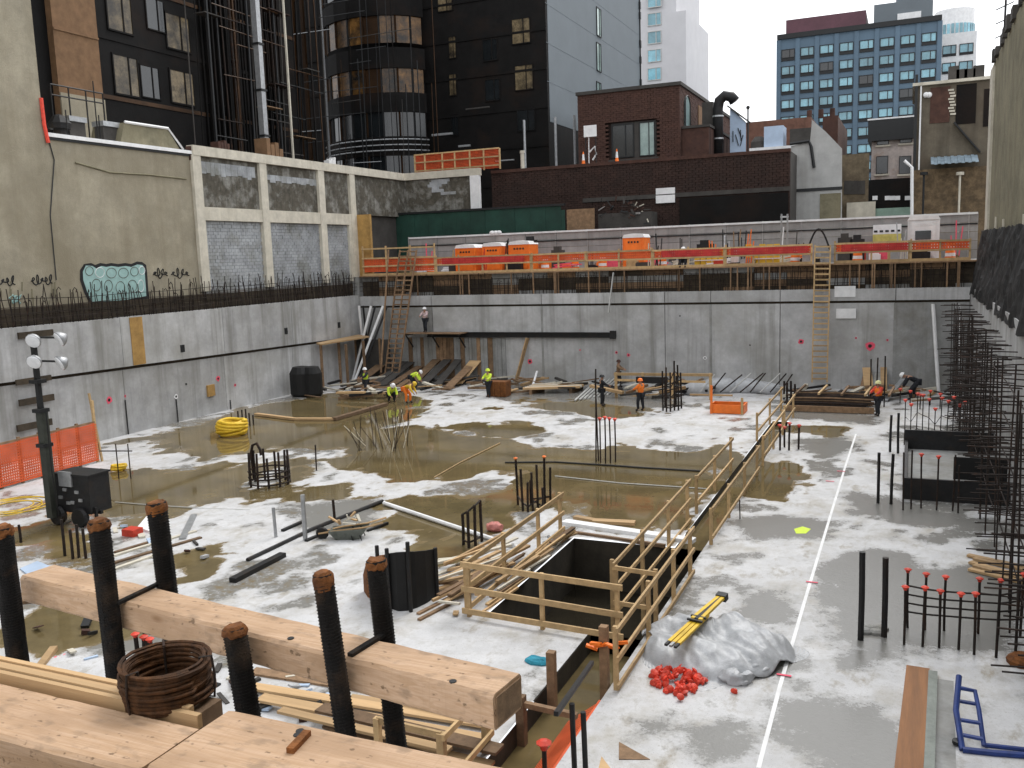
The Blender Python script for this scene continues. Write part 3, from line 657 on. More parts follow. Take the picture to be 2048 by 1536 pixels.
# ------------------------------------------------------------------ dark apartment block behind
XW, YT, XG = -43.2, 80.0, -30.6
db = thing('apartment_block', 'huge dark apartment block with bronze curved bays behind the frame building', 'building', (-50, 75, 7.3))
yw0 = P(196, 120, x=XW).y
YWE = P(592, 150, x=XW).y
MB().box((-70, yw0, 7.3), (XW, YWE, 44)).build('left_wing', dark_clad, db)
MB().box((-75, YT, 7.3), (XG-.03, YT+16, 48)).build('rear_wing', dark_clad, db)
for z in (11.5, 15.0, 18.4, 21.8, 25.2, 28.6, 32): 
    MB().box((XW, yw0, z-.12), (XW+.06, YWE, z+.12)).build('floor_band', bronze_d if z in (18.4, 25.2) else dark_clad, db)
    MB().box((-75, YT-.08, z-.1), (XG-.05, YT, z+.1)).build('floor_band', dark_clad, db)
for px, py, w, h, gl in ((238, 26, 2.0, 2.3, glass_w), (252, 152, 2.0, 2.4, glass_w), (355, 66, 2.2, 2.3, glass_w), (364, 176, 2.2, 2.2, glass_w), (425, 55, .6, 4.2, glass_w), (288, -60, 2, 2.2, glass_w), (310, 30, 1.6, 2, glass_d), (300, 165, 1.6, 2, glass_d), (430, 180, 1.8, 2, glass_d), (460, 90, 1.8, 2, glass_d)):
    p = P(px, py, x=XW); window(db, p, w, h, 'x', 1, gl, dark_clad, mull=1, dep=.07)
for k in range(26):   # dark vertical cladding ribs
    y = P(405, 150, x=XW).y+k*.33; MB().box((XW+.0, y, 15), (XW+U(.08, .3), y+U(.08, .2), 36)).build('rib', bronze_d if k in (9, 10, 17) else dark_clad, db)
for px, py, w, h, gl in ((1042, 62, 1.9, 2.3, glass_w), (1048, 155, 1.9, 2.3, glass_w), (1052, 238, 1.9, 2.2, glass_d), (905, 95, .8, 2, glass_w), (906, 170, .8, 2, glass_w), (910, 250, .8, 2, glass_d), (890, 8, 1.6, 1.4, glass_w), (835, 8, .6, 1.6, glass_w), (980, 100, 1.6, 2, glass_d), (985, 180, 1.6, 2, glass_d)):
    p = P(px, py, y=YT); window(db, p, w, h, 'y', -1, gl, dark_clad, mull=1, dep=.07)
# curved bronze bays
cx = P(722, 180, y=YT-4).x; Rb = 5.6
for zc, hgt, lit in ((13.2, 2.0, 0), (17.0, 2.3, 0), (21.0, 2.3, 0), (25.0, 2.2, 1), (29.6, 2.4, 1), (34, 2.4, 0)):
    n = 9
    for k in range(n):
        t0, t1 = math.pi*(1.08+.84*k/n), math.pi*(1.08+.84*(k+1)/n)
        q = lambda t, r, z: Vector((cx+r*math.cos(t), YT-.2+r*.78*math.sin(t), z))
        g = MB().add([q(t0+.015, Rb-.12, zc-hgt/2), q(t1-.015, Rb-.12, zc-hgt/2), q(t1-.015, Rb-.12, zc+hgt/2), q(t0+.015, Rb-.12, zc+hgt/2)], [(0, 1, 2, 3)])
        if not lit: g.build('bay_pane', glass_d, db)
        else: g.build('bay_pane', bronze if (k*7+int(zc)) % 4 else bronze_d, db)
        b = MB().prism([q(t0, Rb+.1, zc+hgt/2+.02), q(t1, Rb+.1, zc+hgt/2+.02), q(t1, Rb-.8, zc+hgt/2+.02), q(t0, Rb-.8, zc+hgt/2+.02)], (0, 0, 4.1-hgt-.05)); b.build('bay_spandrel', dark_clad, db)
        MB().bar(q(t0, Rb-.02, zc-hgt/2), q(t0, Rb-.02, zc+hgt/2), .09, .14).build('bay_mullion', bronze_d if k % 2 else frame_d, db)
for dz in (0, .5, 1.0):
    MB().path([Vector((cx+(Rb+.5)*math.cos(t), YT-.2+(Rb+.5)*.78*math.sin(t), 18.6+dz)) for t in [math.pi*(1.1+.8*k/12) for k in range(13)]], .06, 5).build('balcony_rail', grey_m, db)
sc_ = thing('scaffold', 'dark rusty scaffolding and pipes covering the dark block between its windows and the bronze bays', 'scaffold', (-42, 50, 14.8))
ya, yb_ = P(385, 150, x=-42).y, P(640, 150, x=-42).y
for k in range(22):
    y = ya+(yb_-ya)*k/21+U(-.15, .15); MB().tube((-42+U(-.4, .3), y, 14.8), (-42+U(-.3, .3), y+U(-.1, .1), U(26, 38)), U(.03, .09), 5).build('standard', random.choice([frame_d, bronze_d, tar, rebar, dark_clad]), sc_)
for k in range(26):
    z = 15.5+k*.75+U(-.2, .2); a_ = U(ya, yb_-3); MB().tube((-41.8, a_, z), (-41.8, min(yb_, a_+U(2, 7)), z+U(-.1, .1)), .04, 5).build('ledger', random.choice([frame_d, bronze_d, tar, rebar]), sc_)
for k in range(10): y = U(ya, yb_-2); z = 16+k*1.7; MB().box((-42.6, y, z), (-41.7, y+U(1, 2.5), z+.06)).build('scaffold_board', random.choice([wood_o, tar, brick_d]), sc_)
s2 = thing('scaffold', 'tall dark hoist rails and netting bars in front of the bronze curved bays', 'scaffold', (cx, YT-6.5, 14.8))
for k in range(30):
    x = cx-8.5+k*.62+U(-.2, .2); MB().tube((x, YT-6.6+U(-.3, .3), 14.8), (x, YT-6.6, U(20, 40)), U(.02, .06), 5).build('standard', random.choice([frame_d, frame_d, tar, bronze_d, dark_clad]), s2)
for k in range(16): z = 15.2+k*1.1; x = cx+U(-8, 2); MB().tube((x, YT-6.9, z), (x+U(2, 7), YT-6.9, z+U(-.1, .1)), .035, 5).build('ledger', random.choice([frame_d, frame_d, tar, grey_m]), s2)
for k in range(14): z = 15.3+U(0, 7); x = cx+U(-6, 14); MB().box((x, YT-2.2, z), (x+U(.4, 2.4), YT-2.0, z+U(.04, .2))).build('ledge_strip', random.choice([tar, brick_d, grey_m, bronze_d]), s2)
# bright steel mast and conduits standing in front of the dark wing
p0, p1 = P(500, -20, x=-40.5), P(527, 255, x=-40.5)
ms = thing('hoist_mast', 'pale steel mast standing against the dark block left of the bronze bays', 'mast', (-40.5, p1.y, 14.9))
MB().bar((-40.5, p1.y, 15.2), (-40.5, p1.y, p0.z), .42, .42).build('mast_tube', grey_m, ms)
for z in range(17, 30, 3): MB().box((-40.8, p1.y-.3, z), (-40.2, p1.y+.3, z+.12)).build('collar', frame_d, ms)
MB().box((-40.9, p1.y-.5, 14.9), (-40.1, p1.y+.5, 15.3)).build('base', conc_frame, ms)
p0, p1 = P(563, 0, x=-40.5), P(585, 290, x=-40.5)
tag(MB().bar((-40.5, p1.y, 15), (-40.5, p1.y, p0.z+2), .12, .12).build('conduit', conc_frame), 'thin cream conduit rising between the mast and the bronze bays', 'conduit')
for dx, w, mt in ((592, .5, bronze_d), (612, .3, bronze_d), (650, .12, grey_m), (640, .1, frame_d)):
    p = P(dx, 150, y=YT-6); MB().bar((p.x, YT-6, 15), (p.x, YT-6, 36), w, w).build('corner_fin', mt, db)
# tan chimney tower and dark wing left of the block
ct = thing('brick_tower', 'tan brick tower rising between the stucco wall and the dark block', 'tower', (-46, 40, 14.8))
p0, p1 = P(112, 120, x=-41.5), P(200, 120, x=-41.5)
MB().box((-50, p0.y, 7.3), (-41.5, p1.y, 40)).build('shaft', brick_t, ct)
MB().box((-50, p0.y-5, 7.3), (-41.9, p0.y-.02, 40)).build('dark_side', dark_clad, ct)
MB().box((-41.5, p0.y, 7.3), (-41.4, p1.y, P(150, 190, x=-41.5).z)).build('render_base', stucco, ct)
for z in (17.5, 21): MB().box((-41.5, p0.y, z), (-41.44, p1.y, z+.12)).build('string_course', brick_t, ct)
# grey slab tower beside it
yg1 = P(1280, 100, x=XG).y
gt = thing('grey_tower', 'smooth grey tower side with two narrow windows, right of the dark block', 'tower', (XG-8, YT+10, 7.3))
zb = 20.5
MB().box((XG-14, YT+.4, zb), (XG, yg1, 52)).build('shaft', grey_clad, gt)
MB().box((XG-14, YT+1.5, 7.3), (XG-2.5, yg1, zb)).build('recessed_base', dark_clad, gt)
for z in (24, 27.4, 30.8, 34.2): MB().box((XG-.01, YT-.1, z), (XG+.015, yg1, z+.05)).build('panel_joint', grey_clad, gt)
for py in (45, 115, 180): window(gt, P(1197, py, x=XG), 1.5, 2.9 if py < 150 else 1.6, 'x', 1, glass_g, mull=1)
for py in (12, 32, 88, 120, 165): p = P(1279, py, x=XG); MB().box((XG-.02, yg1-.35, p.z-.4), (XG+.2, yg1+.02, p.z+.4)).build('edge_bracket', frame_d, gt)
MB().bar((XG+.06, yg1-.1, zb), (XG+.06, yg1-.1, 50), .14, .14).build('edge_trim', frame_d, gt)
for px in (1112, 1050, 1150): p = P(px, 300, y=YT-2); MB().tube((p.x, YT-2, 14.9), (p.x, YT-2, zb), .12, 6).build('support_column', grey_m, gt)
# white tower far behind
YWt = 150; a, b = P(1262, 100, y=YWt).x, P(1372, 100, y=YWt).x
wt = thing('white_tower', 'white apartment tower with a single column of windows behind the grey tower', 'tower', ((a+b)/2, YWt+8, 7.3))
b2 = P(1352, 60, y=YWt).x
MB().box((a-8, YWt, 7.3), (b, YWt+18, P(1360, 22, y=YWt).z)).build('shaft', white_clad, wt)
MB().box((a-8, YWt+.3, 7.3), (b2, YWt+18, 80)).build('upper_shaft', white_clad, wt)
for k in range(9):
    p = P(1309, 2+k*36.5, y=YWt)
    window(wt, p, 2.3, 2.0, 'y', -1, glass_b, frame_w, 1, dep=.12)

# ------------------------------------------------------------------ long dark brick building with brick house on its roof
YBW = 66.0
xa, xb = XF+.25, P(1580, 350, y=YBW).x
lb_ = thing('brick_building', 'long low dark brick building behind the street fence', 'building', ((xa+xb)/2, YBW+8, 7.3))
MB().box((xa, YBW+.35, 7.3), (xb, YBW+26, 14.9)).build('core', tar, lb_)
bm = MB().box((0, 0, 0), (.47, .3, .155)).mesh('brick', brick_d)
zz = 7.3; r_ = 0
wall_rows = MB()
while zz < 14.8:
    x = xa-(.24 if r_ % 2 else 0)
    while x < xb:
        x0, x1 = max(xa, x), min(xb, x+.47)
        if x1-x0 > .1: wall_rows.box((x0, YBW+U(-.02, .012), zz), (x1-.012, YBW+.34, zz+.155))
        x += .485
    zz += .168; r_ += 1
stuff(wall_rows.build('brick_courses', brick_d, lb_))
MB().box((xa, YBW-.08, 14.82), (xb+.02, YBW+.4, 15.05)).build('coping', brick, lb_)
MB().box((P(1165, 345, y=YBW).x, YBW-.1, 12.2), (xb, YBW-.0, 12.5)).build('ledge', tar, lb_)
MB().box((P(1360, 420, y=YBW).x, YBW-.15, 7.3), (xb-.1, YBW-.03, 12.1)).build('dark_shutter', dark_clad, lb_)
for px, py, w, h in ((1331, 382, .7, .22), (1331, 398, .7, .28)):
    p = P(px, py, y=YBW-.1); MB().box((p.x-w, YBW-.16, p.z-h), (p.x+w, YBW-.1, p.z+h)).build('notice_board', white_p, lb_)
pb = thing('pile_of_debris', 'tangle of light scrap and dark boxes in front of the dark brick wall', 'debris', (P(1230, 430, y=64).x, 64, 7.3))
for k in range(46):
    p = P(U(1200, 1305), U(402, 458), y=U(63.2, 64.8)); s = U(.06, .3)
    MB().bar(p, p+Vector((U(-.6, .6), U(-.2, .2), U(-.3, .5))), s*.5, s*.5).build('scrap', random.choice([frame_d, frame_d, tar, conc_frame, fence_g, brick]), pb)
MB().box((P(1200, 450, y=64).x, 63.6, 7.3), (P(1305, 450, y=64).x, 65.4, 11.2)).build('scrap_stack', tar, pb)

YH = 75.0; hx0, hx1 = P(1156, 250, y=YH).x, P(1360, 250, y=YH).x
bh = thing('brick_house', 'red brick house with wide dark window standing on the dark brick roof', 'house', ((hx0+hx1)/2, YH+6, 15))
yh1 = P(1482, 240, x=hx1).y
MB().box((hx0+.3, YH+.3, 14.9), (hx1-.3, yh1-.1, 21.5)).build('core', brick_d, bh)
rows = MB(); zz = 14.95; r_ = 0
wx0, wx1, wz0, wz1 = P(1222, 312, y=YH).x, P(1312, 312, y=YH).x, P(1265, 316, y=YH).z, P(1265, 243, y=YH).z
while zz < 21.6:
    x = hx0-(.24 if r_ % 2 else 0)
    while x < hx1:
        x0, x1 = max(hx0, x), min(hx1, x+.47)
        if x1-x0 > .1 and not (x1 > wx0 and x0 < wx1 and zz+.15 > wz0 and zz < wz1): rows.box((x0, YH+U(-.02, .012), zz), (x1-.012, YH+.29, zz+.155))
        x += .485
    y = YH+.3-(.24 if r_ % 2 else 0)
    while y < yh1:
        y0, y2 = max(YH+.3, y), min(yh1, y+.47)
        if y2-y0 > .1: rows.box((hx1-.29, y0, zz), (hx1+U(-.02, .012), y2-.012, zz+.155))
        y += .485
    zz += .168; r_ += 1
stuff(rows.build('brick_courses', brick, bh))
MB().box((hx0-.12, YH-.12, 21.58), (hx1+.12, yh1, 21.85)).build('parapet_cap', tar, bh)
wcx = (wx0+wx1)/2
MB().box((wx0, YH+.2, wz0), (wx1, YH+.3, wz1)).build('window_recess', tar, bh)
window(bh, (wx0+(wx1-wx0)*.26, YH+.2, (wz0+wz1)/2), (wx1-wx0)*.5, wz1-wz0-.2, 'y', -1, glass_d, frame_d, 1)
window(bh, (wx0+(wx1-wx0)*.8, YH+.2, (wz0+wz1)/2), (wx1-wx0)*.34, wz1-wz0-.2, 'y', -1, glass_g, frame_d, 1)
MB().box((wx0-.2, YH-.12, wz0-.25), (wx1+.2, YH+.1, wz0-.05)).build('window_sill', tar, bh)
# arched side window
p = P(1373, 232, x=hx1); m = MB()
prof = [(p.y-.9, p.z-1.5), (p.y+.9, p.z-1.5), (p.y+.9, p.z+.8)]+[(p.y+.9*math.cos(t), p.z+.8+.8*math.sin(t)) for t in [k*math.pi/8 for k in range(1, 8)]]+[(p.y-.9, p.z+.8)]
o = m.prism([(hx1+.01, y, z) for y, z in prof], (.08, 0, 0)).build('arched_window', glass_g, bh)
MB().path([(hx1+.1, y, z) for y, z in prof], .07, 4, closed=True).build('frame', frame_d, o)
q0, q1 = P(1396, 262, x=hx1), P(1425, 262, x=hx1)
MB().box((hx1+.01, q0.y, q0.z+.1), (hx1+.06, q1.y+1, q0.z+2.2)).build('render_patch', brick_t, bh)
# annexe and duct
ax1 = hx1+2.2
an = thing('brick_annexe', 'low brick annexe with a pale edge beside the brick house', 'annexe', (hx1+1, YH+4, 15))
MB().box((hx1+.03, YH+.6, 14.95), (ax1, YH+12, 18.2)).build('wall', brick, an); MB().box((hx1+.03, YH+.5, 18.2), (ax1+.1, YH+12, 18.4)).build('coping', tar, an)
for k in range(7): MB().box((ax1, YH+1+k*1.5, 15), (ax1+.04, YH+1.1+k*1.5, 18.1)).build('pilaster', brick_d, an)
p = P(1436, 262, y=YH+3)
du = thing('vent_duct', 'big black gooseneck vent duct rising beside the brick house', 'duct', (p.x, YH+3, 15))
zt_ = P(1440, 195, y=YH+3).z
pts = [(p.x, YH+3, 15.2), (p.x, YH+3, zt_-.9), (p.x+.12, YH+3, zt_-.25), (p.x+.55, YH+3, zt_+.1), (p.x+1.1, YH+3, zt_-.05), (p.x+1.35, YH+3, zt_-.4)]
MB().path(pts, [.42, .42, .42, .42, .44, .46], 10).build('duct_pipe', steel_b, du, smooth=True)
for z in (17.4, 19.2): MB().lathe([(.48, z), (.48, z+.12)], (p.x, YH+3, 0), 10).build('duct_collar', grey_m, du)
MB().box((p.x-1.4, YH+3.4, 15), (p.x-.5, YH+4.4, zt_-.2)).build('duct_box', tar, du)
a, b = P(1460, 225, y=YH+5), P(1492, 320, y=YH+5)
o = thing('painted_shed', 'small rooftop shed with pale blue painted side behind the vent duct', 'shed', ((a.x+b.x)/2, YH+6, 15))
MB().prism([(a.x, YH+5, 15), (b.x, YH+5, 15), (b.x, YH+5, a.z-1.0), (a.x, YH+5, a.z+.4)], (0, 2, 0)).build('shed_wall', sky_b, o)
MB().bar((a.x-.2, YH+6, a.z+.55), (b.x+.3, YH+6, a.z-.95), 2.4, .12).build('shed_roof', tar, o)
for k in range(5): p_ = P(1466+k*5, 262+8*math.sin(k*2), y=YH+4.95); MB().bar(p_, p_+Vector((.3*math.sin(k), 0, -.9)), .12, .05).build('mural_stroke', black_s, o)
# roof clutter along the parapet
p = P(1180, 262, y=YBW+1); o = thing('roof_sign', 'white rectangular sign on posts standing on the dark brick roof', 'sign', (p.x, YBW+1, 15))
MB().box((p.x-.5, YBW+1, p.z-.42), (p.x+.5, YBW+1.06, p.z+.42)).build('sign_board', white_p, o)
for dx in (-.4, .4): MB().tube((p.x+dx, YBW+1.1, 15), (p.x+dx, YBW+1.1, p.z), .04, 5).build('post', steel_b, o)
for px, lb2 in ((1167, 'orange and white cone on the brick roof under the white sign'), (1234, 'orange and white cone on the brick roof below the wide window')):
    p = P(px, 330, y=YBW+1); o = thing('traffic_cone', lb2, 'cone', (p.x, YBW+1, 15.05))
    MB().box((p.x-.2, YBW+.8, 15.05), (p.x+.2, YBW+1.2, 15.1)).build('base', orange, o)
    MB().lathe([(.15, 15.1), (.11, 15.4)], (p.x, YBW+1, 0), 8).build('lower_cone', orange, o); MB().lathe([(.11, 15.4), (.07, 15.85)], (p.x, YBW+1, 0), 8).build('white_band', white_p, o); MB().lathe([(.07, 15.85), (.03, 16.05)], (p.x, YBW+1, 0), 8).build('tip', orange, o)
p = P(1185, 305, y=YBW+1.3); o = MB()
o.path([(p.x-.3, YBW+1.3, 15.05), (p.x-.28, YBW+1.3, 17.1)], .04, 5).path([(p.x-.25, YBW+1.3, 16), (p.x+.2, YBW+1.3, 16.4), (p.x+.3, YBW+1.3, 15.8), (p.x, YBW+1.3, 15.4)], .07, 5)
tag(o.build('hose_rack', white_p), 'white pipe with a curled hose on the brick roof below the sign', 'pipe')
p = P(1045, 320, y=YBW+1); tag(MB().lathe([(.16, 15.05), (.16, 16.3), (.2, 16.3), (.2, 16.5)], (p.x, YBW+1, 0), 8).build('roof_vent', conc_frame), 'short cream roof vent pipe right of the orange railing', 'vent')
# orange guard rail on the roof
o = thing('roof_guard_rail', 'orange netted guard rail on the roof above the frame building', 'guard rail', (P(915, 330, y=YBW-1).x, yE+.6, 15.1))
xs_ = [P(px, 330, y=yE+.6).x for px in (830, 850, 885, 910, 940, 968, 1000)]
zr = 16.55
for x in xs_: MB().box((x-.05, yE+.55, 15.0), (x+.05, yE+.65, zr)).build('post', wood_y, o)
for z in (15.3, 15.95, zr): MB().box((xs_[0], yE+.5, z-.05), (xs_[-1], yE+.55, z+.05)).build('rail', wood_y, o)
n_ = MB()
for k in range(120): x = xs_[0]+(xs_[-1]-xs_[0])*k/119; n_.box((x, yE+.67, 15.1), (x+.02, yE+.68, zr))
for k in range(14): n_.box((xs_[0], yE+.685, 15.1+k*.105), (xs_[-1], yE+.695, 15.13+k*.105))
stuff(n_.build('safety_net', orange_n, o))
# thin poles and wires
p = P(1496, 215, y=YBW+2); o = thing('roof_pole', 'thin black pole with a small head on the dark brick roof', 'pole', (p.x, YBW+2, 15))
MB().tube((p.x, YBW+2, 12), (p.x, YBW+2, p.z), .06, 6).build('pole', steel_b, o); MB().sphere((p.x, YBW+2, p.z), .14).build('head', steel_b, o)

# ------------------------------------------------------------------ hotel and buildings on the right
YHo = 135.0
hxa, hxb = P(1557, 150, y=YHo).x, P(1880, 60, y=YHo).x
ztop = P(1556, 78, y=YHo).z
ht = thing('hotel', 'blue grey hotel tower with a grid of pale blue windows', 'hotel', ((hxa+hxb)/2, YHo+8, 7.3))
MB().box((hxa, YHo, 7.3), (hxb, YHo+22, ztop)).build('wall', blue_clad, ht)
MB().box((hxa-.2, YHo-.3, ztop-.15), (hxb+.2, YHo+22, ztop+.5)).build('parapet', frame_d, ht)
cp = (hxb-hxa)/8; rp = 28.6*YHo*1.06/F
for r in range(13):
    for c_ in range(8):
        zc = ztop-2.1-r*rp
        if zc < 10: continue
        window(ht, (hxa+cp*(c_+.5), YHo, zc), cp*.7, rp*.52, 'y', -1, glass_b if (r*5+c_*3) % 11 else glass_d, frame_d, 1, dep=.12, spandrel=rp*.17)
for c_ in range(9): MB().box((hxa+cp*c_-.28, YHo-.14, 7.3), (hxa+cp*c_+.28, YHo-.02, ztop-.2)).build('pilaster', blue_clad, ht)
a, b = P(1572, 45, y=YHo+5), P(1732, 25, y=YHo+5)
MB().box((a.x, YHo+5, ztop+.5), (b.x, YHo+15, a.z+.3)).build('penthouse', brick_t and M('maroon_cladding', (.12, .05, .065), .6, var=.2, scale=.6, bump=0), ht)
MB().box((a.x+.5, YHo+4.8, ztop+.5), (a.x+(b.x-a.x)*.5, YHo+5, a.z-1.6)).build('penthouse_screen', blue_clad, ht)
a, b = P(1748, 10, y=YHo+4), P(1866, 20, y=YHo+4)
MB().box((a.x, YHo+4, ztop+.5), (b.x, YHo+14, a.z)).build('lift_tower', grey_clad, ht)
MB().box((P(1792, 0, y=YHo+5).x, YHo+5, ztop), (b.x-.3, YHo+14, a.z+5)).build('lift_tower', grey_clad, ht)
a2, b2 = P(1795, 28, y=YHo+3.9), P(1842, 38, y=YHo+3.9); MB().box((a2.x, YHo+3.8, b2.z), (b2.x, YHo+3.98, a2.z)).build('roof_panel', white_p, ht)
# white curved tower behind the hotel
YC = 175.0
a, b = P(1868, 90, y=YC).x, P(1950, 90, y=YC).x; zc = P(1910, 15, y=YC).z
ct2 = thing('curved_tower', 'white curved glass tower behind the right end of the hotel', 'tower', ((a+b)/2, YC+5, 7.3))
Rr = (b-a)/2; cx2 = (a+b)/2
MB().lathe([(Rr, 7.3), (Rr, zc)], (cx2, YC+Rr, 0), 28).build('shaft', white_p, ct2)
for k in range(14):
    t = math.pi*(1.04+.92*(k+.5)/14)
    for zz, hh in ((zc-4.2, 3.4), (zc-9.2, 3.0), (zc-13.5, 3.0)):
        p = Vector((cx2+(Rr+.02)*math.cos(t), YC+Rr+(Rr+.02)*math.sin(t), zz)); u = Vector((-math.sin(t), math.cos(t), 0)); w = Rr*.075
        MB().prism([p-u*w-Vector((0,0,hh/2)), p+u*w-Vector((0,0,hh/2)), p+u*w+Vector((0,0,hh/2)), p-u*w+Vector((0,0,hh/2))], Vector((math.cos(t), math.sin(t), 0))*.1).build('window', glass_b, ct2)
a, b = P(1876, 100, y=YHo+12).x, P(1953, 100, y=YHo+12).x; zc = P(1910, 66, y=YHo+12).z
wb = thing('white_block', 'white apartment block with blue windows attached right of the hotel', 'building', ((a+b)/2, YHo+16, 7.3))
MB().box((a, YHo+12, 7.3), (b, YHo+26, zc)).build('wall', white_p, wb)
for r in range(7):
    for c_ in range(2): window(wb, (a+(b-a)*(.3+.44*c_), YHo+12, zc-2.2-r*rp*1.05), (b-a)*.36, rp*.55, 'y', -1, glass_b, frame_d, 1, dep=.12, spandrel=rp*.12)

# grey party wall with broken slope, brick house behind it
YG = 70.0
pw = thing('party_wall', 'pale grey rendered party wall with a sloping broken top', 'wall', (P(1630, 400, y=YG).x, YG+.3, 7.3))
poly = [P(*q, y=YG) for q in ((1580, 440), (1582, 292), (1620, 285), (1624, 240), (1650, 262), (1683, 296), (1684, 440))]
for i in (0, -1): poly[i].z = 7.3
MB().prism(poly, (0, .6, 0)).build('wall', M('grey_render', (.40, .40, .39), .9, var=.14, scale=1.2, bump=.3, streak=.4, c3=(.24, .23, .21)), pw)
a = P(1618, 282, y=YG-.1); b = P(1580, 288, y=YG-.1); c_ = P(1628, 335, y=YG-.1)
MB().path([b, a, a+Vector((.15, 0, -.4)), c_], .12, 6).build('drain_pipe', frame_d, pw)
MB().box((poly[0].x, YG-.06, P(1630, 382, y=YG).z), (poly[-1].x, YG-.0, P(1630, 376, y=YG).z)).build('string_course', frame_d, pw)
MB().box((P(1640, 400, y=YG).x, YG-.05, 7.3), (poly[-1].x-.1, YG-.003, P(1640, 388, y=YG).z)).build('mossy_patch', stucco_r, pw)
a, b = P(1492, 245, y=80), P(1676, 230, y=80)
rb3 = thing('rear_brick_building', 'reddish brick building behind the grey party wall', 'building', ((a.x+b.x)/2, 84, 7.3))
MB().box((a.x, 80, 7.3), (P(1622, 240, y=80).x, 92, a.z)).build('wall', brick_t and M('orange_brick', (.17, .085, .06), .9, var=.3, scale=2, bump=.3, fine=14), rb3)
MB().box((P(1645, 250, y=80).x, 80.1, 7.3), (b.x, 92, b.z)).build('chimney', brick, rb3)
for k in range(3): MB().lathe([(.22, b.z), (.2, b.z+.7)], (b.x-.5-k*.9, 81, 0), 8).build('chimney_pot', brick, rb3)
a, b = P(1500, 256, y=74), P(1566, 292, y=74)
o = thing('roof_cabin', 'light blue cabin with a white band on the roof edge left of the party wall', 'cabin', ((a.x+b.x)/2, 75, b.z))
MB().box((P(1528, 256, y=74).x, 74, b.z-.1), (b.x, 76, a.z)).build('cabin', sky_b, o); MB().box((a.x, 73.7, b.z-.25), (b.x+2.5, 76.4, b.z-.02)).build('roof_edge', white_p, o)
MB().box((b.x+.5, 73.9, b.z), (b.x+2.4, 76, b.z+1.2)).build('dark_housing', tar, o); MB().box((a.x, 74, 7.3), (b.x+2.5, 76, b.z-.26)).build('base', brick_d, o)
MB().lathe([(.6, b.z), (.6, b.z+.5), (.3, b.z+.9)], (P(1515, 280, y=74).x, 74.6, 0), 10).build('tank', tar, o)
# small pale house
YS_ = 86.0
a, b = P(1744, 260, y=YS_), P(1830, 243, y=YS_)
hs_ = thing('pale_house', 'small pale brick house with a dark cornice and four windows', 'house', ((a.x+b.x)/2, YS_+5, 7.3))
MB().box((a.x, YS_, 7.3), (b.x, YS_+10, P(1745, 262, y=YS_).z)).build('wall', M('pale_brick', (.46, .40, .37), .9, var=.25, scale=2.5, bump=.3, c2=(.33, .22, .16), amt=.3, fine=12), hs_)
MB().box((a.x-.3, YS_-.5, P(1745, 262, y=YS_).z-.9), (b.x+.3, YS_+10, P(1745, 242, y=YS_).z)).build('cornice', frame_d, hs_)
MB().box((a.x-.35, YS_-.55, P(1745, 242, y=YS_).z), (b.x+.3, YS_+10, P(1745, 239, y=YS_).z)).build('cornice_cap', white_p, hs_)
for px, py in ((1766, 272), (1812, 268), (1764, 330), (1810, 330)):
    p = P(px, py, y=YS_); o = window(hs_, p, .95, 1.5, 'y', -1, glass_d, frame_d, 0); 
    if py < 300: MB().box((p.x-.42, YS_-.06, p.z), (p.x+.42, YS_-.04, p.z+.68)).build('blind', white_p, o)
    MB().box((p.x-.6, YS_-.15, p.z-.9), (p.x+.6, YS_, p.z-.76)).build('window_sill', conc_frame, hs_)
# low shop front and ruined walls between the party wall and the right wall
YL_ = 74.0
lo = thing('shop_front', 'dark shop front with a row of white signs behind the street fence', 'shop', (P(1780, 390, y=YL_).x, YL_+2, 7.3))
a, b = P(1738, 360, y=YL_), P(1828, 430, y=YL_)
MB().box((a.x, YL_, 7.3), (b.x, YL_+4, a.z)).build('dark_front', dark_clad, lo)
MB().box((a.x, YL_-.1, 7.3), (b.x, YL_-.01, P(1780, 416, y=YL_).z)).build('green_panel', M('pale_green', (.28, .40, .33), .8, var=.2, scale=1), lo)
for px in (1750, 1775, 1785, 1795, 1815): p = P(px, 396, y=YL_); MB().box((p.x-.18, YL_-.12, p.z-.15), (p.x+.18, YL_-.01, p.z+.15)).build('sign_panel', white_p, lo)  # plain white signage panels, none of them a light source
gw = thing('garden_wall', 'old brown brick yard wall behind the street fence next to the party wall', 'wall', (P(1712, 390, y=YL_).x, YL_, 7.3))
a, b = P(1684, 308, y=YL_), P(1738, 330, y=YL_)
MB().box((a.x, YL_, 7.3), (b.x, YL_+.5, P(1710, 308, y=YL_).z)).build('wall', M('mossy_brick', (.16, .125, .08), .9, var=.4, scale=2, bump=.4, c2=(.08, .06, .04), amt=.5), gw)
for k in range(3): p = P(1695+k*14, 375, y=YL_-.05); MB().box((p.x-.25, YL_-.05, p.z-.5), (p.x+.25, YL_-.004, p.z+.5)).build('blocked_opening', tar, gw)
p = P(1725, 415, y=YL_-.5); o = tag(MB().box((p.x-1.1, YL_-.6, 7.3), (p.x+.9, YL_-.3, p.z+.4)).build('street_cabinet', conc_frame), 'cream street cabinet against the old brown yard wall', 'cabinet')
p0, p1 = P(1824, 335, y=70), P(1826, 425, y=70)
tag(MB().path([(p0.x-.5, 70, p0.z+.5), (p0.x, 70, p0.z), (p1.x, 70, 7.3)], .11, 8).build('drain_pipe', white_p), 'white drain pipe standing left of the brown tenement', 'pipe')
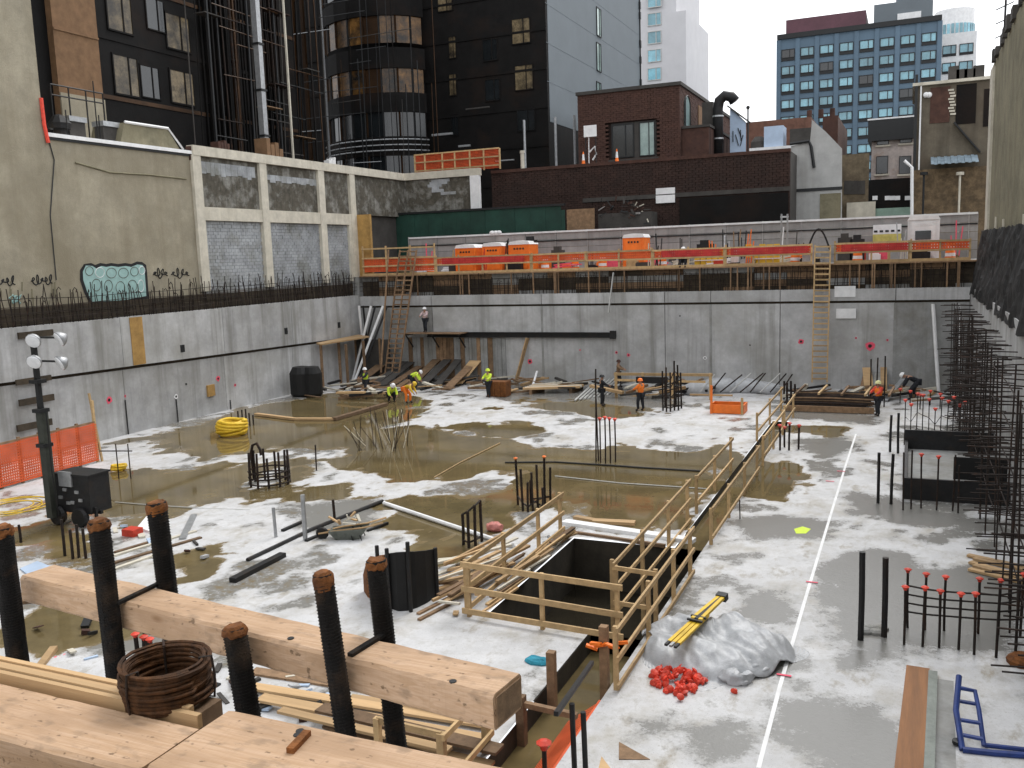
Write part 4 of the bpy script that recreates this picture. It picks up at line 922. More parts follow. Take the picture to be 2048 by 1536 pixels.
# brown tenement rear with metal awning
YT2 = 72.0
a, b = P(1830, 170, y=YT2), P(1990, 150, y=YT2)
tb = thing('brown_tenement', 'grey brown tenement rear wall with bricked windows and a blue metal awning', 'building', ((a.x+b.x)/2, YT2+4, 7.3))
ten = M('brown_render', (.135, .115, .085), .95, var=.25, scale=1, bump=.3, streak=.5, c2=(.09, .07, .05), amt=.5)
MB().box((a.x, YT2, 7.3), (b.x, YT2+9, P(1840, 172, y=YT2).z)).build('wall', ten, tb)
MB().box((a.x-.15, YT2-.2, P(1840, 172, y=YT2).z), (b.x, YT2+9, P(1840, 166, y=YT2).z)).build('coping', conc_frame, tb)
MB().bar((a.x+.1, YT2-.1, 11), (a.x+.1, YT2-.1, P(1832, 150, y=YT2).z), .18, .18).build('corner_pipe', frame_d, tb)
MB().bar((a.x+.4, YT2-.06, 12), (a.x+.4, YT2-.06, P(1842, 170, y=YT2).z), .12, .1).build('white_pipe', white_p, tb)
for px, py, w, h, mt in ((1880, 210, 30, 58, brick), (1932, 208, 30, 64, dark_clad), (1978, 215, 16, 60, dark_clad)):
    p = P(px, py, y=YT2); s = 2*F/YT2/1.05; MB().box((p.x-w/s, YT2-.04, p.z-h/s), (p.x+w/s, YT2-.003, p.z+h/s)).build('bricked_window', mt, tb)
for k in range(9): p = P(1902+(k % 3)*2, 180+k*6, y=YT2-.02); MB().box((p.x-.18, YT2-.07, p.z-.06), (p.x+.18, YT2-.003, p.z+.06)).build('pale_brick', conc_frame, tb)
for px in (1852, 1858): p = P(px, 190, y=YT2-.05); MB().sphere((p.x, YT2-.1, p.z), .2, 8, 5).build('wall_lamp', white_p, tb)
MB().bar(P(1908, 245, y=YT2-.08), P(1960, 305, y=YT2-.08), .5, .1).build('stair_stringer', frame_d, tb)
aw = [P(1862, 322, y=70.3), P(1958, 308, y=70.3)]
o = MB(); n = 14
for k in range(n):
    x0 = aw[0].x+(aw[1].x-aw[0].x)*k/n; x1 = aw[0].x+(aw[1].x-aw[0].x)*(k+1)/n
    o.prism([(x0, 70, aw[0].z-.25-.04*(k % 2)), (x1-.01, 70, aw[0].z-.25-.04*(k % 2)), (x1-.01, YT2-.05, aw[0].z+.35-.04*(k % 2)), (x0, YT2-.05, aw[0].z+.35-.04*(k % 2))], (0, 0, .05))
o.build('awning', M('blue_tin', (.28, .36, .42), .5, metal=.3, var=.25, scale=2), tb)
for px in (1908, 1924, 1940, 1958): p = P(px, 140, y=YT2+2); MB().box((p.x-.35, YT2+2, P(1840, 172, y=YT2).z), (p.x+.35, YT2+2.7, p.z+U(-.2, .4))).build('chimney', tar, tb)
MB().box((a.x, YT2-.6, 7.3), (b.x, YT2-.1, P(1900, 336, y=YT2-.6).z)).build('lower_wall', M('tan_rubble', (.17, .12, .07), .95, var=.5, scale=2.2, bump=.5, c2=(.06, .045, .03), amt=.5), tb)
for px in (1848, 1920): p = P(px, 350, y=70.5); tag(MB().lathe([(.07, 7.3), (.07, p.z), (.25, p.z), (.25, p.z+.2)], (p.x, 70.5, 0), 8).build('street_pole', conc_frame if px == 1920 else frame_d), 'short %s pole in front of the brown tenement' % ('cream capped' if px == 1920 else 'dark'), 'pole')
# olive wall on the right
XO = 3.85
ow = thing('olive_building', 'olive stucco building rising over the right edge of the pit', 'building', (8, 30, 7.3))
MB().box((XO, -6, 5.0), (16, 57.0, 17.7)).build('wall', stucco_r, ow)
MB().box((XO-.12, 55.4, 6.0), (XO+.0, 57.05, 17.4)).build('corner_strip', conc_frame, ow)
for k in range(16): y = 25+k*2+U(-.5, .5); MB().box((XO-.3+U(0, .2), y, 17.6), (XO+.6, y+U(.4, 1.2), 17.8+U(.1, .6))).build('roof_block', tar, ow)
MB().box((XO+.3, 30, 17.7), (XO+4, 45, 20.5)).build('bulkhead', stucco_r, ow)
MB().tube((XO+.3, 55, 17.7), (XO+.35, 55, 22.5), .06, 6).build('aerial', steel_b, ow)
for k in range(6): MB().bar((XO-.1, 55, 18+k*.7), (XO+.7, 55, 18.3+k*.7), .05, .05).build('aerial_arm', steel_b, ow)
a, b = P(2010, 500, x=XO), P(2046, 500, x=XO)
MB().box((XO-.06, b.y, 7.5), (XO-.004, a.y, P(2030, 470, x=XO).z)).build('mint_patch', mint, ow)
for k in range(5): y = 38+k*4; MB().tube((XO-.1, y, 7), (XO-.1, y, 9+U(-.3, .6)), .05, 5).build('wall_conduit', conc_frame, ow)

# ------------------------------------------------------------------ street fence, hoarding
YFn = 61.5
fn = thing('street_fence', 'long pale grey board fence behind the portable toilets', 'fence', (-15, YFn, 7.3))
x = -35.2
while x < 3.6:
    w = min(2.35, 3.7-x)
    for k in range(5): MB().box((x+.03, YFn-.02-(.015 if k % 2 else 0), 7.32+k*.54), (x+w-.02, YFn+.04, 7.84+k*.54)).build('board', fence_g, fn)
    MB().box((x-.06, YFn-.1, 7.3), (x+.02, YFn-.03, 10.1)).build('post', fence_g, fn); x += 2.4
MB().box((-35.2, YFn-.13, 9.95), (3.65, YFn+.05, 10.07)).build('top_rail', white_p, fn); MB().box((-35.2, YFn-.1, 9.35), (3.65, YFn-.04, 9.43)).build('rail', steel_b, fn)
hd = thing('green_hoarding', 'dark green plywood hoarding in front of the frame building', 'hoarding', (-30, 63.2, 7.3))
xa, xb = P(748, 440, y=63).x, P(1130, 440, y=63).x; x = xa; k = 0
while x < xb: MB().box((x, 63+U(0, .03), 7.3), (min(xb, x+1.21), 63.06, 11.95 if x < xb-1.5 else 11.6)).build('panel', dark_green, hd); x += 1.22
MB().box((xa, 62.9, 11.9), (xb, 63.2, 12.05)).build('top_rail', frame_d, hd)
tag(MB().box((xb+.1, 63.1, 7.3), (xb+2.2, 63.2, 11.6)).build('plywood_gate', wood_o), 'weathered brown gate boards at the right end of the green hoarding', 'gate')
tw = thing('two_post_frame', 'pale steel goal frame standing behind the right ladder', 'frame', (P(1567, 430, y=60).x, 60, 7.3))
for px in (1563, 1575): p = P(px, 428, y=60); MB().tube((p.x, 60, 7.3), (p.x, 60, p.z), .06, 6).build('post', grey_m, tw)
p = P(1569, 432, y=60); MB().box((p.x-.25, 59.95, p.z-.1), (p.x+.25, 60.05, p.z)).build('cross_piece', grey_m, tw)

# portable toilets
def toilet(px, w_m, Y, ztop_, body, label, roofm=white_p, win=False, door=True):
    p = P(px, 500, y=Y); x = p.x; o = thing('portable_toilet', label, 'portable toilet', (x, Y+w_m/2, 7.3), group='portable toilets along the street fence')
    h = ztop_-7.3; w = w_m/2
    MB().box((x-w, Y, 7.3), (x+w, Y+w_m, 7.3+.12)).build('base', grey_m, o)
    MB().box((x-w+.03, Y+.03, 7.42), (x+w-.03, Y+w_m-.03, 7.3+h-.28)).build('cabin', body, o)
    MB().prism([(x-w, Y-.02, 7.3+h-.28), (x+w, Y-.02, 7.3+h-.28), (x+w*.85, Y-.02, 7.3+h-.06), (x, Y-.02, 7.3+h), (x-w*.85, Y-.02, 7.3+h-.06)], (0, w_m+.04, 0)).build('roof', roofm, o)
    d = MB().box((x-w*.72, Y-.0, 7.5), (x+w*.72, Y+.028, 7.3+h-.4)).build('door', body, o)
    MB().box((x+w*.5, Y-.05, 8.3), (x+w*.6, Y-.002, 8.5)).build('handle', frame_d, d)
    for k in range(4): MB().box((x-w*.5+k*w*.27, Y-.02, 7.3+h-.62), (x-w*.5+k*w*.27+w*.16, Y-.003, 7.3+h-.5)).build('vent_slot', frame_d if not win else white_p, d)
    for s in (-1, 1): MB().box((x+s*w*.93-.03, Y-.02, 7.42), (x+s*w*.93+.03, Y+.03, 7.3+h-.28)).build('corner_post', body, o)
    if win:
        MB().box((x-w*.5, Y-.05, 8.55), (x+w*.45, Y-.003, 9.05)).build('dark_window', glass_d, d)
        MB().box((x-w*.45, Y-.05, 7.95), (x+w*.4, Y-.003, 8.4)).build('purple_poster', M('purple_print', (.10, .05, .16), .6, bump=0), d)
    return o
toilet(930, 1.62, 58.3, 9.35, orange, 'orange portable toilet with a white roof, leftmost of the three adjoining ones')
toilet(984, 1.55, 58.4, 9.4, orange, 'orange portable toilet in the middle of the three adjoining ones')
toilet(1038, 1.62, 58.3, 9.45, orange, 'orange portable toilet with a white roof, rightmost of the three adjoining ones')
toilet(1267, 1.5, 58.4, 9.6, orange, 'orange portable toilet standing alone in the middle of the street')
toilet(1846, 1.75, 58.2, 9.95, white_p, 'large white portable toilet with a dark window near the right end', win=True)
# yellow and white items behind the rail
for px0, px1, py0, py1, lb in ((1388, 1448, 498, 532, 'yellow plastic barrier panels behind the orange rail, the left pair'), (1490, 1560, 490, 530, 'yellow plastic barrier panels behind the orange rail, right of the white can')):
    a, b = P(px0, py0, y=57.6), P(px1, py1, y=57.6); o = thing('barrier_panels', lb, 'barrier', ((a.x+b.x)/2, 57.6, 7.35)); n = 5
    for k in range(n): x0 = a.x+(b.x-a.x)*k/n; MB().box((x0+.03, 57.6+U(-.05, .05), 7.35), (x0+(b.x-a.x)/n-.03, 57.7, a.z+U(-.1, .05))).build('panel', yellow, o)
    for z in (7.7, 8.15): MB().box((a.x, 57.52, z), (b.x, 57.56, z+.06)).build('strap', white_p, o)
p = P(1470, 515, y=57.4); o = thing('white_can', 'white steel drum with a dark base between the yellow barriers', 'drum', (p.x, 57.4, 7.34))
MB().lathe([(.27, 7.55), (.27, 8.4), (.2, 8.48)], (p.x, 57.4, 0), 12).build('drum', white_p, o); MB().lathe([(.28, 7.34), (.28, 7.55)], (p.x, 57.4, 0), 12).build('drum_base', steel_b, o)
a, b = P(1746, 450, y=61.2), P(1802, 486, y=61.2)
o = thing('banner', 'white and yellow banner hung on the grey fence', 'banner', ((a.x+b.x)/2, 61.2, b.z))
MB().box((a.x, 61.3, (a.z+b.z)/2), (b.x, 61.33, a.z)).build('white_half', white_p, o); MB().box((a.x, 61.3, b.z), (b.x, 61.33, (a.z+b.z)/2-.005)).build('yellow_half', M('faded_yellow', (.55, .48, .14), .8, var=.25, scale=3, bump=0), o)
for k in range(5): x = a.x+(b.x-a.x)*(k+.5)/5; MB().box((x-.1, 61.27, (a.z+b.z)/2+.12), (x+.1, 61.298, (a.z+b.z)/2+.24)).build('print', frame_d, o)
o = thing('hose_arch', 'black hose bent in an arch behind the top of the right ladder', 'hose', (P(1637, 460, y=59).x, 59, 7.3))
MB().path([P(1615+45*t, 500-42*math.sin(math.pi*t), y=59) for t in [k/12 for k in range(13)]], .06, 6).build('hose', steel_b, o)
for px, py, s, mt, lb in ((1410, 488, .5, steel_b, 'black generator on the walkway behind the left yellow barriers'), (1690, 475, .4, tar, 'dark tool chest by the fence right of the hose arch'), (1715, 478, .4, steel_b, 'black tool chest next to the dark one by the fence'), (1060, 480, .4, steel_b, 'black bin behind the rails right of the three toilets'), (1115, 500, .4, tar, 'dark sack pile behind the rails left of the single toilet')):
    p = P(px, py, y=59.5); o = MB(); o.box((p.x-s, 59.3, 7.3), (p.x+s, 59.9, p.z)).box((p.x-s*.6, 59.35, p.z), (p.x+s*.5, 59.8, p.z+.25)); tag(o.build('equipment_box', mt), lb, 'box')
o = thing('rag_bundle', 'white rag thrown over the grey street fence above the toilets', 'rag', (P(990, 465, y=YFn).x, YFn-.2, 10.05))
for k in range(3): p = P(984+k*7, 466-k % 2*4, y=YFn-.1); MB().sphere((p.x, YFn-.1, 10.14), .22, 8, 5, (1, .6, .7)).build('cloth', white_p, o)

def barrel(px, Y, label):
    p = P(px, 520, y=Y); o = thing('traffic_barrel', label, 'barrel', (p.x, Y, 7.34))
    for k, mt in enumerate((orange, white_p, orange, white_p, orange)): MB().lathe([(.29-.018*k, 7.36+.19*k), (.28-.018*k, 7.545+.19*k)], (p.x, Y, 0), 12).build('band', mt, o)
for px, lb in ((1090, 'striped orange barrel right of the three toilets'), (1150, 'striped orange barrel midway between the three toilets and the single one'), (1205, 'striped orange barrel left of the single toilet'), (1325, 'striped orange barrel right of the single toilet'), (1590, 'striped orange barrel beside the right ladder'), (1715, 'striped orange barrel under the banner side of the fence'), (860, 'striped orange barrel left of the three toilets'), (1900, 'striped orange barrel right of the white toilet')): barrel(px, 57.9, lb)
zn = lambda px: 'left of the three toilets' if px < 900 else 'by the three toilets' if px < 1070 else 'just left of the single toilet' if px < 1240 else 'just right of the single toilet' if px < 1400 else 'among the yellow barriers' if px < 1600 else 'between the right ladder and the banner' if px < 1740 else 'around the white toilet'
nm_ = {}
for k in range(64):
    px = U(835, 1935); Y = U(57.0, 60.8); p = P(px, 520, y=Y); mt, w_ = random.choice([(orange, 'orange'), (red_p, 'red'), (tar, 'dark'), (steel_b, 'black'), (conc_frame, 'cream'), (wood_y, 'timber'), (wood_o, 'brown'), (white_p, 'white'), (grey_m, 'grey'), (pink_p, 'pink')]); kind = random.choice(['crate', 'bundle', 'upright'])
    m = MB()
    if kind == 'crate': w, h = U(.2, .6), U(.2, .9); m.box((p.x-w, Y, 7.34), (p.x+w, Y+U(.3, .7), 7.34+h)); m.box((p.x-w*.9, Y+.02, 7.34+h), (p.x+w*.7, Y+.25, 7.4+h))
    elif kind == 'bundle':
        for q in range(4): m.bar((p.x-U(.4, 1), Y+q*.1, 7.4+.1*q), (p.x+U(.4, 1.2), Y+q*.1, 7.42+.1*q+U(0, .2)), .09, .08)
    else:
        for q in range(3): m.bar((p.x+q*.14, Y, 7.34), (p.x+q*.14+U(-.2, .2), Y+U(0, .3), 7.34+U(.9, 2.3)), .07, .06)
    tag(m.build('site_material', mt), '%s %s behind the rails %s' % (w_, {'crate': 'lidded crate', 'bundle': 'bundle of boards', 'upright': 'clump of upright poles'}[kind], zn(px)), 'site material', 'site materials behind the far rim rails')
# guard rails with orange net along the far rim
def net(name, x0, x1, y, z0, z1, parent, mat_=orange_n, dx=.13, holes=.35):
    m = MB(); n = int((x1-x0)/dx)
    for k in range(n):
        x = x0+k*dx; m.add([(x, y, z0), (x+dx*holes, y, z0), (x+dx*holes, y+.01, z1), (x, y+.01, z1)], [(0, 1, 2, 3)])
    nz = max(3, int((z1-z0)/dx))
    for k in range(nz): z = z0+(z1-z0)*k/nz; m.add([(x0, y+.012, z), (x1, y+.012, z), (x1, y+.012, z+dx*holes), (x0, y+.012, z+dx*holes)], [(0, 1, 2, 3)])
    return stuff(m.build(name, mat_, parent))
segs = [(724, 870), (870, 1062), (1062, 1172), (1172, 1305), (1305, 1450), (1450, 1625), (1668, 1820), (1820, 1942)]
for i, (p0, p1) in enumerate(segs):
    a, b = P(p0, 500, y=56.25).x, P(p1, 500, y=56.25).x
    zt_ = 9.35 if i == 0 else 8.5
    o = thing('guard_rail', ['tall timber guard rail with red cloth at the far left corner', 'orange netted guard rail in front of the three toilets', 'orange netted guard rail just right of the three toilets', 'orange netted guard rail before the single toilet', 'orange netted guard rail left of the yellow barriers', 'orange netted guard rail from the barriers to the right ladder', 'orange netted guard rail right of the right ladder', 'orange netted guard rail at the white toilet'][i], 'guard rail', ((a+b)/2, 56.25, 7.34), group='guard rails along the far rim')
    n = max(2, int(round((b-a)/1.9)))
    for k in range(n+1): x = a+(b-a)*k/n+(.05 if k == 0 else -.05 if k == n else 0); MB().box((x-.05, 56.2, 7.34), (x+.05, 56.28, zt_+U(0, .15))).build('post', wood_y, o)
    for z in ((8.0, 8.55, 9.25) if i == 0 else (7.95, zt_-.05)): MB().bar((a, 56.16, z+U(-.03, .03)), (b, 56.16, z+U(-.03, .03)), .05, .11).build('rail', wood_y, o)
    MB().bar((a, 56.16, 7.42), (b, 56.16, 7.42), .04, .16).build('toe_board', wood_y, o)
    net('safety_net', a, b, 56.32, 7.95 if i != 0 else 7.6, zt_-.05 if i else 8.6, o, dx=.14, holes=.74)
    if i in (1, 4, 5, 6): net('red_net', a+U(0, .6), b-U(0, .5), 56.12, 8.0, 8.42, o, M('red_mesh', (.50, .035, .03), .7, var=.3, scale=2, bump=0) if 'red_mesh' not in MATS else MATS['red_mesh'], dx=.12, holes=.8)
for k in range(34):  # timber props and uprights under the walkway
    px = U(830, 1930); p = P(px, 555, y=56.0)
    MB().box((p.x-.04, 55.98, 5.88), (p.x+.04, 56.06, 7.26)).build('upright', wood_o, bw)
o = thing('plank', 'long pale plank leaning from the far rim down over the wall groove', 'plank', (P(1215, 620, y=55.7).x, 55.5, 4))
MB().bar(P(1227, 545, y=55.95), P(1217, 625, y=55.45), .16, .05).build('board', frame_w, o)

# ladders
def ladder(tl, tr, bl, br, yt, yb, nr, label, mid=False, mt=wood_y, w=.1):
    a, b, c_, d_ = P(*tl, y=yt), P(*tr, y=yt), P(*bl, y=yb), P(*br, y=yb)
    c_.z = max(c_.z, .02); d_.z = max(d_.z, .02)
    o = thing('ladder', label, 'ladder', ((c_.x+d_.x)/2, yb, 0), group='timber ladders on the far wall')
    MB().bar(a, c_, w, w*.7).build('side_rail', mt, o); MB().bar(b, d_, w, w*.7).build('side_rail', mt, o)
    if mid: MB().bar((a+b)/2, (c_+d_)/2, w, w*.7).build('middle_rail', mt, o)
    for k in range(nr):
        t = (k+.7)/nr; p, q = c_.lerp(a, t), d_.lerp(b, t); MB().bar(p+Vector((0, -.05, 0)), q+Vector((0, -.05, 0)), .05, .09).build('rung', mt, o)
    return o
ladder((800, 500), (833, 500), (770, 752), (797, 752), 55.95, 53.8, 26, 'weathered double timber ladder rising by the left corner of the far wall', mid=True, mt=wood_o, w=.12)
ladder((1630, 490), (1661, 490), (1624, 765), (1654, 765), 55.95, 54.6, 25, 'pale timber ladder rising to the walkway on the right of the far wall')
tag(MB().bar(P(777, 500, y=56), P(762, 745, y=53.6), .09, .09).build('ladder_handrail', wood_o), 'single timber pole standing left of the double ladder', 'pole')
for i, (p0, p1) in enumerate((((718, 612), (668, 752)), ((742, 612), (690, 760)), ((766, 612), (708, 765)))):
    a, b = P(*p0, y=54.9), P(*p1, z=0.05); a.x = max(a.x, XL+.25); b.x = max(b.x, XL+.25)
    o = tag(MB().tube(a, b, .09, 8).build('raking_brace', white_p), ['white raking steel brace at the left corner, nearest the left wall', 'middle white raking steel brace at the left corner', 'white raking steel brace at the left corner, nearest the double ladder'][i], 'brace', 'raking braces in the left corner')
    a2 = a+Vector((.28, .1, 0)); b2 = b+Vector((.28, .1, 0))
    tag(MB().tube(a2, b2, .07, 8).build('raking_brace', steel_b), ['black raking brace beside the leftmost white brace', 'black raking brace beside the middle white brace', 'black raking brace beside the rightmost white brace'][i], 'brace', 'raking braces in the left corner')
p0, p1 = P(1866, 608, y=55.5), P(1878, 775, y=55.0); p1.z = .02
tag(MB().tube(p0, p1, .10, 8).build('white_pipe', white_p), 'thick white pipe leaning on the far wall near its right end', 'pipe')
p0, p1 = P(1918, 608, y=55.4), P(1922, 775, y=55.2); p1.z = .02
tag(MB().tube(p0, p1, .06, 8).build('white_pipe', white_p), 'thinner white pipe upright among the rebar at the right corner', 'pipe')

# ------------------------------------------------------------------ people
def skinned(name, joints, edges, rad, mat_, parent, root=0, sub=1):
    keys = list(joints); idx = {k: i for i, k in enumerate(keys)}
    me = bpy.data.meshes.new(name); me.from_pydata([joints[k] for k in keys], [(idx[a], idx[b]) for a, b in edges], []); me.materials.append(mat_)
    o = bpy.data.objects.new(name, me); C.objects.link(o); o.parent = parent
    o.modifiers.new('skin', 'SKIN')
    for i, k in enumerate(keys):
        r = rad[k]; me.skin_vertices[0].data[i].radius = r if hasattr(r, '__len__') else (r, r)
        me.skin_vertices[0].data[i].use_root = (i == root)
    s = o.modifiers.new('sub', 'SUBSURF'); s.levels = sub; s.render_levels = sub
    return o
def person(px, py, pose, label, top, trousers, hat, yaw=0, base_z=0.0, y=None, arms='down', vest=None, k=1.0):
    g = P(px, py, y=y) if y else G(px, py)
    o = thing('person', label, 'person', (g.x, g.y, base_z), local=True)
    V = Vector
    lean = {'stand': .0, 'bend': 1.15, 'crouch': .75, 'sit': .2}[pose]
    pz = {'stand': .93, 'bend': .90, 'crouch': .42, 'sit': .45}[pose]; py0 = {'stand': 0, 'bend': -.18, 'crouch': -.12, 'sit': 0}[pose]
    def tor(d, x=0, f=0):  # along the spine
        return V((x, py0+d*math.sin(lean)+f*math.cos(lean), pz+d*math.cos(lean)-f*math.sin(lean)))
    J = {'pelvis': tor(0), 'waist': tor(.16), 'chest': tor(.36), 'neck': tor(.54, 0, .01), 'head': tor(.63, 0, .03), 'crown': tor(.76, 0, .03), 'nose': tor(.64, 0, .125)}
    for s, n in ((-1, 'l'), (1, 'r')):
        J['sh'+n] = tor(.46, s*.19); 
        if arms == 'forward': el, wr = V((s*.24, .16, -.16)), V((s*.16, .36, -.24))
        elif arms == 'up': el, wr = V((s*.26, .14, .06)), V((s*.18, .26, .28))
        else: el, wr = V((s*.08, -.02, -.28)), V((s*.07, .07, -.52))
        if pose in ('bend', 'crouch'): el, wr = V((s*.05, .10, -.26)), V((s*.0, .22, -.45 if pose == 'bend' else -.38))
        if arms in ('forward', 'up') and pose == 'stand': el = V((s*.06, el.y, el.z)); wr = V((s*.0, wr.y, wr.z))
        J['el'+n] = J['sh'+n]+el; J['wr'+n] = J['sh'+n]+wr
        d = (J['wr'+n]-J['el'+n]).normalized(); J['pa'+n] = J['wr'+n]+d*.07
        side = d.cross(V((1, 0, 0))).normalized()
        for i, (off, ln) in enumerate(((-.03, .075), (-.01, .09), (.012, .085), (.032, .065))): J['f%d%s' % (i, n)] = J['pa'+n]+side*off+d*ln+V((-s*.02, 0, 0))
        J['th'+n] = J['wr'+n]+d*.05+side*-.055+V((-s*.015, 0, 0))
        J['hip'+n] = J['pelvis']+V((s*.10, 0, -.03))
        if pose in ('crouch', 'sit'):
            J['kn'+n] = V((s*.17, .30, .50)); J['an'+n] = V((s*.15, .05 if pose == 'crouch' else .34, .09))
        else:
            st = .10 if n == 'l' else -.05
            J['kn'+n] = V((s*.11, st+.03, .50)); J['an'+n] = V((s*.13, st-.02, .09))
        J['toe'+n] = J['an'+n]+V((s*.02, .17, -.05))
    R = dict(pelvis=(.15, .115), waist=(.135, .10), chest=(.165, .115), neck=.058, head=(.082, .10), crown=(.055, .065), nose=.018)
    for n in 'lr':
        R.update({'sh'+n: .07, 'el'+n: .046, 'wr'+n: .03, 'pa'+n: (.036, .02), 'th'+n: .009, 'hip'+n: .10, 'kn'+n: .062, 'an'+n: .042, 'toe'+n: .035})
        for i in range(4): R['f%d%s' % (i, n)] = .009
    E = [('pelvis', 'waist'), ('waist', 'chest'), ('chest', 'neck'), ('neck', 'head'), ('head', 'crown'), ('head', 'nose')]
    for n in 'lr':
        E += [('chest', 'sh'+n), ('sh'+n, 'el'+n), ('el'+n, 'wr'+n), ('wr'+n, 'pa'+n), ('wr'+n, 'th'+n), ('pelvis', 'hip'+n), ('hip'+n, 'kn'+n), ('kn'+n, 'an'+n), ('an'+n, 'toe'+n)]
        E += [('pa'+n, 'f%d%s' % (i, n)) for i in range(4)]
    skinned('body', J, E, R, skin, o)
    def grow(keys, edges, add, name, mt):
        rr = {q: tuple(v+add for v in (R[q] if hasattr(R[q], '__len__') else (R[q], R[q]))) for q in keys}
        return skinned(name, {q: J[q] for q in keys}, edges, rr, mt, o)
    grow(['pelvis', 'hipl', 'hipr', 'knl', 'knr', 'anl', 'anr'], [('pelvis', 'hipl'), ('pelvis', 'hipr'), ('hipl', 'knl'), ('hipr', 'knr'), ('knl', 'anl'), ('knr', 'anr')], .028, 'trousers', trousers)
    grow(['chest', 'waist', 'pelvis', 'shl', 'shr', 'ell', 'elr', 'wrl', 'wrr'], [('chest', 'waist'), ('waist', 'pelvis'), ('chest', 'shl'), ('chest', 'shr'), ('shl', 'ell'), ('shr', 'elr'), ('ell', 'wrl'), ('elr', 'wrr')], .03, 'jacket', top)
    if vest: grow(['chest', 'waist', 'pelvis', 'shl', 'shr'], [('chest', 'waist'), ('waist', 'pelvis'), ('chest', 'shl'), ('chest', 'shr')], .045, 'vest', vest)
    for n in 'lr':
        grow(['an'+n, 'toe'+n], [('an'+n, 'toe'+n)], .022, 'boot', steel_b)
    if hat:
        h = MB(); c = tor(.70, 0, .03); ax = tor(1)-tor(0)
        h.lathe([(.155, -.01), (.15, .015), (.135, .02), (.128, .07), (.10, .115), (.05, .14), (.01, .145)], (0, 0, 0), 14)
        rot = Matrix.Rotation(-lean, 3, 'X'); h.v = [tuple(rot @ Vector(v)+c) for v in h.v]
        ho = bpy.data.objects.new('hard_hat', h.mesh('hard_hat', hat, True)); C.objects.link(ho); ho.parent = o
    o.rotation_euler = (0, 0, yaw); o.scale = (k, k, k)
    return o
person(1282, 822, 'stand', 'worker in an orange vest and black trousers standing by the rebar bundle', hivis_o, cloth_d, orange, yaw=1.2, arms='forward', vest=hivis_o)
person(1204, 812, 'stand', 'worker in dark clothes standing left of the orange vested worker', cloth_d, cloth_d, frame_d, yaw=-1.0, arms='forward')
person(733, 790, 'stand', 'worker in a lime vest at the foot of the white braces', cloth_d, cloth_d, white_p, yaw=2.6, arms='forward', vest=hivis, k=1.0)
person(782, 803, 'crouch', 'worker in a lime vest crouching at the foot of the double ladder', hivis, cloth_d, white_p, yaw=-2.2, vest=hivis, k=1.1)
person(816, 806, 'bend', 'worker in yellow and orange bending beside the crouching worker', yellow, hivis_o, yellow, yaw=-1.5)
person(828, 780, 'bend', 'worker in a lime vest bending over behind the crouching workers', hivis, cloth_d, white_p, yaw=-1.2, vest=hivis)
person(978, 795, 'stand', 'worker in a lime top with dark trousers standing by the rust red crate', hivis, cloth_d, hivis, yaw=2.9, arms='forward')
person(1237, 775, 'stand', 'worker in brown clothes against the far wall under pink marks', wood_o, cloth_d, brick, yaw=-1.4, arms='forward')
person(1756, 832, 'stand', 'worker in a red top and pale hard hat beside the three tall bars', red_p, cloth_d, M('pale_yellow_hat', (.75, .72, .35), .5), yaw=2.4, arms='forward', vest=hivis_o)
person(1826, 800, 'bend', 'worker in dark clothes bent over near the thick white pipe', cloth_d, cloth_d, white_p, yaw=1.57, k=1.15)
person(852, 672, 'stand', 'worker in a pale shirt and dark trousers up on the wall platform', cloth_p, cloth_d, white_p, yaw=3.0, base_z=3.36, y=YB-.75, arms='forward')
person(1368, 545, 'sit', 'worker in black with a white hat sitting at the edge of the far rim', cloth_d, cloth_d, white_p, yaw=math.pi, base_z=7.34, y=56.55)
# platform on the far wall
a, b = P(815, 685, y=YB-.7), P(930, 685, y=YB-.7)
o = thing('work_platform', 'plank platform with clutter fixed to the far wall under the pale shirted worker', 'platform', ((a.x+b.x)/2, YB-.7, 3.3))
for k in range(4): MB().box((a.x, YB-1.3+k*.3, 3.3), (b.x, YB-1.02+k*.3, 3.355)).build('plank', wood_o, o)
for x in (a.x+.2, (a.x+b.x)/2, b.x-.2):
    MB().box((x-.06, YB-1.25, 3.18), (x+.06, YB-.27, 3.295)).build('bracket', steel_b, o); MB().bar((x, YB-1.2, 3.18), (x, YB-.3, 2.3), .07, .07).build('strut', steel_b, o)

# ------------------------------------------------------------------ rebar starters
capm = MB().lathe([(.05, -.05), (.06, 0), (.10, .03), (.11, .05), (.05, .085), (.01, .09)], n=8)
cap_me = {'o': capm.mesh('cap', orange), 'r': capm.mesh('cap', red_p)}
def bars(name, label, L, r=.03, cap=None, caps=None, ties=(), lean=.02, group=None, cs=.6, mt=rebar):
    """upright bars given by their foot and top in the photo"""
    ft = [G(bx, by) for bx, by, ty in L]
    c = sum(ft, Vector())/len(ft); o = thing(name, label, 'rebar', (c.x, c.y, 0), group)
    tops = []
    for i, ((bx, by, ty), f) in enumerate(zip(L, ft)):
        h = max(.15, up_z(bx, ty, f.y)); t = f+Vector((U(-lean, lean)*h, U(-lean, lean)*h, h)); tops.append(t)
        MB().path([f-Vector((0, 0, .03)), f.lerp(t, .5)+Vector((U(-.01, .01), 0, 0)), t], r, 6).build('bar', mt, o)
        if cap and (caps is None or i in caps): inst(cap_me[cap], 'cap', o, t, (0, 0, 0), (cs, cs, cs))
    for frac in ties:
        MB().path([f.lerp(t, frac) for f, t in zip(ft, tops)], r*.7, 5).build('tie_bar', rebar, o)
    return o
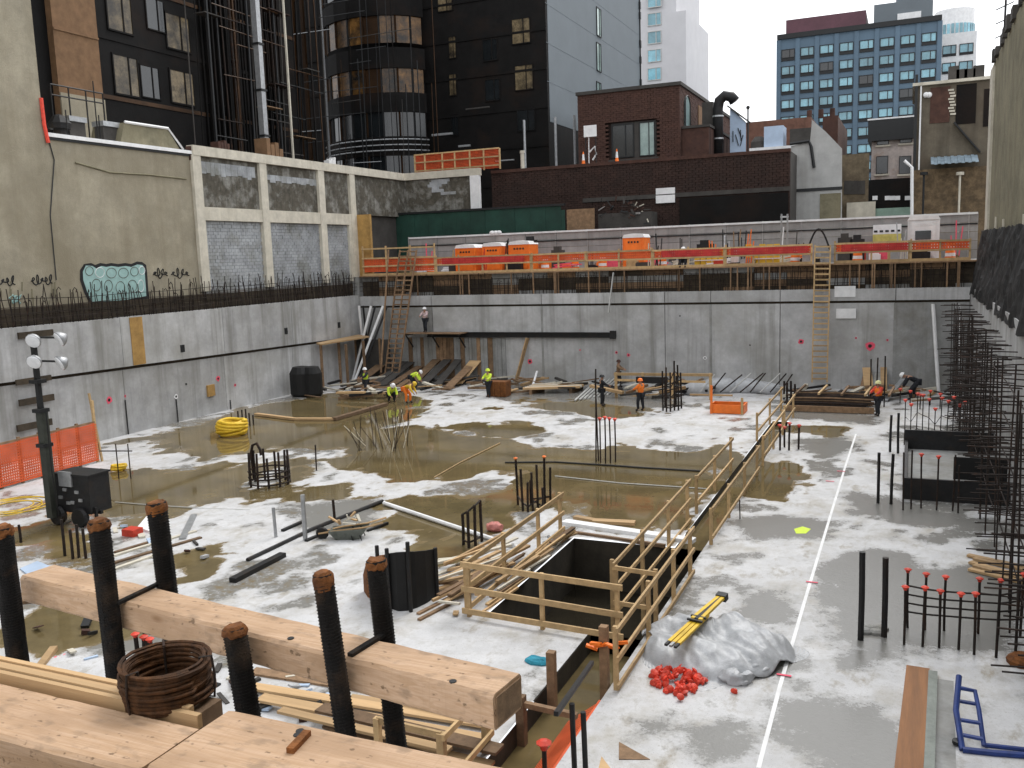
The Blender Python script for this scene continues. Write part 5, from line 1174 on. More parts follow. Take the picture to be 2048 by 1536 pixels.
def cage(px, py, wpx, ty, n, label, r=.03, ties=2, hook=False):
    f = G(px, py); R_ = wpx/2/F*(f-CAMP).dot(FWD); o = thing('rebar_cage', label, 'rebar', (f.x, f.y, 0))
    h = up_z(px, ty, f.y)
    for k in range(n):
        t = 2*math.pi*k/n+.2; b = Vector((f.x+R_*math.cos(t), f.y+R_*math.sin(t), 0)); hh = h*U(.72, 1.0)
        MB().path([b, b+Vector((U(-.03, .03), U(-.03, .03), hh))], r, 6).build('bar', rebar, o)
    for k in range(ties):
        z = .12+.22*k; MB().path([(f.x+R_*1.03*math.cos(q), f.y+R_*1.03*math.sin(q), z) for q in [2*math.pi*j/18 for j in range(18)]], r*.7, 5, closed=True).build('tie_ring', rebar, o)
    if hook:
        x0 = f.x-R_; MB().path([(x0, f.y, .1), (x0-.05, f.y, h*.8), (x0+.05, f.y, h*1.0), (x0+.25, f.y, h*1.06), (x0+.4, f.y, h*.9), (x0+.42, f.y, h*.75)], r*1.2, 6).build('hooked_bar', rebar, o)
    return o
cage(540, 968, 78, 893, 11, 'round cage of black starter bars with a hooked bar on the left puddle edge', r=.045, ties=3, hook=True)
bars('starter_bars', 'cluster of black starter bars with two orange caps behind the pit rail', [(1036, 1010, 918), (1046, 1022, 938), (1056, 1026, 965), (1066, 1022, 945), (1076, 1018, 930), (1090, 1012, 915), (1101, 1008, 935), (1062, 1008, 960), (1086, 1022, 975)], .04, 'o', caps=(0, 5), ties=(.2,), cs=.7)
bars('starter_bars', 'four black bent starter bars in the olive puddle left of the pit', [(927, 1090, 1028), (938, 1096, 1022), (951, 1092, 1010), (964, 1084, 1000)], .045, ties=(.15, .98))
bars('starter_bars', 'thin starter bars with red caps standing in the far puddle', [(1192, 925, 738), (1201, 925, 838), (1211, 926, 836), (1221, 926, 838), (1231, 924, 840), (1197, 922, 760)], .03, 'r', caps=(1, 2, 3, 4), cs=.9)
bars('starter_bars', 'tall bundle of dark column bars right of the orange vested worker', [(1326, 822, 742), (1333, 824, 735), (1341, 824, 745), (1349, 822, 722), (1357, 822, 730), (1363, 818, 745), (1330, 816, 760), (1352, 815, 752)], .045, ties=(.1, .35, .6, .8))
bars('starter_bars', 'three short bars with red caps on pale concrete right of the drain', [(1560, 902, 852), (1578, 902, 848), (1597, 900, 852), (1569, 896, 856)], .045, 'r', cs=.9)
bars('starter_bars', 'row of short rusty bars behind the yellow hose coil', [(478, 853, 822), (486, 855, 820), (494, 856, 818), (500, 852, 826), (507, 850, 830)], .04)
bars('black_stakes', 'two thick black stakes standing in wet concrete on the right', [(1721, 1282, 1103), (1768, 1276, 1115)], .07, mt=steel_b, lean=.01)
o = bars('starter_bars', 'front row of thin bars with red caps on the right wet concrete', [(1808, 1292, 1176), (1845, 1296, 1178), (1878, 1298, 1184), (1917, 1302, 1190), (1948, 1312, 1190), (1992, 1318, 1165), (2030, 1322, 1160)], .03, 'r', ties=(), cs=.75, caps=(0, 1, 2, 3, 4))
bars('starter_bars', 'rear row of thin bars with red caps on the right wet concrete', [(1815, 1258, 1142), (1850, 1262, 1150), (1888, 1264, 1156), (1956, 1270, 1160), (1996, 1272, 1162), (2040, 1276, 1150)], .03, 'r', cs=.75, ties=(.3, .45, .6, .75))
bars('black_stakes', 'four black stakes on the slab left of the black curb form', [(1756, 1008, 905), (1782, 1010, 908), (1780, 905, 830), (1796, 908, 826)], .055, mt=steel_b)
L = []
for k in range(11): L.append((1808+k*12, 905-U(0, 14), 800+U(-12, 20)))
bars('starter_bars', 'back rows of thin bars with many red caps behind the black curb form', L, .022, 'r', ties=(.35, .65), cs=.9)
L = [(1806, 1022, 905), (1822, 1020, 900), (1842, 1018, 910), (1873, 1022, 915), (1905, 1024, 910), (1916, 1028, 930), (1960, 1040, 915), (1998, 1050, 930)]
bars('starter_bars', 'bars with red caps rising along the front of the black curb form', L, .03, 'r', caps=(2, 3), cs=.8)
bars('starter_bars', 'black bars standing under the light tower generator', [(130, 1112, 1040), (146, 1118, 1060), (158, 1116, 1050), (172, 1118, 1058), (42, 1085, 1050)], .045)
bars('starter_bars', 'three bars with pink caps behind the rusty wire coil', [(276, 1318, 1272), (291, 1316, 1278), (303, 1320, 1282), (293, 1300, 1248)], .05, 'r', caps=(0, 1, 2), cs=.9)
for i, (px, by, ty, r_, lb) in enumerate(((552, 1076, 1016, .05, 'grey stake left of the long dark pipe'), (611, 1082, 990, .07, 'tall grey stake astride the long dark pipe'), (670, 1045, 1000, .045, 'dark stake at the upper end of the wheelbarrow'), (633, 942, 890, .03, 'thin stake in the puddle right of the round cage'), (1480, 1040, 1000, .02, 'short thin stake near the right puddle'))):
    f = G(px, by); h = up_z(px, ty, f.y); tag(MB().tube(f, f+Vector((U(-.03, .03), 0, h)), r_, 6).build('stake', grey_m if i < 2 else rebar), lb, 'stake')
# tall bars by the red worker and bunches sticking up along the far work strip
bars('starter_bars', 'three tall dark bars beside the worker in the red top', [(1741, 812, 718), (1752, 812, 715), (1768, 815, 712)], .04)
bars('starter_bars', 'dark upright bars bundled at the left end of the rebar stack', [(1568, 800, 762), (1574, 812, 765), (1582, 806, 762), (1590, 808, 768)], .06)

# ------------------------------------------------------------------ black curb form on the right, curved form, heaps
p = G(1806, 1000); q = G(1803, 935)
cf = thing('curb_form', 'black box form around a raised pad on the right of the slab', 'formwork', (2.0, (p.y+q.y)/2, 0))
MB().box((p.x, p.y, 0), (XR-.02, p.y+.12, .75)).build('front_panel', steel_b, cf); MB().box((p.x, q.y+1.6, 0), (XR-.02, q.y+1.72, 1.15)).build('rear_panel', steel_b, cf)
MB().box((p.x, p.y+.13, 0), (p.x+.12, q.y+1.59, .75)).build('side_panel', steel_b, cf); MB().box((p.x+.13, p.y+.13, 0), (XR-.02, q.y+1.59, .4)).build('pad', conc_d, cf)
a, b = P(1908, 915, y=p.y+.6), P(2046, 968, y=p.y+.6)
MB().bar((a.x, p.y+.7, (a.z+b.z)/2), (XR-.05, p.y+.7, (a.z+b.z)/2), .06, a.z-b.z).build('cover_sheet', blackp, cf)
g = G(800, 1222); cu = thing('curved_form', 'black curved steel form standing on the slab behind the timber', 'formwork', (g.x, g.y, 0))
def arc_sheet(pxs, base, tops, t=.04):
    m = MB(); pts = [G(px, by) for px, by in zip(pxs, base)]; zs = [up_z(px, ty, p.y) for px, ty, p in zip(pxs, tops, pts)]
    for (p, zp), (q, zq) in zip(zip(pts, zs), list(zip(pts, zs))[1:]):
        d = (q-p).normalized(); n = Vector((d.y, -d.x, 0))*-t
        m.add([p, q, q+Vector((0,0,zq)), p+Vector((0,0,zp)), p+n, q+n, q+n+Vector((0,0,zq)), p+n+Vector((0,0,zp))], [(0,1,2,3),(7,6,5,4),(3,2,6,7),(0,4,5,1),(0,3,7,4),(1,5,6,2)])
    return m
arc_sheet([770, 782, 797, 815, 835, 855, 878], [1208, 1220, 1225, 1224, 1218, 1208, 1192], [1112, 1108, 1106, 1105, 1104, 1102, 1098]).build('front_shell', blackp, cu)
arc_sheet([728, 735, 748, 765, 782], [1185, 1196, 1206, 1212, 1212], [1150, 1130, 1118, 1112, 1110]).build('side_shell', rust, cu)
for px, by, ty in ((780, 1222, 1098), (822, 1226, 1085), (760, 1208, 1092), (875, 1195, 1096)):
    f = G(px, by); MB().tube(f, f+Vector((0, 0, up_z(px, ty, f.y))), .05, 6).build('brace_post', steel_b, cu)
f = G(821, 1216); MB().tube(f, f+Vector((0, 0, .9)), .04, 6).build('grey_post', grey_m, cu)

# plastic covered heap with yellow tripod and red caps
hp = G(1430, 1300); hx, hy = 1.62, 1.5
mb = MB(); n1, n2 = 180, 70; vs = []
def heap_z(x, y):
    r = math.hypot(x/hx, y/hy); f = max(0, 1-r**2.2)
    return .46*f**.6*(1+.7*mnoise.noise(Vector((x*1.5+4, y*1.5, 2))))+min(1, f*4)*(.15*(1-abs(mnoise.noise(Vector((x*2.4+y*1.6, y*2.2, 7)))*2.2))*.45+.014*(1-2*abs(mnoise.noise(Vector((x*5.5, y*3.5+x*2, 1)))))+.005*(1-2*abs(mnoise.noise(Vector((x*11+y*5, y*9, 4))))))
for j in range(n2+1):
    for i in range(n1):
        t = 2*math.pi*i/n1; rr = j/n2*(1+.12*math.sin(t*3+.7)+.07*math.sin(t*7)); x, y = hx*rr*math.cos(t), hy*rr*math.sin(t)
        k = 1-.16*math.sin(t); vs.append((hp.x+x, hp.y+y*k, max(.006+.02*abs(math.sin(i*1.7+j)), heap_z(x, y*k))))
mb.add(vs, [(j*n1+i, j*n1+(i+1) % n1, (j+1)*n1+(i+1) % n1, (j+1)*n1+i) for j in range(n2) for i in range(n1)]+[tuple(range(n1-1, -1, -1))])
hm = mb.build('plastic_heap', plastic, smooth=True); tag(hm, 'grey plastic sheet draped over a heap beside the trench', 'tarp')
hm.modifiers.new('thick', 'SOLIDIFY').thickness = .012
def on_heap(px, py, dz=.0):
    q = G(px, py, z=.55); return Vector((q.x, q.y, .62+dz))
tp = thing('tripod', 'folded yellow survey tripod lying on the grey plastic sheet', 'tripod', tuple(on_heap(1395, 1262)))
a, b = on_heap(1348, 1292, -.05), on_heap(1442, 1218, .12); d = (b-a).normalized(); sdv = d.cross(Vector((0, 0, 1))).normalized()
for s in (-.085, 0, .085): 
    MB().bar(a+sdv*s*1.2+Vector((0, 0, .05)), a.lerp(b, .62)+sdv*s+Vector((0, 0, .05)), .075, .05).build('lower_leg', yellow, tp)
    MB().bar(a.lerp(b, .45)+sdv*s+Vector((0, 0, .10)), b+sdv*s*.6+Vector((0, 0, .08)), .08, .06).build('upper_leg', yellow if s else frame_d, tp)
    MB().bar(a+sdv*s*1.2-d*.16+Vector((0, 0, .05)), a+sdv*s*1.2+Vector((0, 0, .05)), .06, .045).build('foot', frame_d if s else grey_m, tp)
MB().bar(b-d*.02+Vector((0, 0, .06)), b+d*.13+Vector((0, 0, .08)), .23, .15).build('head', frame_d, tp)
for t in (.42, .5): MB().bar(a.lerp(b, t)-sdv*.17+Vector((0, 0, .11)), a.lerp(b, t)+sdv*.17+Vector((0, 0, .11)), .05, .04).build('clamp', frame_d, tp)
for i in range(112):
    t = U(0, 6.28); r = math.sqrt(U(0, 1)); px, py = 1360+r*56*math.cos(t), 1362+r*32*math.sin(t); g = G(px, py)
    if i == 110: g = G(1360, 1404)
    if i == 111: g = G(1470, 1388)
    z = .06+max(0, .16*(1-r))*U(.2, 1)
    c_ = bpy.data.objects.new('bar_protector', cap_me['r']); C.objects.link(c_); c_.location = (g.x, g.y, z); c_.rotation_euler = (U(0, 3), U(0, 3), U(0, 6)); c_.scale = (.72,)*3
    tag(c_, 'loose red plastic cap in the heap beside the grey plastic sheet' if i < 110 else ('single red rebar cap fallen in front of the cap heap' if i == 110 else 'red rebar cap lying alone under the right end of the plastic sheet'), 'rebar cap', 'loose red rebar caps')
for k, (px, py, s) in enumerate(((1500, 1345, .3), (1470, 1365, .28), (1535, 1318, .25))):
    g = G(px, py); m = MB(); m.sphere((g.x, g.y, s*.4), s, 30, 18, (1.2, .9, .5)); m.v = [(v[0]+.11*mnoise.noise(Vector(v)*5)+.05*mnoise.noise(Vector(v)*13), v[1]+.11*mnoise.noise(Vector(v)*6+Vector((9,0,0))), max(0, v[2]+.10*mnoise.noise(Vector(v)*5)+.05*mnoise.noise(Vector(v)*14))) for v in m.v]
    tag(m.build('bundle', plastic if k != 2 else conc_d, smooth=True), ['crumpled plastic lump at the right foot of the grey sheet', 'crumpled plastic lump lowest under the grey sheet', 'mottled grey sack at the right end of the grey sheet'][k], 'bundle')

# ------------------------------------------------------------------ yellow coil, hose lines, planks and pipes on the slab
def coil(c, R_, r, turns, h, mat_, label, name='hose_coil', seg=26, wob=.1, cat='coil'):
    pts = []
    for k in range(turns*seg):
        t = 2*math.pi*k/seg; z = r+h*abs(((k/seg*.37) % 1)*2-1)*.9; rr = R_*(1+wob*math.sin(k*.173)+U(-.02, .02))
        pts.append((c[0]+rr*math.cos(t), c[1]+rr*math.sin(t), c[2]+z))
    return tag(MB().path(pts, r, 5).build(name, mat_, smooth=True), label, cat)
g = G(465, 870); coil((g.x, g.y, 0), .66, .095, 9, .72, yellow, 'bulky coil of yellow hose on the wet floor near the left wall')
g = G(25, 1015); coil((g.x, g.y, 0), 1.0, .02, 5, .05, yellow, 'loose coil of thin yellow hose on the floor at the left edge', wob=.35)
g = G(238, 942); coil((g.x, g.y, 0), .28, .05, 4, .25, yellow, 'small yellow hose bundle behind the generator')
def line(name, pts, w, h, mt, label, cat='plank', z=.03, group=None, tube=False, z2=None):
    q = [G(*p, z=z) for p in pts]
    if z2 is not None: q[-1] = G(*pts[-1], z=z2)
    m = MB()
    if tube: m.path(q, w/2, 7)
    else:
        for a, b in zip(q, q[1:]): m.bar(a, b, w, h)
    return tag(m.build(name, mt), label, cat, group)
line('long_pipe', [(495, 1120), (625, 1058), (765, 1002)], .13, .13, steel_b, 'long dark pipe lying diagonally across the slab', 'pipe', tube=True, z=.07)
line('steel_section', [(465, 1162), (566, 1110)], .22, .16, steel_b, 'short black steel section in front of the long dark pipe', 'steel section', z=.08)
line('steel_section', [(565, 1062), (610, 1042)], .12, .1, steel_b, 'short dark bar above the long dark pipe', 'steel section', z=.05)
line('steel_section', [(612, 1082), (668, 1058)], .12, .08, steel_b, 'dark bar just below the long dark pipe', 'steel section', z=.05)
line('steel_section', [(735, 1062), (775, 1046)], .09, .08, steel_b, 'thin dark bar right of the wheelbarrow', 'steel section', z=.05)
line('white_pipe', [(768, 1006), (900, 1050), (1040, 1096)], .14, .14, white_p, 'long white pipe across the olive puddle to the pit', 'pipe', tube=True, z=.08)
line('white_plank', [(1128, 1044), (1388, 1082)], .34, .12, white_p, 'long white plank along the back edge of the pit', z=.06)
line('plank', [(1125, 1062), (1330, 1092)], .10, .1, wood_o, 'brown edge board just inside the white plank', z=.05)
line('plank', [(1150, 1034), (1192, 1042)], .22, .1, wood, 'short brown board behind the white plank, left of the longer one', z=.06)
line('plank', [(1186, 1042), (1270, 1046)], .3, .1, wood, 'pale tapered board in the puddle behind the white plank', z=.06)
line('plank', [(512, 828), (590, 838), (668, 838)], .26, .12, wood, 'orange brown plank across the puddle behind the hose coil', z=.08)
line('plank', [(668, 838), (772, 808)], .3, .16, wood_o, 'weathered beam running from the plank to the workers', z=.1)
line('hose', [(868, 955), (920, 925), (1000, 886)], .05, .05, pink_p if False else wood_y, 'thin pale rod lying across the puddle', 'rod', tube=True)
line('cable', [(230, 1004), (300, 1010), (400, 1016), (500, 1020)], .035, .035, frame_w, 'pale cable lying from the generator along the puddle', 'cable', tube=True)
line('hose', [(1110, 952), (1240, 966), (1420, 978)], .04, .04, frame_w, 'thin pale hose across the olive water', 'hose', tube=True)
line('dark_hose', [(1010, 925), (1110, 924), (1240, 932), (1280, 935), (1400, 942)], .07, .07, steel_b, 'dark hose lying in the far side of the olive water', 'hose', tube=True)
line('string_line', [(1712, 868), (1690, 935), (1610, 1200), (1560, 1372), (1517, 1536)], .075, .012, white_p, 'white string line marked with pink running over the right of the slab', 'string')
for px, py in ((1624, 1168), (1568, 1355), (1660, 965), (1682, 945)): g = G(px, py); stuff(MB().box((g.x-.14, g.y-.03, .05), (g.x+.14, g.y+.03, .056)).build('paint_mark', pink_p, None))
line('plank', [(388, 1030), (365, 1078)], .2, .08, grey_m, 'grey steel channel lying beside the left rear threaded bar', z=.05, cat='steel section')
for k, (a, b) in enumerate((((215, 1115), (392, 1062)), ((220, 1128), (402, 1075)), ((222, 1140), (340, 1100)), ((230, 1105), (340, 1072)))):
    line('plank', [a, b], .14, .06, wood_o if k % 2 else conc_frame, ['pale batten nearest the generator in the left batten pile', 'longest brown batten in the left batten pile', 'pale short batten at the front of the left batten pile', 'brown batten at the back of the left batten pile'][k], 'batten', z=.05+.0*k, group='battens left of the rear threaded bar')
m = MB(); g = G(275, 1060); m.prism([g, G(300, 1030), G(318, 1045), G(300, 1068)], (0, 0, .1)); tag(m.build('plastic_bag', white_p), 'white plastic sheet lying right of the generator', 'plastic')
g = G(268, 1072); tag(MB().box((g.x-.3, g.y-.2, 0), (g.x+.2, g.y+.2, .25)).build('red_box', red_p), 'small red box lying by the white plastic sheet', 'box')
g = G(70, 1142); m = MB().prism([G(40, 1140), G(75, 1125), G(100, 1135), G(60, 1155)], (0, 0, .05)); tag(m.build('foil_sheet', sky_b), 'pale blue sheet on the floor behind the left end of the timber', 'sheet')
line('plank', [(40, 1205), (100, 1195)], .2, .1, wood_o, 'short weathered board beside the left threaded bar', z=.06)
line('plank', [(78, 1336), (108, 1296)], .16, .1, wood, 'short brown stick leaning behind the battens on the left', 'stick', z=.05)
g = G(122, 1325); m = MB()
for k in range(6): a = G(100+k*10, 1330-k*3); m.bar(a+Vector((0, 0, .01)), G(112+k*9, 1318-k*3+U(-5, 5))+Vector((0, 0, .01)), .05, .004)
struct(m.build('pink_floor_marks', pink_p))
# rag, plywood offcut, teal cloth, lime spray
g = G(1078, 1328); m = MB(); m.sphere((g.x, g.y, .05), .3, 10, 6, (1.1, .5, .35)); m.v = [(v[0]+.1*mnoise.noise(Vector(v)*5), v[1]+.08*mnoise.noise(Vector(v)*6), max(.003, v[2]+.06*mnoise.noise(Vector(v)*7))) for v in m.v]
tag(m.build('cloth', teal), 'crumpled teal cloth on the slab left of the trench', 'cloth')
tag(MB().prism([G(1238, 1488)+Vector((0,0,.004)), G(1238, 1523)+Vector((0,0,.004)), G(1300, 1523)+Vector((0,0,.004))], (0, 0, .04)).build('plywood_offcut', wood_o), 'triangular plywood offcut on the slab near the bottom edge', 'offcut')
tag(MB().prism([G(1203, 1516)+Vector((0,0,.004)), G(1196, 1545)+Vector((0,0,.004)), G(1225, 1545)+Vector((0,0,.004))], (0, 0, .03)).build('plywood_offcut', wood), 'small plywood corner cut off by the bottom edge of the photo', 'offcut')
struct(MB().prism([G(1588, 1060)+Vector((0,0,.03)), G(1605, 1055)+Vector((0,0,.03)), G(1622, 1060)+Vector((0,0,.03)), G(1612, 1069)+Vector((0,0,.03)), G(1592, 1069)+Vector((0,0,.03))], (0, 0, .004)).build('lime_paint_mark', hivis))
# right foreground: brown plank, grey channel, blue rack
q0, q1 = G(1836, 1336, z=.05), G(1812, 1600, z=.05); tag(MB().bar(q0, q1, .42, .06).build('plank', M('red_brown_plank', (.26, .11, .035), .6, var=.3, scale=5, axis='y', bump=.2)), 'wide red brown plank lying at the lower right', 'plank')
q0, q1 = G(1866, 1346, z=.07), G(1856, 1600, z=.07); tag(MB().bar(q0, q1, .16, .1).build('steel_channel', M('green_grey_steel', (.18, .20, .18), .5, metal=.3, var=.25, scale=4)), 'greenish steel channel beside the red brown plank', 'steel section')
tag(MB().bar(G(1884, 1360, z=.02), G(1885, 1600, z=.02), .4, .03).build('grey_board', conc_d), 'grey board beside the steel channel at the lower right', 'board')
bt = thing('blue_rack', 'blue steel cart frame lying on the slab at the lower right', 'cart', tuple(G(1935, 1500)))
A, B_, D_ = G(1918, 1352, z=.75), G(1925, 1500, z=.06), G(2060, 1512, z=.06)
MB().path([A, G(1912, 1420, z=.4), B_], .05, 8).build('upright', blue_p, bt)
MB().path([G(1921, 1376, z=.66), G(1950, 1382, z=.64), G(1958, 1420, z=.45), G(1968, 1492, z=.08)], .04, 8).build('side_loop', blue_p, bt)
for (p0, p1) in (((1918, 1402), (1953, 1408)), ((1922, 1440), (1960, 1446)), ((1926, 1470), (1965, 1478))): MB().bar(G(*p0, z=.4), G(*p1, z=.38), .07, .04).build('cross_bar', blue_p, bt)
MB().path([B_, G(1990, 1507, z=.06), D_], .06, 8).build('long_rail', blue_p, bt); MB().path([G(1970, 1490, z=.06), G(2060, 1500, z=.06)], .04, 8).build('long_rail', blue_p, bt)
MB().lathe([(.09, -.03), (.09, .03)], tuple(G(1916, 1484, z=.09)), 10).build('wheel', frame_d, bt)
g = G(2045, 1330); tag(MB().lathe([(.28, 0), (.3, .12), (.18, .22)], (g.x, g.y, 0), 10).build('rusty_lump', rust), 'rusty lump by the last red capped bar at the right edge', 'lump')
for k in range(5): line('lumber', [(1940+U(-5, 10), 1110+k*7), (2050, 1135+k*9+U(-6, 6))], .16, .06, wood, 'loose brown board among the rebar at the right edge', 'board', z=.08, group='boards under the rebar at the right edge')
for k, (px, py) in enumerate(((1740, 1262), (1752, 1270), (1730, 1268), (1762, 1262))):
    g = G(px, py); tag(MB().sphere((g.x, g.y, .06), .14, 7, 5, (1.2, 1, .6)).build('concrete_rubble', conc_d), 'grey rubble lump at the foot of the two thick stakes', 'rubble', 'rubble at the stakes')

# ------------------------------------------------------------------ timber rails round the pit
def rail_run(label, posts, zs, pw=.09, rw=.10, name='pit_rail', base=0, over=.15, mt=wood_y, skip_posts=()):
    """posts: ground points; zs: rail heights"""
    c = sum(posts, Vector())/len(posts); o = thing(name, label, 'railing', (c.x, c.y, 0), 'timber rails round the pit')
    for i, p in enumerate(posts):
        if i not in skip_posts: MB().box((p.x-pw/2, p.y-pw/2, base), (p.x+pw/2, p.y+pw/2, max(zs)+U(.0, .08))).build('post', mt, o)
    d = (posts[-1]-posts[0]).normalized(); n = Vector((d.y, -d.x, 0))*(pw*.5+.028)
    for z in zs:
        a, b = posts[0]-d*over, posts[-1]+d*over
        MB().bar(a+n+Vector((0, 0, z+U(-.02, .02))), b+n+Vector((0, 0, z+U(-.03, .03))), .05, rw).build('rail', mt, o)
    return o
V3 = lambda x, y: Vector((x, y, 0))
rail_run('timber rail along the near edge of the square pit', [V3(-9.3, 18.22), V3(-7.4, 18.1), V3(-5.6, 17.98)], (.2, .72, 1.3), rw=.13)
rail_run('timber rail along the left edge of the square pit', [V3(-9.45, 18.4), V3(-9.45, 20.6), V3(-9.45, 23.0), V3(-9.45, 24.75)], (.2, .72, 1.3), rw=.12)
rail_run('inner timber rail along the narrow drain on the right of the pit', [V3(-6.15, 19.4), V3(-6.15, 22), V3(-6.15, 24.8), V3(-6.15, 27.2)], (.1, .72, 1.3), base=-1.5)
rail_run('outer timber rail on the right edge of the pit, nearest the plastic sheet', [V3(-5.0, 15.9), V3(-5.0, 18.3), V3(-5.0, 20.6), V3(-5.0, 22.4)], (.15, .72, 1.3))
rail_run('short timber rail crossing between the inner and outer pit rails', [V3(-6.05, 19.35), V3(-5.1, 19.3)], (.4, 1.22), over=.05)
rail_run('upper timber rail along the drain in the middle distance', [V3(-6.08, 28.2), V3(-6.08, 31.2), V3(-6.08, 34.3)], (.45, 1.25))
rail_run('lower timber rail along the drain in the middle distance', [V3(-5.02, 25.2), V3(-5.02, 28.0), V3(-5.02, 31.0), V3(-5.02, 33.8)], (.3, 1.1))
rail_run('second timber rail further along the drain', [V3(-5.05, 35.5), V3(-5.05, 38.5), V3(-5.05, 41.5)], (.45, 1.15))
rail_run('farthest timber rail along the drain by the rebar stack', [V3(-5.95, 40), V3(-5.95, 44), V3(-5.9, 47.8)], (.5, 1.2))
rail_run('right hand end rail of the drain before the rebar stack', [V3(-5.1, 42.5), V3(-5.1, 46)], (.5, 1.15))
# near trench rail, braces, netting
o = rail_run('pale timber frame at the near end of the trench', [V3(-6.45, 11.5), V3(-6.42, 13.0)], (.35, 1.15), over=.1, pw=.12)
MB().bar((-6.45, 11.5, 1.12), (-7.6, 11.5, 1.16), .05, .11).build('rail', wood_y, o); MB().box((-7.65, 11.45, 0), (-7.55, 11.55, 1.2)).build('post', wood_y, o)
MB().bar((-6.45, 13.0, 1.16), (-7.0, 13.0, 1.2), .05, .11).build('rail', wood, o)
a, b = P(1112, 1428, y=11.6), P(1184, 1325, y=15.0)
tag(MB().bar(a, b, .07, .07).build('handrail_pipe', steel_b), 'dark pipe handrail sloping along the near trench', 'pipe')
o = thing('trench_frame', 'thick timber posts standing in the near trench', 'frame', (-6.0, 14.5, -.9))
for x, y, z in ((-6.28, 14.2, .5), (-6.22, 15.6, .75), (-5.3, 16.1, 1.2)): MB().box((x-.08, y-.08, -.9), (x+.08, y+.08, z)).build('post', wood_o, o)
MB().bar((-6.28, 14.2, .35), (-5.2, 14.2, .3), .1, .1).build('cross_beam', wood_o, o)
m = MB(); A, B_, C2, D2 = G(1222, 1388)+Vector((-.0, 0, -.1)), Vector((-5.17, 10.0, .0)), Vector((-5.75, 10.0, -.40)), Vector((-5.75, 15.2, -.40)); A = Vector((-5.17, 15.4, .0))
for k in range(90): t = k/90; p, q = A.lerp(B_, t), D2.lerp(C2, t); w = (B_-A).normalized()*.034; m.add([p, p+w, q+w, q], [(0, 1, 2, 3)])
for k in range(18): t = k/18; p, q = A.lerp(D2, t), B_.lerp(C2, t); w = (D2-A).normalized()*.024; m.add([p, p+w, q+w, q], [(0, 1, 2, 3)])
m.bar(A, B_, .05, .05); o = m.build('orange_net', orange_n); tag(o, 'orange mesh lining the right side of the near trench', 'safety net')
m = MB(); 
for k in range(8): a = P(1172+k*9, 1290-4*math.sin(k*2), y=16.0); m.bar(a, a+Vector((.14+U(-.04, .1), U(-.1, .1), U(-.1, .12))), U(.03, .12), U(.03, .08))
tag(m.build('orange_rag', orange), 'torn orange net wrapped on the trench post at the pit corner', 'safety net')
for k, (px, by, ty) in enumerate(((1150, 1560, 1408), (1172, 1560, 1425))):
    f = G(px, by); tag(MB().tube(f, f+Vector((-.02, 0, up_z(px, ty, f.y))), .045, 6).build('black_bar', steel_b), ['left one of two black bars by the near trench', 'right one of two black bars by the near trench'][k], 'bar')
f = G(1090, 1555); o = thing('capped_bar', 'bar with a red cap at the bottom by the trench frame', 'rebar', tuple(f)); MB().tube(f, f+Vector((0, 0, .55)), .04, 6).build('bar', rebar, o); inst(cap_me['r'], 'cap', o, f+Vector((0, 0, .55)), (0, 0, 0), (1.2, 1.2, 1.2))
# lumber heap left of the pit
for k in range(34):
    a = G(U(845, 960), U(1130, 1238)); t = U(0, 1)
    if k < 20: a = G(U(850, 945), U(1150, 1240)); b = Vector((a.x+U(.5, 1.6), a.y+U(1.6, 3.2), 0))
    else: b = Vector((a.x+U(.5, 1.2), a.y+U(-.3, .4), 0))
    z = U(.03, .35); b.x = min(b.x, -9.6); a.x = min(a.x, -9.6)
    tag(MB().bar(a+Vector((0, 0, z)), b+Vector((0, 0, z+U(-.02, .25))), (.13 if t > .5 else .07), U(.04, .07)).build('lumber_stick', random.choice([wood, wood, wood_o, conc_frame])), ('%s lumber stick in the tangle along the left pit rail, %s' % ('thick' if t > .5 else 'thin', 'near end' if a.y < 18.6 else 'near middle' if a.y < 19.4 else 'far middle' if a.y < 20.3 else 'far end')) if k < 20 else ('short lumber offcut lying crosswise %s' % ('at the left foot of the pit rail' if a.y < 19.5 else 'beside the middle of the left pit rail' if a.y < 20.6 else 'at the far part of the left pit rail')), 'lumber', 'lumber tangle left of the pit' if k < 20 else 'lumber offcuts left of the pit')
for k, (p0, p1) in enumerate((((838, 1240), (905, 1205)), ((836, 1228), (900, 1195)))): line('lumber_stick', [p0, p1], .1, .06, wood_o, ['lumber stick sticking out at the left end of the tangle, nearer', 'lumber stick sticking out at the left end of the tangle, farther'][k], 'lumber', z=.05)
for k in range(7): p = G(1095+U(-14, 20), 1080+U(-8, 26)); tag(MB().bar(p+Vector((0, 0, .1)), p+Vector((U(-.3, .3), U(-.3, .3), U(.1, .3))), .1, .05).build('scrap_sheet', plastic), 'white scrap tangled at the back left corner of the pit', 'scrap', 'white scrap at the pit corner')
g = G(990, 1062); PB = MB().sphere((g.x, g.y, .12), .26, 18, 12, (1.1, .8, .6)); PB.v = [(v[0]+.08*mnoise.noise(Vector(v)*6), v[1], max(.002, v[2]+.08*mnoise.noise(Vector(v)*7))) for v in PB.v]
tag(PB.build('pink_bag', M('pink_bag', (.55, .2, .17), .6, var=.3, scale=6)), 'dull pink bag behind the left pit rail', 'bag')

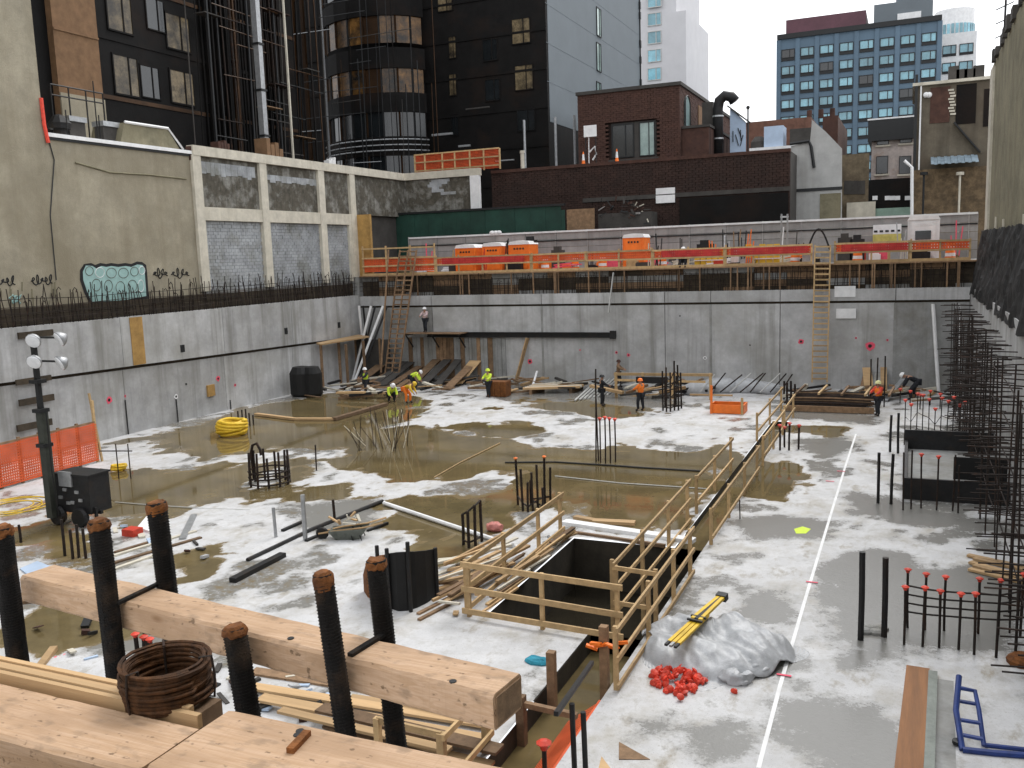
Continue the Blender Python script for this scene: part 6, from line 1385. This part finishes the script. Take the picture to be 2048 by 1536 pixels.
for k in range(18):
    y0 = 18.5+k*.33; x0 = -9.38+U(0, .28); L_ = U(1.0, 2.8); z = .04+.07*(k % 5)
    tag(MB().bar((x0, y0, z), (min(-8.9, x0+U(-.1, .3)), min(24.6, y0+L_), z+U(0, .05)), (.06, .1, .14)[k % 3], .05).build('lumber_stick', (wood, wood_y, wood_o, conc_frame)[k % 4]), '%s %s stick on the inner strip between left rail and pit, %s part' % (('thin', 'middling', 'thick')[k % 3], ('fresh', 'tan', 'weathered', 'bleached')[k % 4], 'near' if k < 6 else 'middle' if k < 12 else 'far'), 'lumber', 'lumber on the strip between left rail and pit')
# wheelbarrow
g = G(700, 1078); wbv = thing('wheelbarrow', 'grey wheelbarrow with wood scraps on the pale slab', 'wheelbarrow', (g.x, g.y, 0), local=True)
tr = MB(); q = lambda x, y, z: (x, y, z)
tr.add([(-.62,-.30,.72),(.55,-.30,.66),(.55,.30,.66),(-.62,.30,.72),(-.36,-.18,.38),(.34,-.18,.34),(.34,.18,.34),(-.36,.18,.38)], [(4,7,6,5),(0,4,5,1),(1,5,6,2),(2,6,7,3),(3,7,4,0)])
t_ = tr.build('tray', M('wheelbarrow_grey', (.14, .15, .13), .6, metal=.3, var=.3, scale=5), None); t_.parent = wbv; t_.location = (0, 0, 0); t_.modifiers.new('thick', 'SOLIDIFY').thickness = .02
def loc_part(m, name, mt, par, smooth=False):
    o = bpy.data.objects.new(name, m.mesh(name, mt, smooth)); C.objects.link(o); o.parent = par; return o
t_.data.transform(Matrix.Translation(t_.location)); 
for s in (-1, 1):
    loc_part(MB().path([(.95, s*.06, .20), (.3, s*.2, .33), (-.5, s*.24, .42), (-1.1, s*.28, .58)], .028, 6), 'handle', wood, wbv)
    loc_part(MB().path([(-.30, s*.2, .36), (-.42, s*.24, .02), (-.15, s*.24, .02), (-.05, s*.2, .34)], .02, 6), 'leg', steel_b, wbv)
wh = MB().lathe([(.05, -.05), (.17, -.05), (.2, 0), (.17, .05), (.05, .05)], n=14); wh.v = [(v[0]+.85, v[2], v[1]+.2) for v in wh.v]
loc_part(wh, 'wheel', steel_b, wbv)
for k in range(9): a = Vector((U(-.4, .3), U(-.2, .2), U(.5, .66))); loc_part(MB().bar(a, a+Vector((U(-.4, .4), U(-.2, .2), U(.02, .2))), .08, .04), 'scrap', wood if k % 2 else conc_frame, wbv)
wbv.rotation_euler = (0, 0, math.radians(200))
# light tower with generator
g = G(108, 1052); lt = thing('light_tower', 'mobile light tower with four lamps over a black generator at the left', 'light tower', (g.x, g.y, 0))
Yl = g.y; mx = g.x
zt_ = up_z(95, 668, Yl)
MB().bar((mx, Yl, .3), (mx, Yl, zt_*.6), .26, .26).build('lower_mast', M('green_grey_mast', (.05, .055, .045), .6, metal=.3, var=.3), lt)
MB().bar((mx-.03, Yl, zt_*.6), (mx-.05, Yl, zt_), .14, .14).build('upper_mast', frame_d, lt)
for z in (zt_*.42, zt_*.6, zt_*.75): MB().box((mx-.2, Yl-.2, z), (mx+.16, Yl+.18, z+.12)).build('mast_collar', frame_d, lt)
MB().path([(mx+.28, Yl, .4), (mx+.3, Yl-.1, zt_*.3), (mx+.2, Yl, zt_*.6)], .02, 5).build('cable', steel_b, lt)
for i, (px, py) in enumerate(((68, 680), (122, 676), (70, 722), (124, 724))):
    p = P(px, py, y=Yl-.15); m = MB()
    m.lathe([(.05, .2), (.10, .16), (.21, .05), (.25, -.04), (.25, -.08)], n=14)
    rot = Matrix.Rotation(math.radians(-62), 3, 'X') @ Matrix.Rotation(math.radians(18 if i % 2 else -18), 3, 'Y')
    m.v = [tuple(rot @ Vector(v)+p) for v in m.v]; lp = m.build('lamp_head', grey_m, lt, smooth=True)
    m = MB().lathe([(.235, -.085), (.22, -.11), (.12, -.13)], n=14); m.v = [tuple(rot @ Vector(v)+p) for v in m.v]; m.build('lens', lens, lp)
    MB().bar((mx-.04, Yl, p.z), (p.x, p.y+.12, p.z), .06, .06).build('arm', frame_d, lt)
a, b = P(95, 1000, y=Yl+.2), P(222, 1000, y=Yl+.2); zg0, zg1 = up_z(160, 1085, Yl), up_z(170, 938, Yl)
zg0 = max(.45, zg0)
b.x -= 1.0; zg1 -= .35
MB().box((a.x+.35, Yl+.25, zg0), (b.x, Yl+1.1, zg1)).build('generator_body', steel_b, lt)
MB().box((a.x+.3, Yl+.2, zg1), (b.x+.05, Yl+1.15, zg1+.06)).build('lid', steel_b, lt)
MB().box((a.x, Yl+.3, zg0+.1), (a.x+.33, Yl+1.2, zg1-.35)).build('side_panel', white_p, lt)
p = P(130, 958, y=Yl+.22); MB().box((p.x-.28, Yl+.19, p.z-.25), (p.x+.3, Yl+.245, p.z+.25)).build('control_panel', grey_m, lt)
for k in range(6): p = P(120+k*8, 985+U(-6, 22), y=Yl+.2); MB().box((p.x-.08, Yl+.2, p.z-.05), (p.x+.08, Yl+.245, p.z+.05)).build('louvre', grey_m, lt)
for x in (a.x+.5, b.x-.4):
    w_ = MB().lathe([(.05, -.1), (.3, -.1), (.34, 0), (.3, .1), (.05, .1)], n=16); w_.v = [(v[0]+x, v[2]+Yl+.15, v[1]+.34) for v in w_.v]; w_.build('wheel', steel_b, lt)
for x in (a.x+.1, b.x+.05): MB().bar((x, Yl+.4, 0), (x, Yl+.4, zg0+.2), .08, .08).build('jack_leg', steel_b, lt)
MB().bar((a.x, Yl+.6, zg0), (b.x+.1, Yl+.6, zg0), .1, .12).build('chassis', steel_b, lt)
# orange mesh barrier at the left
p0, p1 = G(-40, 992), G(196, 925); n = 6
ob = thing('orange_barrier', 'orange mesh barrier on timber posts along the left wall behind the light tower', 'barrier', ((p0.x+p1.x)/2, (p0.y+p1.y)/2, 0))
zt0 = up_z(195, 842, p1.y)
for k in range(n+1): p = p0.lerp(p1, k/n); MB().box((p.x-.05, p.y-.05, 0), (p.x+.05, p.y+.05, zt0+(.9 if k == n else .05))).build('post', wood_o if k < n else wood_y, ob)
MB().bar(p1+Vector((.1, .15, 0)), p1+Vector((-.25, .1, zt0+1.2)), .08, .08).build('brace', wood_y, ob)
for z in (.15, zt0*.55, zt0-.05): MB().bar(p0+Vector((.07, -.04, z)), p1+Vector((.07, -.04, z)), .04, .09).build('rail', wood_o, ob)
m = MB(); L_ = (p1-p0).length; d = (p1-p0).normalized(); dn = Vector((d.y, -d.x, 0))*.10; nx_ = int(L_/.1)
for k in range(nx_):
    a = p0+d*(k*.1)+dn+Vector((0, 0, .12)); s = .02*math.sin(k*.35); a.z += s; b = a+Vector((0, 0, zt0-.2)); m.add([a, a+d*.066, b+d*.078, b], [(0, 1, 2, 3)])
for k in range(15):
    z = .12+k*(zt0-.2)/15; a = p0+dn*1.06+Vector((0, 0, z)); b = p1+dn*1.06+Vector((0, 0, z)); m.add([a, b, b+Vector((0, 0, .06)), a+Vector((0, 0, .06))], [(0, 1, 2, 3)])
stuff(m.build('orange_mesh', orange_n, ob))
# small saw horse by the barrier
o = thing('bar_stand', 'thin black bar stand with a crossbar right of the orange barrier', 'stand', tuple(G(245, 960)))
for px in (238, 262): f = G(px, 958); MB().tube(f, f+Vector((0, 0, up_z(px, 888, f.y))), .025, 5).build('post', rebar, o)
f = G(200, 950); MB().bar(P(200, 902, y=f.y), P(264, 902, y=f.y), .04, .04).build('crossbar', rebar, o)

# ------------------------------------------------------------------ the work strip below the far wall
o = thing('table_form', 'dark wood table form with an orange top in the left corner by the braces', 'formwork', tuple(P(640, 780, z=0)))
a, b = P(614, 690, y=51.5), P(694, 690, y=51.5)
MB().prism([(XL+.1, 50.2, 3.0), (a.x+2.2, 50.0, 2.95), (b.x+.2, 54.0, 3.1), (XL+.2, 55.2, 3.1)], (0, 0, .1)).build('top_sheet', wood, o)
for y in (50.4, 52.5, 54.6): 
    for x in (XL+.3, XL+2.3): MB().box((x-.07, y-.07, 0), (x+.07, y+.07, 3.0)).build('leg', wood_o, o)
MB().box((XL+.3, 54.6, .3), (XL+3, 54.8, 2.9)).build('dark_back', tar, o)
for px, s in ((590, .75), (612, .6)):
    g = P(px, 792, z=0); o = MB().lathe([(s*.8, 0), (s, .2), (s, 1.5), (s*.7, 1.9), (s*.2, 1.95)], (g.x+.6, g.y, 0), 14); tag(o.build('black_drum', blackp), 'large black drum in the left corner, %s' % ('the bigger left one' if px == 590 else 'the smaller right one'), 'drum')
SL = {}
def scrap_label(px, L_):
    zone = 'between the double ladder and the drums' if px < 780 else 'below the pale shirted worker' if px < 1000 else 'beside the pale board stack' if px < 1160 else 'under the timber bench' if px < 1340 else 'by the white sheeted piles' if px < 1430 else 'around the rusty rebar stack' if px < 1755 else 'in the right corner behind the red capped bars'
    size = 'stub' if L_ < .9 else 'board' if L_ < 1.5 else 'plank' if L_ < 2 else 'long plank'
    return 'loose %s in the scatter %s' % (size, zone)
for k in range(190):  # clutter of boards, bars and sacks
    zone = random.choice([(640, 780, 770, 800), (830, 1000, 765, 795), (1000, 1150, 760, 790), (1230, 1330, 770, 800), (1560, 1750, 775, 812), (1760, 1950, 785, 815), (1360, 1420, 770, 800)])
    px, py = U(zone[0], zone[1]), U(zone[2], zone[3]); a = G(px, py); L_ = U(.5, 2.4); t = random.choice([0, 0, .4, 1.2, 2.8]); b = a+Vector((L_*math.cos(t), L_*math.sin(t), 0))
    if a.x > XR-.4 or b.x > XR-.3 or a.y > 55 or b.y > 55.4 or a.x < XL+.3: continue
    z = U(.05, .4); tag(MB().bar(a+Vector((0, 0, z)), b+Vector((0, 0, z+U(0, .3))), U(.08, .3), U(.05, .16)).build('scrap_board', random.choice([wood_o, wood_o, tar, wood, conc_frame, steel_b])), scrap_label(px, L_), 'scrap', 'scatter at the foot of the far wall')
for k, (px, py) in enumerate(((1015, 780), (1090, 776), (1135, 772))): pass
for k in range(16):
    px = 700+k*19 if k < 12 else 1560+k*14; a = G(px, 776+U(-4, 6)); a.y = min(a.y, 54.6); w_ = U(.3, .9)
    pl_ = MB().bar((a.x, a.y, .03), (a.x+U(-.25, .25), 55.72, U(.6, 1.5)), w_, .05); tag(pl_.build('leaning_sheet', random.choice([wood_o, wood_o, tar, brick, conc_d, wood])), '%s plywood sheet leaning on the far wall, %s' % ('wide' if w_ > .6 else 'narrow', 'behind the lime vested workers' if px < 830 else 'under the wall platform' if px < 950 else 'left of the pale board stack' if px < 1400 else 'behind the rusty rebar stack'), 'panel', 'plywood sheets leaning on the far wall')
o = thing('lumber_stack', 'low stack of pale boards on bearers at the foot of the far wall', 'lumber stack', tuple(G(1100, 785)))
a, b = G(1046, 790), G(1160, 786)
for k in range(6): MB().bar(a+Vector((0, k*.35, .38)), b+Vector((0, k*.35, .38)), .3, .12).build('board', conc_frame if k % 2 else wood, o)
for t in (.15, .85): q = a.lerp(b, t); MB().box((q.x-.08, q.y-.2, 0), (q.x+.08, q.y+2, .32)).build('bearer', wood_o, o)
tag(MB().bar(G(1032, 765)+Vector((0, 0, .05)), P(1055, 676, y=YB-.3), .5, .07).build('form_board', wood), 'wide pale board leaning on the far wall', 'board')
tag(MB().bar(G(1062, 785)+Vector((0, 0, .05)), G(1075, 770)+Vector((0, 0, .9)), .12, .08).build('prop', white_p), 'short white prop leaning by the board stack', 'prop')
g = G(992, 795); o = thing('rusty_crate', 'rust red crate beside the lime topped worker', 'crate', (g.x, g.y, 0))
MB().box((g.x-.55, g.y, .05), (g.x+.65, g.y+.8, .95)).build('body', rust, o)
for k in range(4): MB().box((g.x-.55+k*.38, g.y-.05, .05), (g.x-.47+k*.38, g.y-.003, .95)).build('slat', rust, o)
for k in range(8): tag(MB().tube(G(1150+k*9, 803-k*1.5)+Vector((0, 0, .06)), G(1192+k*9, 772-k*1.2)+Vector((0, 0, .3)), .06, 6).build('pale_pipe', frame_w), 'pale pipe in the slanting row left of the orange vested worker', 'pipe', 'slanting pale pipes')
o = thing('work_bench', 'timber bench rail behind the orange vested worker', 'bench', tuple(G(1300, 790)))
a, b = P(1228, 748, y=50.5), P(1425, 750, y=50.5)
MB().bar(a, b, .1, .16).build('top_rail', wood_y, o); MB().bar(a-Vector((0, 0, .35)), b-Vector((.4, 0, .4)), .06, .12).build('lower_rail', wood_y, o)
for t in (.02, .3, .6, .98): q = a.lerp(b, t); MB().box((q.x-.07, q.y-.07, 0), (q.x+.07, q.y+.07, q.z+.1)).build('post', wood_y, o)
tag(MB().box((a.x+1.4, 50.2, a.z-.45), (a.x+3.2, 50.42, a.z-.1)).build('dark_case', steel_b), 'dark tool case hung on the timber bench rail', 'case')
# white sheeting lumps with bars through them
for k, (px, py, s) in enumerate(((1395, 790, .9), (1440, 785, 1.1), (1490, 785, 1.0), (1535, 788, .8))):
    g = G(px, py); m = MB(); m.sphere((g.x, g.y, .3), s, 12, 7, (1.1, .6, .55)); m.v = [(v[0]+.12*mnoise.noise(Vector(v)*3), v[1], max(.0, v[2]+.15*mnoise.noise(Vector(v)*2.5))) for v in m.v]
    tag(m.build('sheeted_pile', plastic, smooth=True), ['white sheeted pile right of the rebar bundle', 'white sheeted pile above the orange trough', 'white sheeted pile left of the drain end', 'small white sheeted pile at the drain end'][k], 'pile')
for k in range(9): a = G(1400+k*20, 795); tag(MB().tube(a+Vector((0, 0, .3)), a+Vector((U(.6, 1.2), U(.3, 1), 1.3)), .04, 5).build('slanting_bar', rebar if k % 3 else frame_w), 'slanting bar sticking out of the white sheeted piles', 'bar', 'slanting bars in the sheeted piles')
a, b = G(1420, 828), G(1492, 826); o = thing('orange_trough', 'orange open trough on the slab at the end of the drain', 'trough', ((a.x+b.x)/2, a.y+.4, 0))
for (x0, x1, y0, y1) in ((a.x, b.x, a.y, a.y+.06), (a.x, b.x, a.y+1.1, a.y+1.16), (a.x, a.x+.06, a.y+.06, a.y+1.1), (b.x-.06, b.x, a.y+.06, a.y+1.1)): MB().box((x0, y0, .05), (x1, y1, .5)).build('side', orange, o)
MB().box((a.x+.06, a.y+.06, .05), (b.x-.06, a.y+1.1, .1)).build('bottom', tar, o)
for x in (a.x+.08, b.x-.08): MB().box((x-.06, a.y-.06, 0), (x+.06, a.y-.003, 1.5 if x < a.x+.2 else .9)).build('post', orange if x < a.x+.2 else wood_y, o)
o = thing('rebar_stack', 'stack of rusty rebar and timbers below the right ladder', 'rebar', tuple(G(1660, 805)))
a, b = G(1580, 822), G(1742, 818)
for k in range(18): 
    r = k % 6; z = .15+(k//6)*.28; yy = a.y+r*.42
    MB().path([(a.x+U(-.4, .2), yy, z), ((a.x+b.x)/2, yy+U(-.1, .1), z+U(-.02, .04)), (b.x+U(-.3, .3), yy, z)], .045, 5).build('bar', rebar if k % 4 else wood_o, o)
for k in range(5): MB().bar((a.x+.3+k*1.1, a.y-.1, .95), (a.x+.5+k*1.1, a.y+2.6, 1.0), .1, .1).build('cross_timber', wood_y if k % 2 else wood_o, o)
for x in (a.x+.2, (a.x+b.x)/2, b.x-.2): MB().box((x-.1, a.y-.2, 0), (x+.1, a.y+2.5, .1)).build('bearer', tar, o)
MB().bar((a.x-.2, a.y-.25, .2), (b.x+.2, a.y-.25, .2), .1, .3).build('edge_timber', wood_o, o)
tag(MB().bar(G(1770, 805)+Vector((0, 0, .1)), G(1805, 790)+Vector((0, 0, .9)), .25, .06).build('grey_plate', grey_m), 'grey plate propped between the two workers at the right', 'plate')
for k in range(12): px = 1700+k*20; g = G(px, 812+U(-10, 10)); g.x = min(g.x, XR-.5); c_ = thing('capped_bar', 'short bar with a red cap in the rear group by the right corner', 'rebar', tuple(g), 'red capped bars near the right corner') if 1790 < px else None
for ob_ in list(C.objects):
    if ob_.name.startswith('capped_bar') and ob_.type == 'EMPTY' and not ob_.children:
        f = Vector(ob_.location); MB().tube(f, f+Vector((0, 0, .75)), .03, 5).build('bar', rebar, ob_); inst(cap_me['r'], 'cap', ob_, f+Vector((0, 0, .75)), (0, 0, 0), (1, 1, 1))
# spray of thin bars leaning over the far puddle
o = thing('rebar_spray', 'fan of thin pale rebar leaning over the puddle below the crouching workers', 'rebar', tuple(G(760, 880)))
for k in range(26):
    f = G(U(715, 830), U(880, 905)); t = f+Vector((U(-.9, .5), U(-.5, .8), U(.7, 1.7))); MB().tube(f, t, .018, 4).build('bar', rebar if k % 3 else conc_frame, o)

# ------------------------------------------------------------------ boards stacked below the foreground timber
PL = [((505, 1342), (1000, 1418), .30), ((500, 1372), (985, 1450), .26), ((520, 1395), (965, 1478), .30), ((640, 1415), (1000, 1500), .34), ((700, 1395), (1010, 1440), .22), ((820, 1376), (1005, 1418), .22), ((800, 1400), (970, 1440), .16), ((560, 1420), (900, 1500), .2), ((720, 1470), (985, 1530), .22), ((650, 1450), (960, 1545), .18), ((30, 1215), (200, 1250), .2)]
for k, (a, b, w) in enumerate(PL[:-1]):
    z = .05+.07*(k % 4); q0, q1 = G(*a, z=z), G(*b, z=z)
    tag(MB().bar(q0, q1, w*.95, .055).build('board', wood if k % 3 else wood_o, bevel=.006), ['board with its far end nearest the pit frame, back of the pile', 'long pale board second from the back of the pile', 'long pale board in the middle of the pile under the timber', 'wide orange brown board in the pile under the timber', 'pale board lying on top near the right end of the pile', 'short pale board sticking out at the upper right of the pile', 'narrow pale board between the two threaded bars in the pile', 'weathered board low in the pile under the timber', 'pale board at the front right of the pile', 'weathered board at the very front of the pile'][k], 'board', 'boards piled under the foreground timber')
for k in range(40):
    g = G(U(420, 680), U(1345, 1430)) if k < 22 else G(U(215, 420), U(1050, 1125)) if k < 34 else G(U(70, 240), U(1225, 1330)); tag(MB().bar(g+Vector((0, 0, .04)), g+Vector((U(-.4, .4), U(-.3, .3), U(.04, .15))), U(.06, .2), U(.02, .1)).build('litter', random.choice([frame_d, brick, plastic, sky_b, conc_frame, tar])), 'scrap of litter on the slab ' + ('between the timber and the boards' if k < 22 else 'around the left batten pile' if k < 34 else 'seen under the left end of the timber'), 'litter', 'litter scraps on the slab')

# ------------------------------------------------------------------ heavy timbers, threaded bars and wire coil at the near rim
def beam(name, x0, x1, y0, y1, z0, z1, label, group='heavy timbers on the near rim'):
    o = thing(name, label, 'timber', ((x0+x1)/2, (y0+y1)/2, z0), group)
    bmh = bpy.data.meshes.new('beam'); n = int((x1-x0)/.06); vs, fs = [], []
    prof = [(0, .1), (.06, 0), (.35, 0), (.65, 0), (.94, 0), (1, .1), (1, .5), (1, .9), (.94, 1), (.65, 1), (.35, 1), (.06, 1), (0, .9), (0, .5)]; q_ = len(prof)
    for i in range(n+1):
        x = x0+.004+(x1-x0-.008)*i/n
        for j, (py2, pz2) in enumerate(prof):
            e = .0035 if (py2 in (0, 1) and pz2 in (.1, .9)) or (pz2 in (0, 1) and py2 in (.06, .94)) else .0012
            v = Vector((x*6, j*3.1, x0)); vs.append((x, y0+(y1-y0)*py2+e*mnoise.noise(v*2.3), z0+(z1-z0)*pz2+e*mnoise.noise(v*2.9+Vector((7, 0, 0)))))
    for i in range(n):
        for j in range(q_): k2 = (j+1) % q_; fs.append((i*q_+j, i*q_+k2, (i+1)*q_+k2, (i+1)*q_+j))
    fs += [tuple(range(q_-1, -1, -1)), tuple(n*q_+j for j in range(q_))]
    bmh.from_pydata(vs, [], fs); bmh.materials.append(timber); bo = bpy.data.objects.new('beam', bmh); C.objects.link(bo); bo.parent = o; bo.location = -Vector(o.location)
    for x in (x0, x1): s = .003 if x == x0 else -.003; MB().box((x-.002 if x == x0 else x-.004, y0+.012, z0+.012), (x+.004 if x == x0 else x+.002, y1-.012, z1-.012)).build('end_grain', timber_end, o)
    return o
ZT = 7.1
mbm = beam('heavy_timber', -3.505, -1.09, 2.455, 2.625, ZT-.118, ZT, 'long heavy timber held between dark threaded bars across the foreground')
mbm.rotation_euler = (0, 0, math.radians(-6.9))
nb1 = beam('heavy_timber', -6.5, -1.815, 1.615, 1.86, ZT-.115, ZT, 'heavy timber lying in the bottom left corner beneath the wire coil')
nb2 = beam('heavy_timber', -1.80, 1.2, 1.62, 1.965, ZT-.112, ZT+.012, 'heavy timber at the bottom centre with its sawn end towards the left')
for o_, pts in ((mbm, ((950, 1330), (600, 1268))), (nb2, ((595, 1470), (600, 1462)))): 
    for px, py in pts: g = P(px, py, z=ZT+.013 if o_ is nb2 else ZT+.001); MB().lathe([(.012, -.004), (.012, .002)], tuple(g), 8).build('bolt_hole', frame_d, o_)
a, b = P(580, 1502, z=ZT+.02), P(615, 1465, z=ZT+.02); tag(MB().bar(a, b, .022, .016).build('steel_dog', rust), 'rusty steel dog lying on the bottom centre timber', 'steel dog')
for k in range(4): 
    y0 = 1.885+k*.022; o = MB().box((-6.4, y0, ZT-.03+.004*(k % 2)), (-1.86-.05*k, y0+.019, ZT+.012+.006*(k % 2))); tag(o.build('batten', wood), ['thin batten against the left near timber', 'second thin batten out from the left near timber', 'third thin batten out from the left near timber', 'outermost thin batten beside the wire coil'][k], 'batten', 'thin battens beside the left near timber')
# battens rest on short bearers fixed to the near wall
for x in (-5.6, -3.6, -2.2): tag(MB().box((x, 1.87, 5.9), (x+.1, 2.0, ZT-.032)).build('bearer_post', wood_o), 'bearer post under the thin battens', 'post', 'bearer posts under the near battens')
def tbar(top, bot, y, w, label):
    a, b = P(*top, y=y), P(*bot, y=y); d = (b-a).normalized(); L_ = (a.z-5.88)/-d.z; b2 = a+d*L_; r = w/2/F*((a-CAMP).dot(FWD))
    o = thing('threaded_bar', label, 'steel bar', tuple(b2), 'threaded bars holding the timber')
    MB().path([a+d*(L_*k/8) for k in range(9)], r*.92, 12).build('shaft', thread, o, smooth=True)
    rb_m = MB(); n = int(min(L_, 1.3)/.0115); u = d.cross(Vector((0, 1, 0))).normalized(); v = d.cross(u)
    pts = []
    for k in range(n*10):
        t = 2*math.pi*k/10; p = a+d*(.03+k/10*.0115*1.0)+u*(r*.95*math.cos(t))+v*(r*.95*math.sin(t)); pts.append(p)
    rb_m.path(pts, [r*(.05+.035*mnoise.noise(p*9)) for p in pts], 4).build('thread_rib', thread, o)
    tp_ = MB().path([a-d*U(.004, .012), a+d*.006, a+d*.02, a+d*U(.03, .05)], [r*.72, r*.98, r*1.02, r*.9], 16)
    tp_.v = [tuple(Vector(v)+Vector((mnoise.noise(Vector(v)*70), mnoise.noise(Vector(v)*70+Vector((5, 0, 0))), mnoise.noise(Vector(v)*55+Vector((0, 9, 0)))*1.6))*r*.16) for v in tp_.v]; tp_.build('cut_top', rust, o)
    return o
tbar((645, 1148), (690, 1458), 2.318, 44, 'dark threaded bar with a rusty top in front of the right half of the timber')
tbar((197, 1042), (236, 1372), 2.47, 44, 'dark threaded bar with a rusty top in front of the left half of the timber')
tbar((468, 1255), (494, 1412), 2.375, 50, 'short threaded bar with a bright rusty top in front of the timber beside the coil')
tbar((752, 1120), (792, 1480), 2.60, 44, 'dark threaded bar behind the right half of the timber')
tbar((312, 1005), (352, 1310), 2.73, 42, 'dark threaded bar with a rusty top behind the left half of the timber')
tbar((2, 1055), (36, 1325), 2.5, 44, 'dark threaded bar cut by the left edge of the photo')
for k, (x0, x1) in enumerate((((232, 1208), (322, 1165)), ((700, 1310), (768, 1268)))):
    a, b = P(*x0, z=ZT+.006), P(*x1, z=ZT+.006); tag(MB().bar(a, b, .022, .012).build('tie_strap', thread), ['dark steel strap across the left part of the timber', 'dark steel strap across the right part of the timber'][k], 'strap', 'steel straps over the timber')
c0 = P(335, 1352, z=ZT+.06); pts = []; nt_ = 40
for k in range(nt_*22):
    t = 2*math.pi*k/22; lay = k/22/nt_; rr = .112+.022*((lay*5) % 1)+.006*math.sin(k*.27)+.003*U(-1, 1); z = -.062+.115*((lay*3) % 1)+.006*math.sin(k*.19)
    pts.append(c0+Vector((rr*math.cos(t), rr*math.sin(t), z)))
cw = thing('wire_coil', 'rusty coil of tie wire sitting beside the left timber', 'wire coil', (c0.x, c0.y, c0.z-.08))
MB().path(pts, .0058, 5).build('wire_windings', M('dark_rust_wire', (.10, .042, .014), .8, metal=.2, var=.6, scale=30, bump=.3, c2=(.035, .018, .01), amt=.6), cw)
for t in (.4, 2.4, 4.6): MB().path([c0+Vector(((.128+rr)*math.cos(t), (.128+rr)*math.sin(t), z)) for rr, z in ((-.025, -.065), (.012, -.07), (.018, 0), (.012, .062), (-.025, .058))], .004, 5, closed=True).build('wire_tie', rebar, cw)
tag(MB().box((c0.x-.16, c0.y-.05, 5.9), (c0.x+.16, c0.y+.05, c0.z-.072)).build('coil_stand', wood_o), 'wooden block carrying the wire coil', 'block')
for o in list(C.objects):
    if o.get('local') is not None: del o['local']
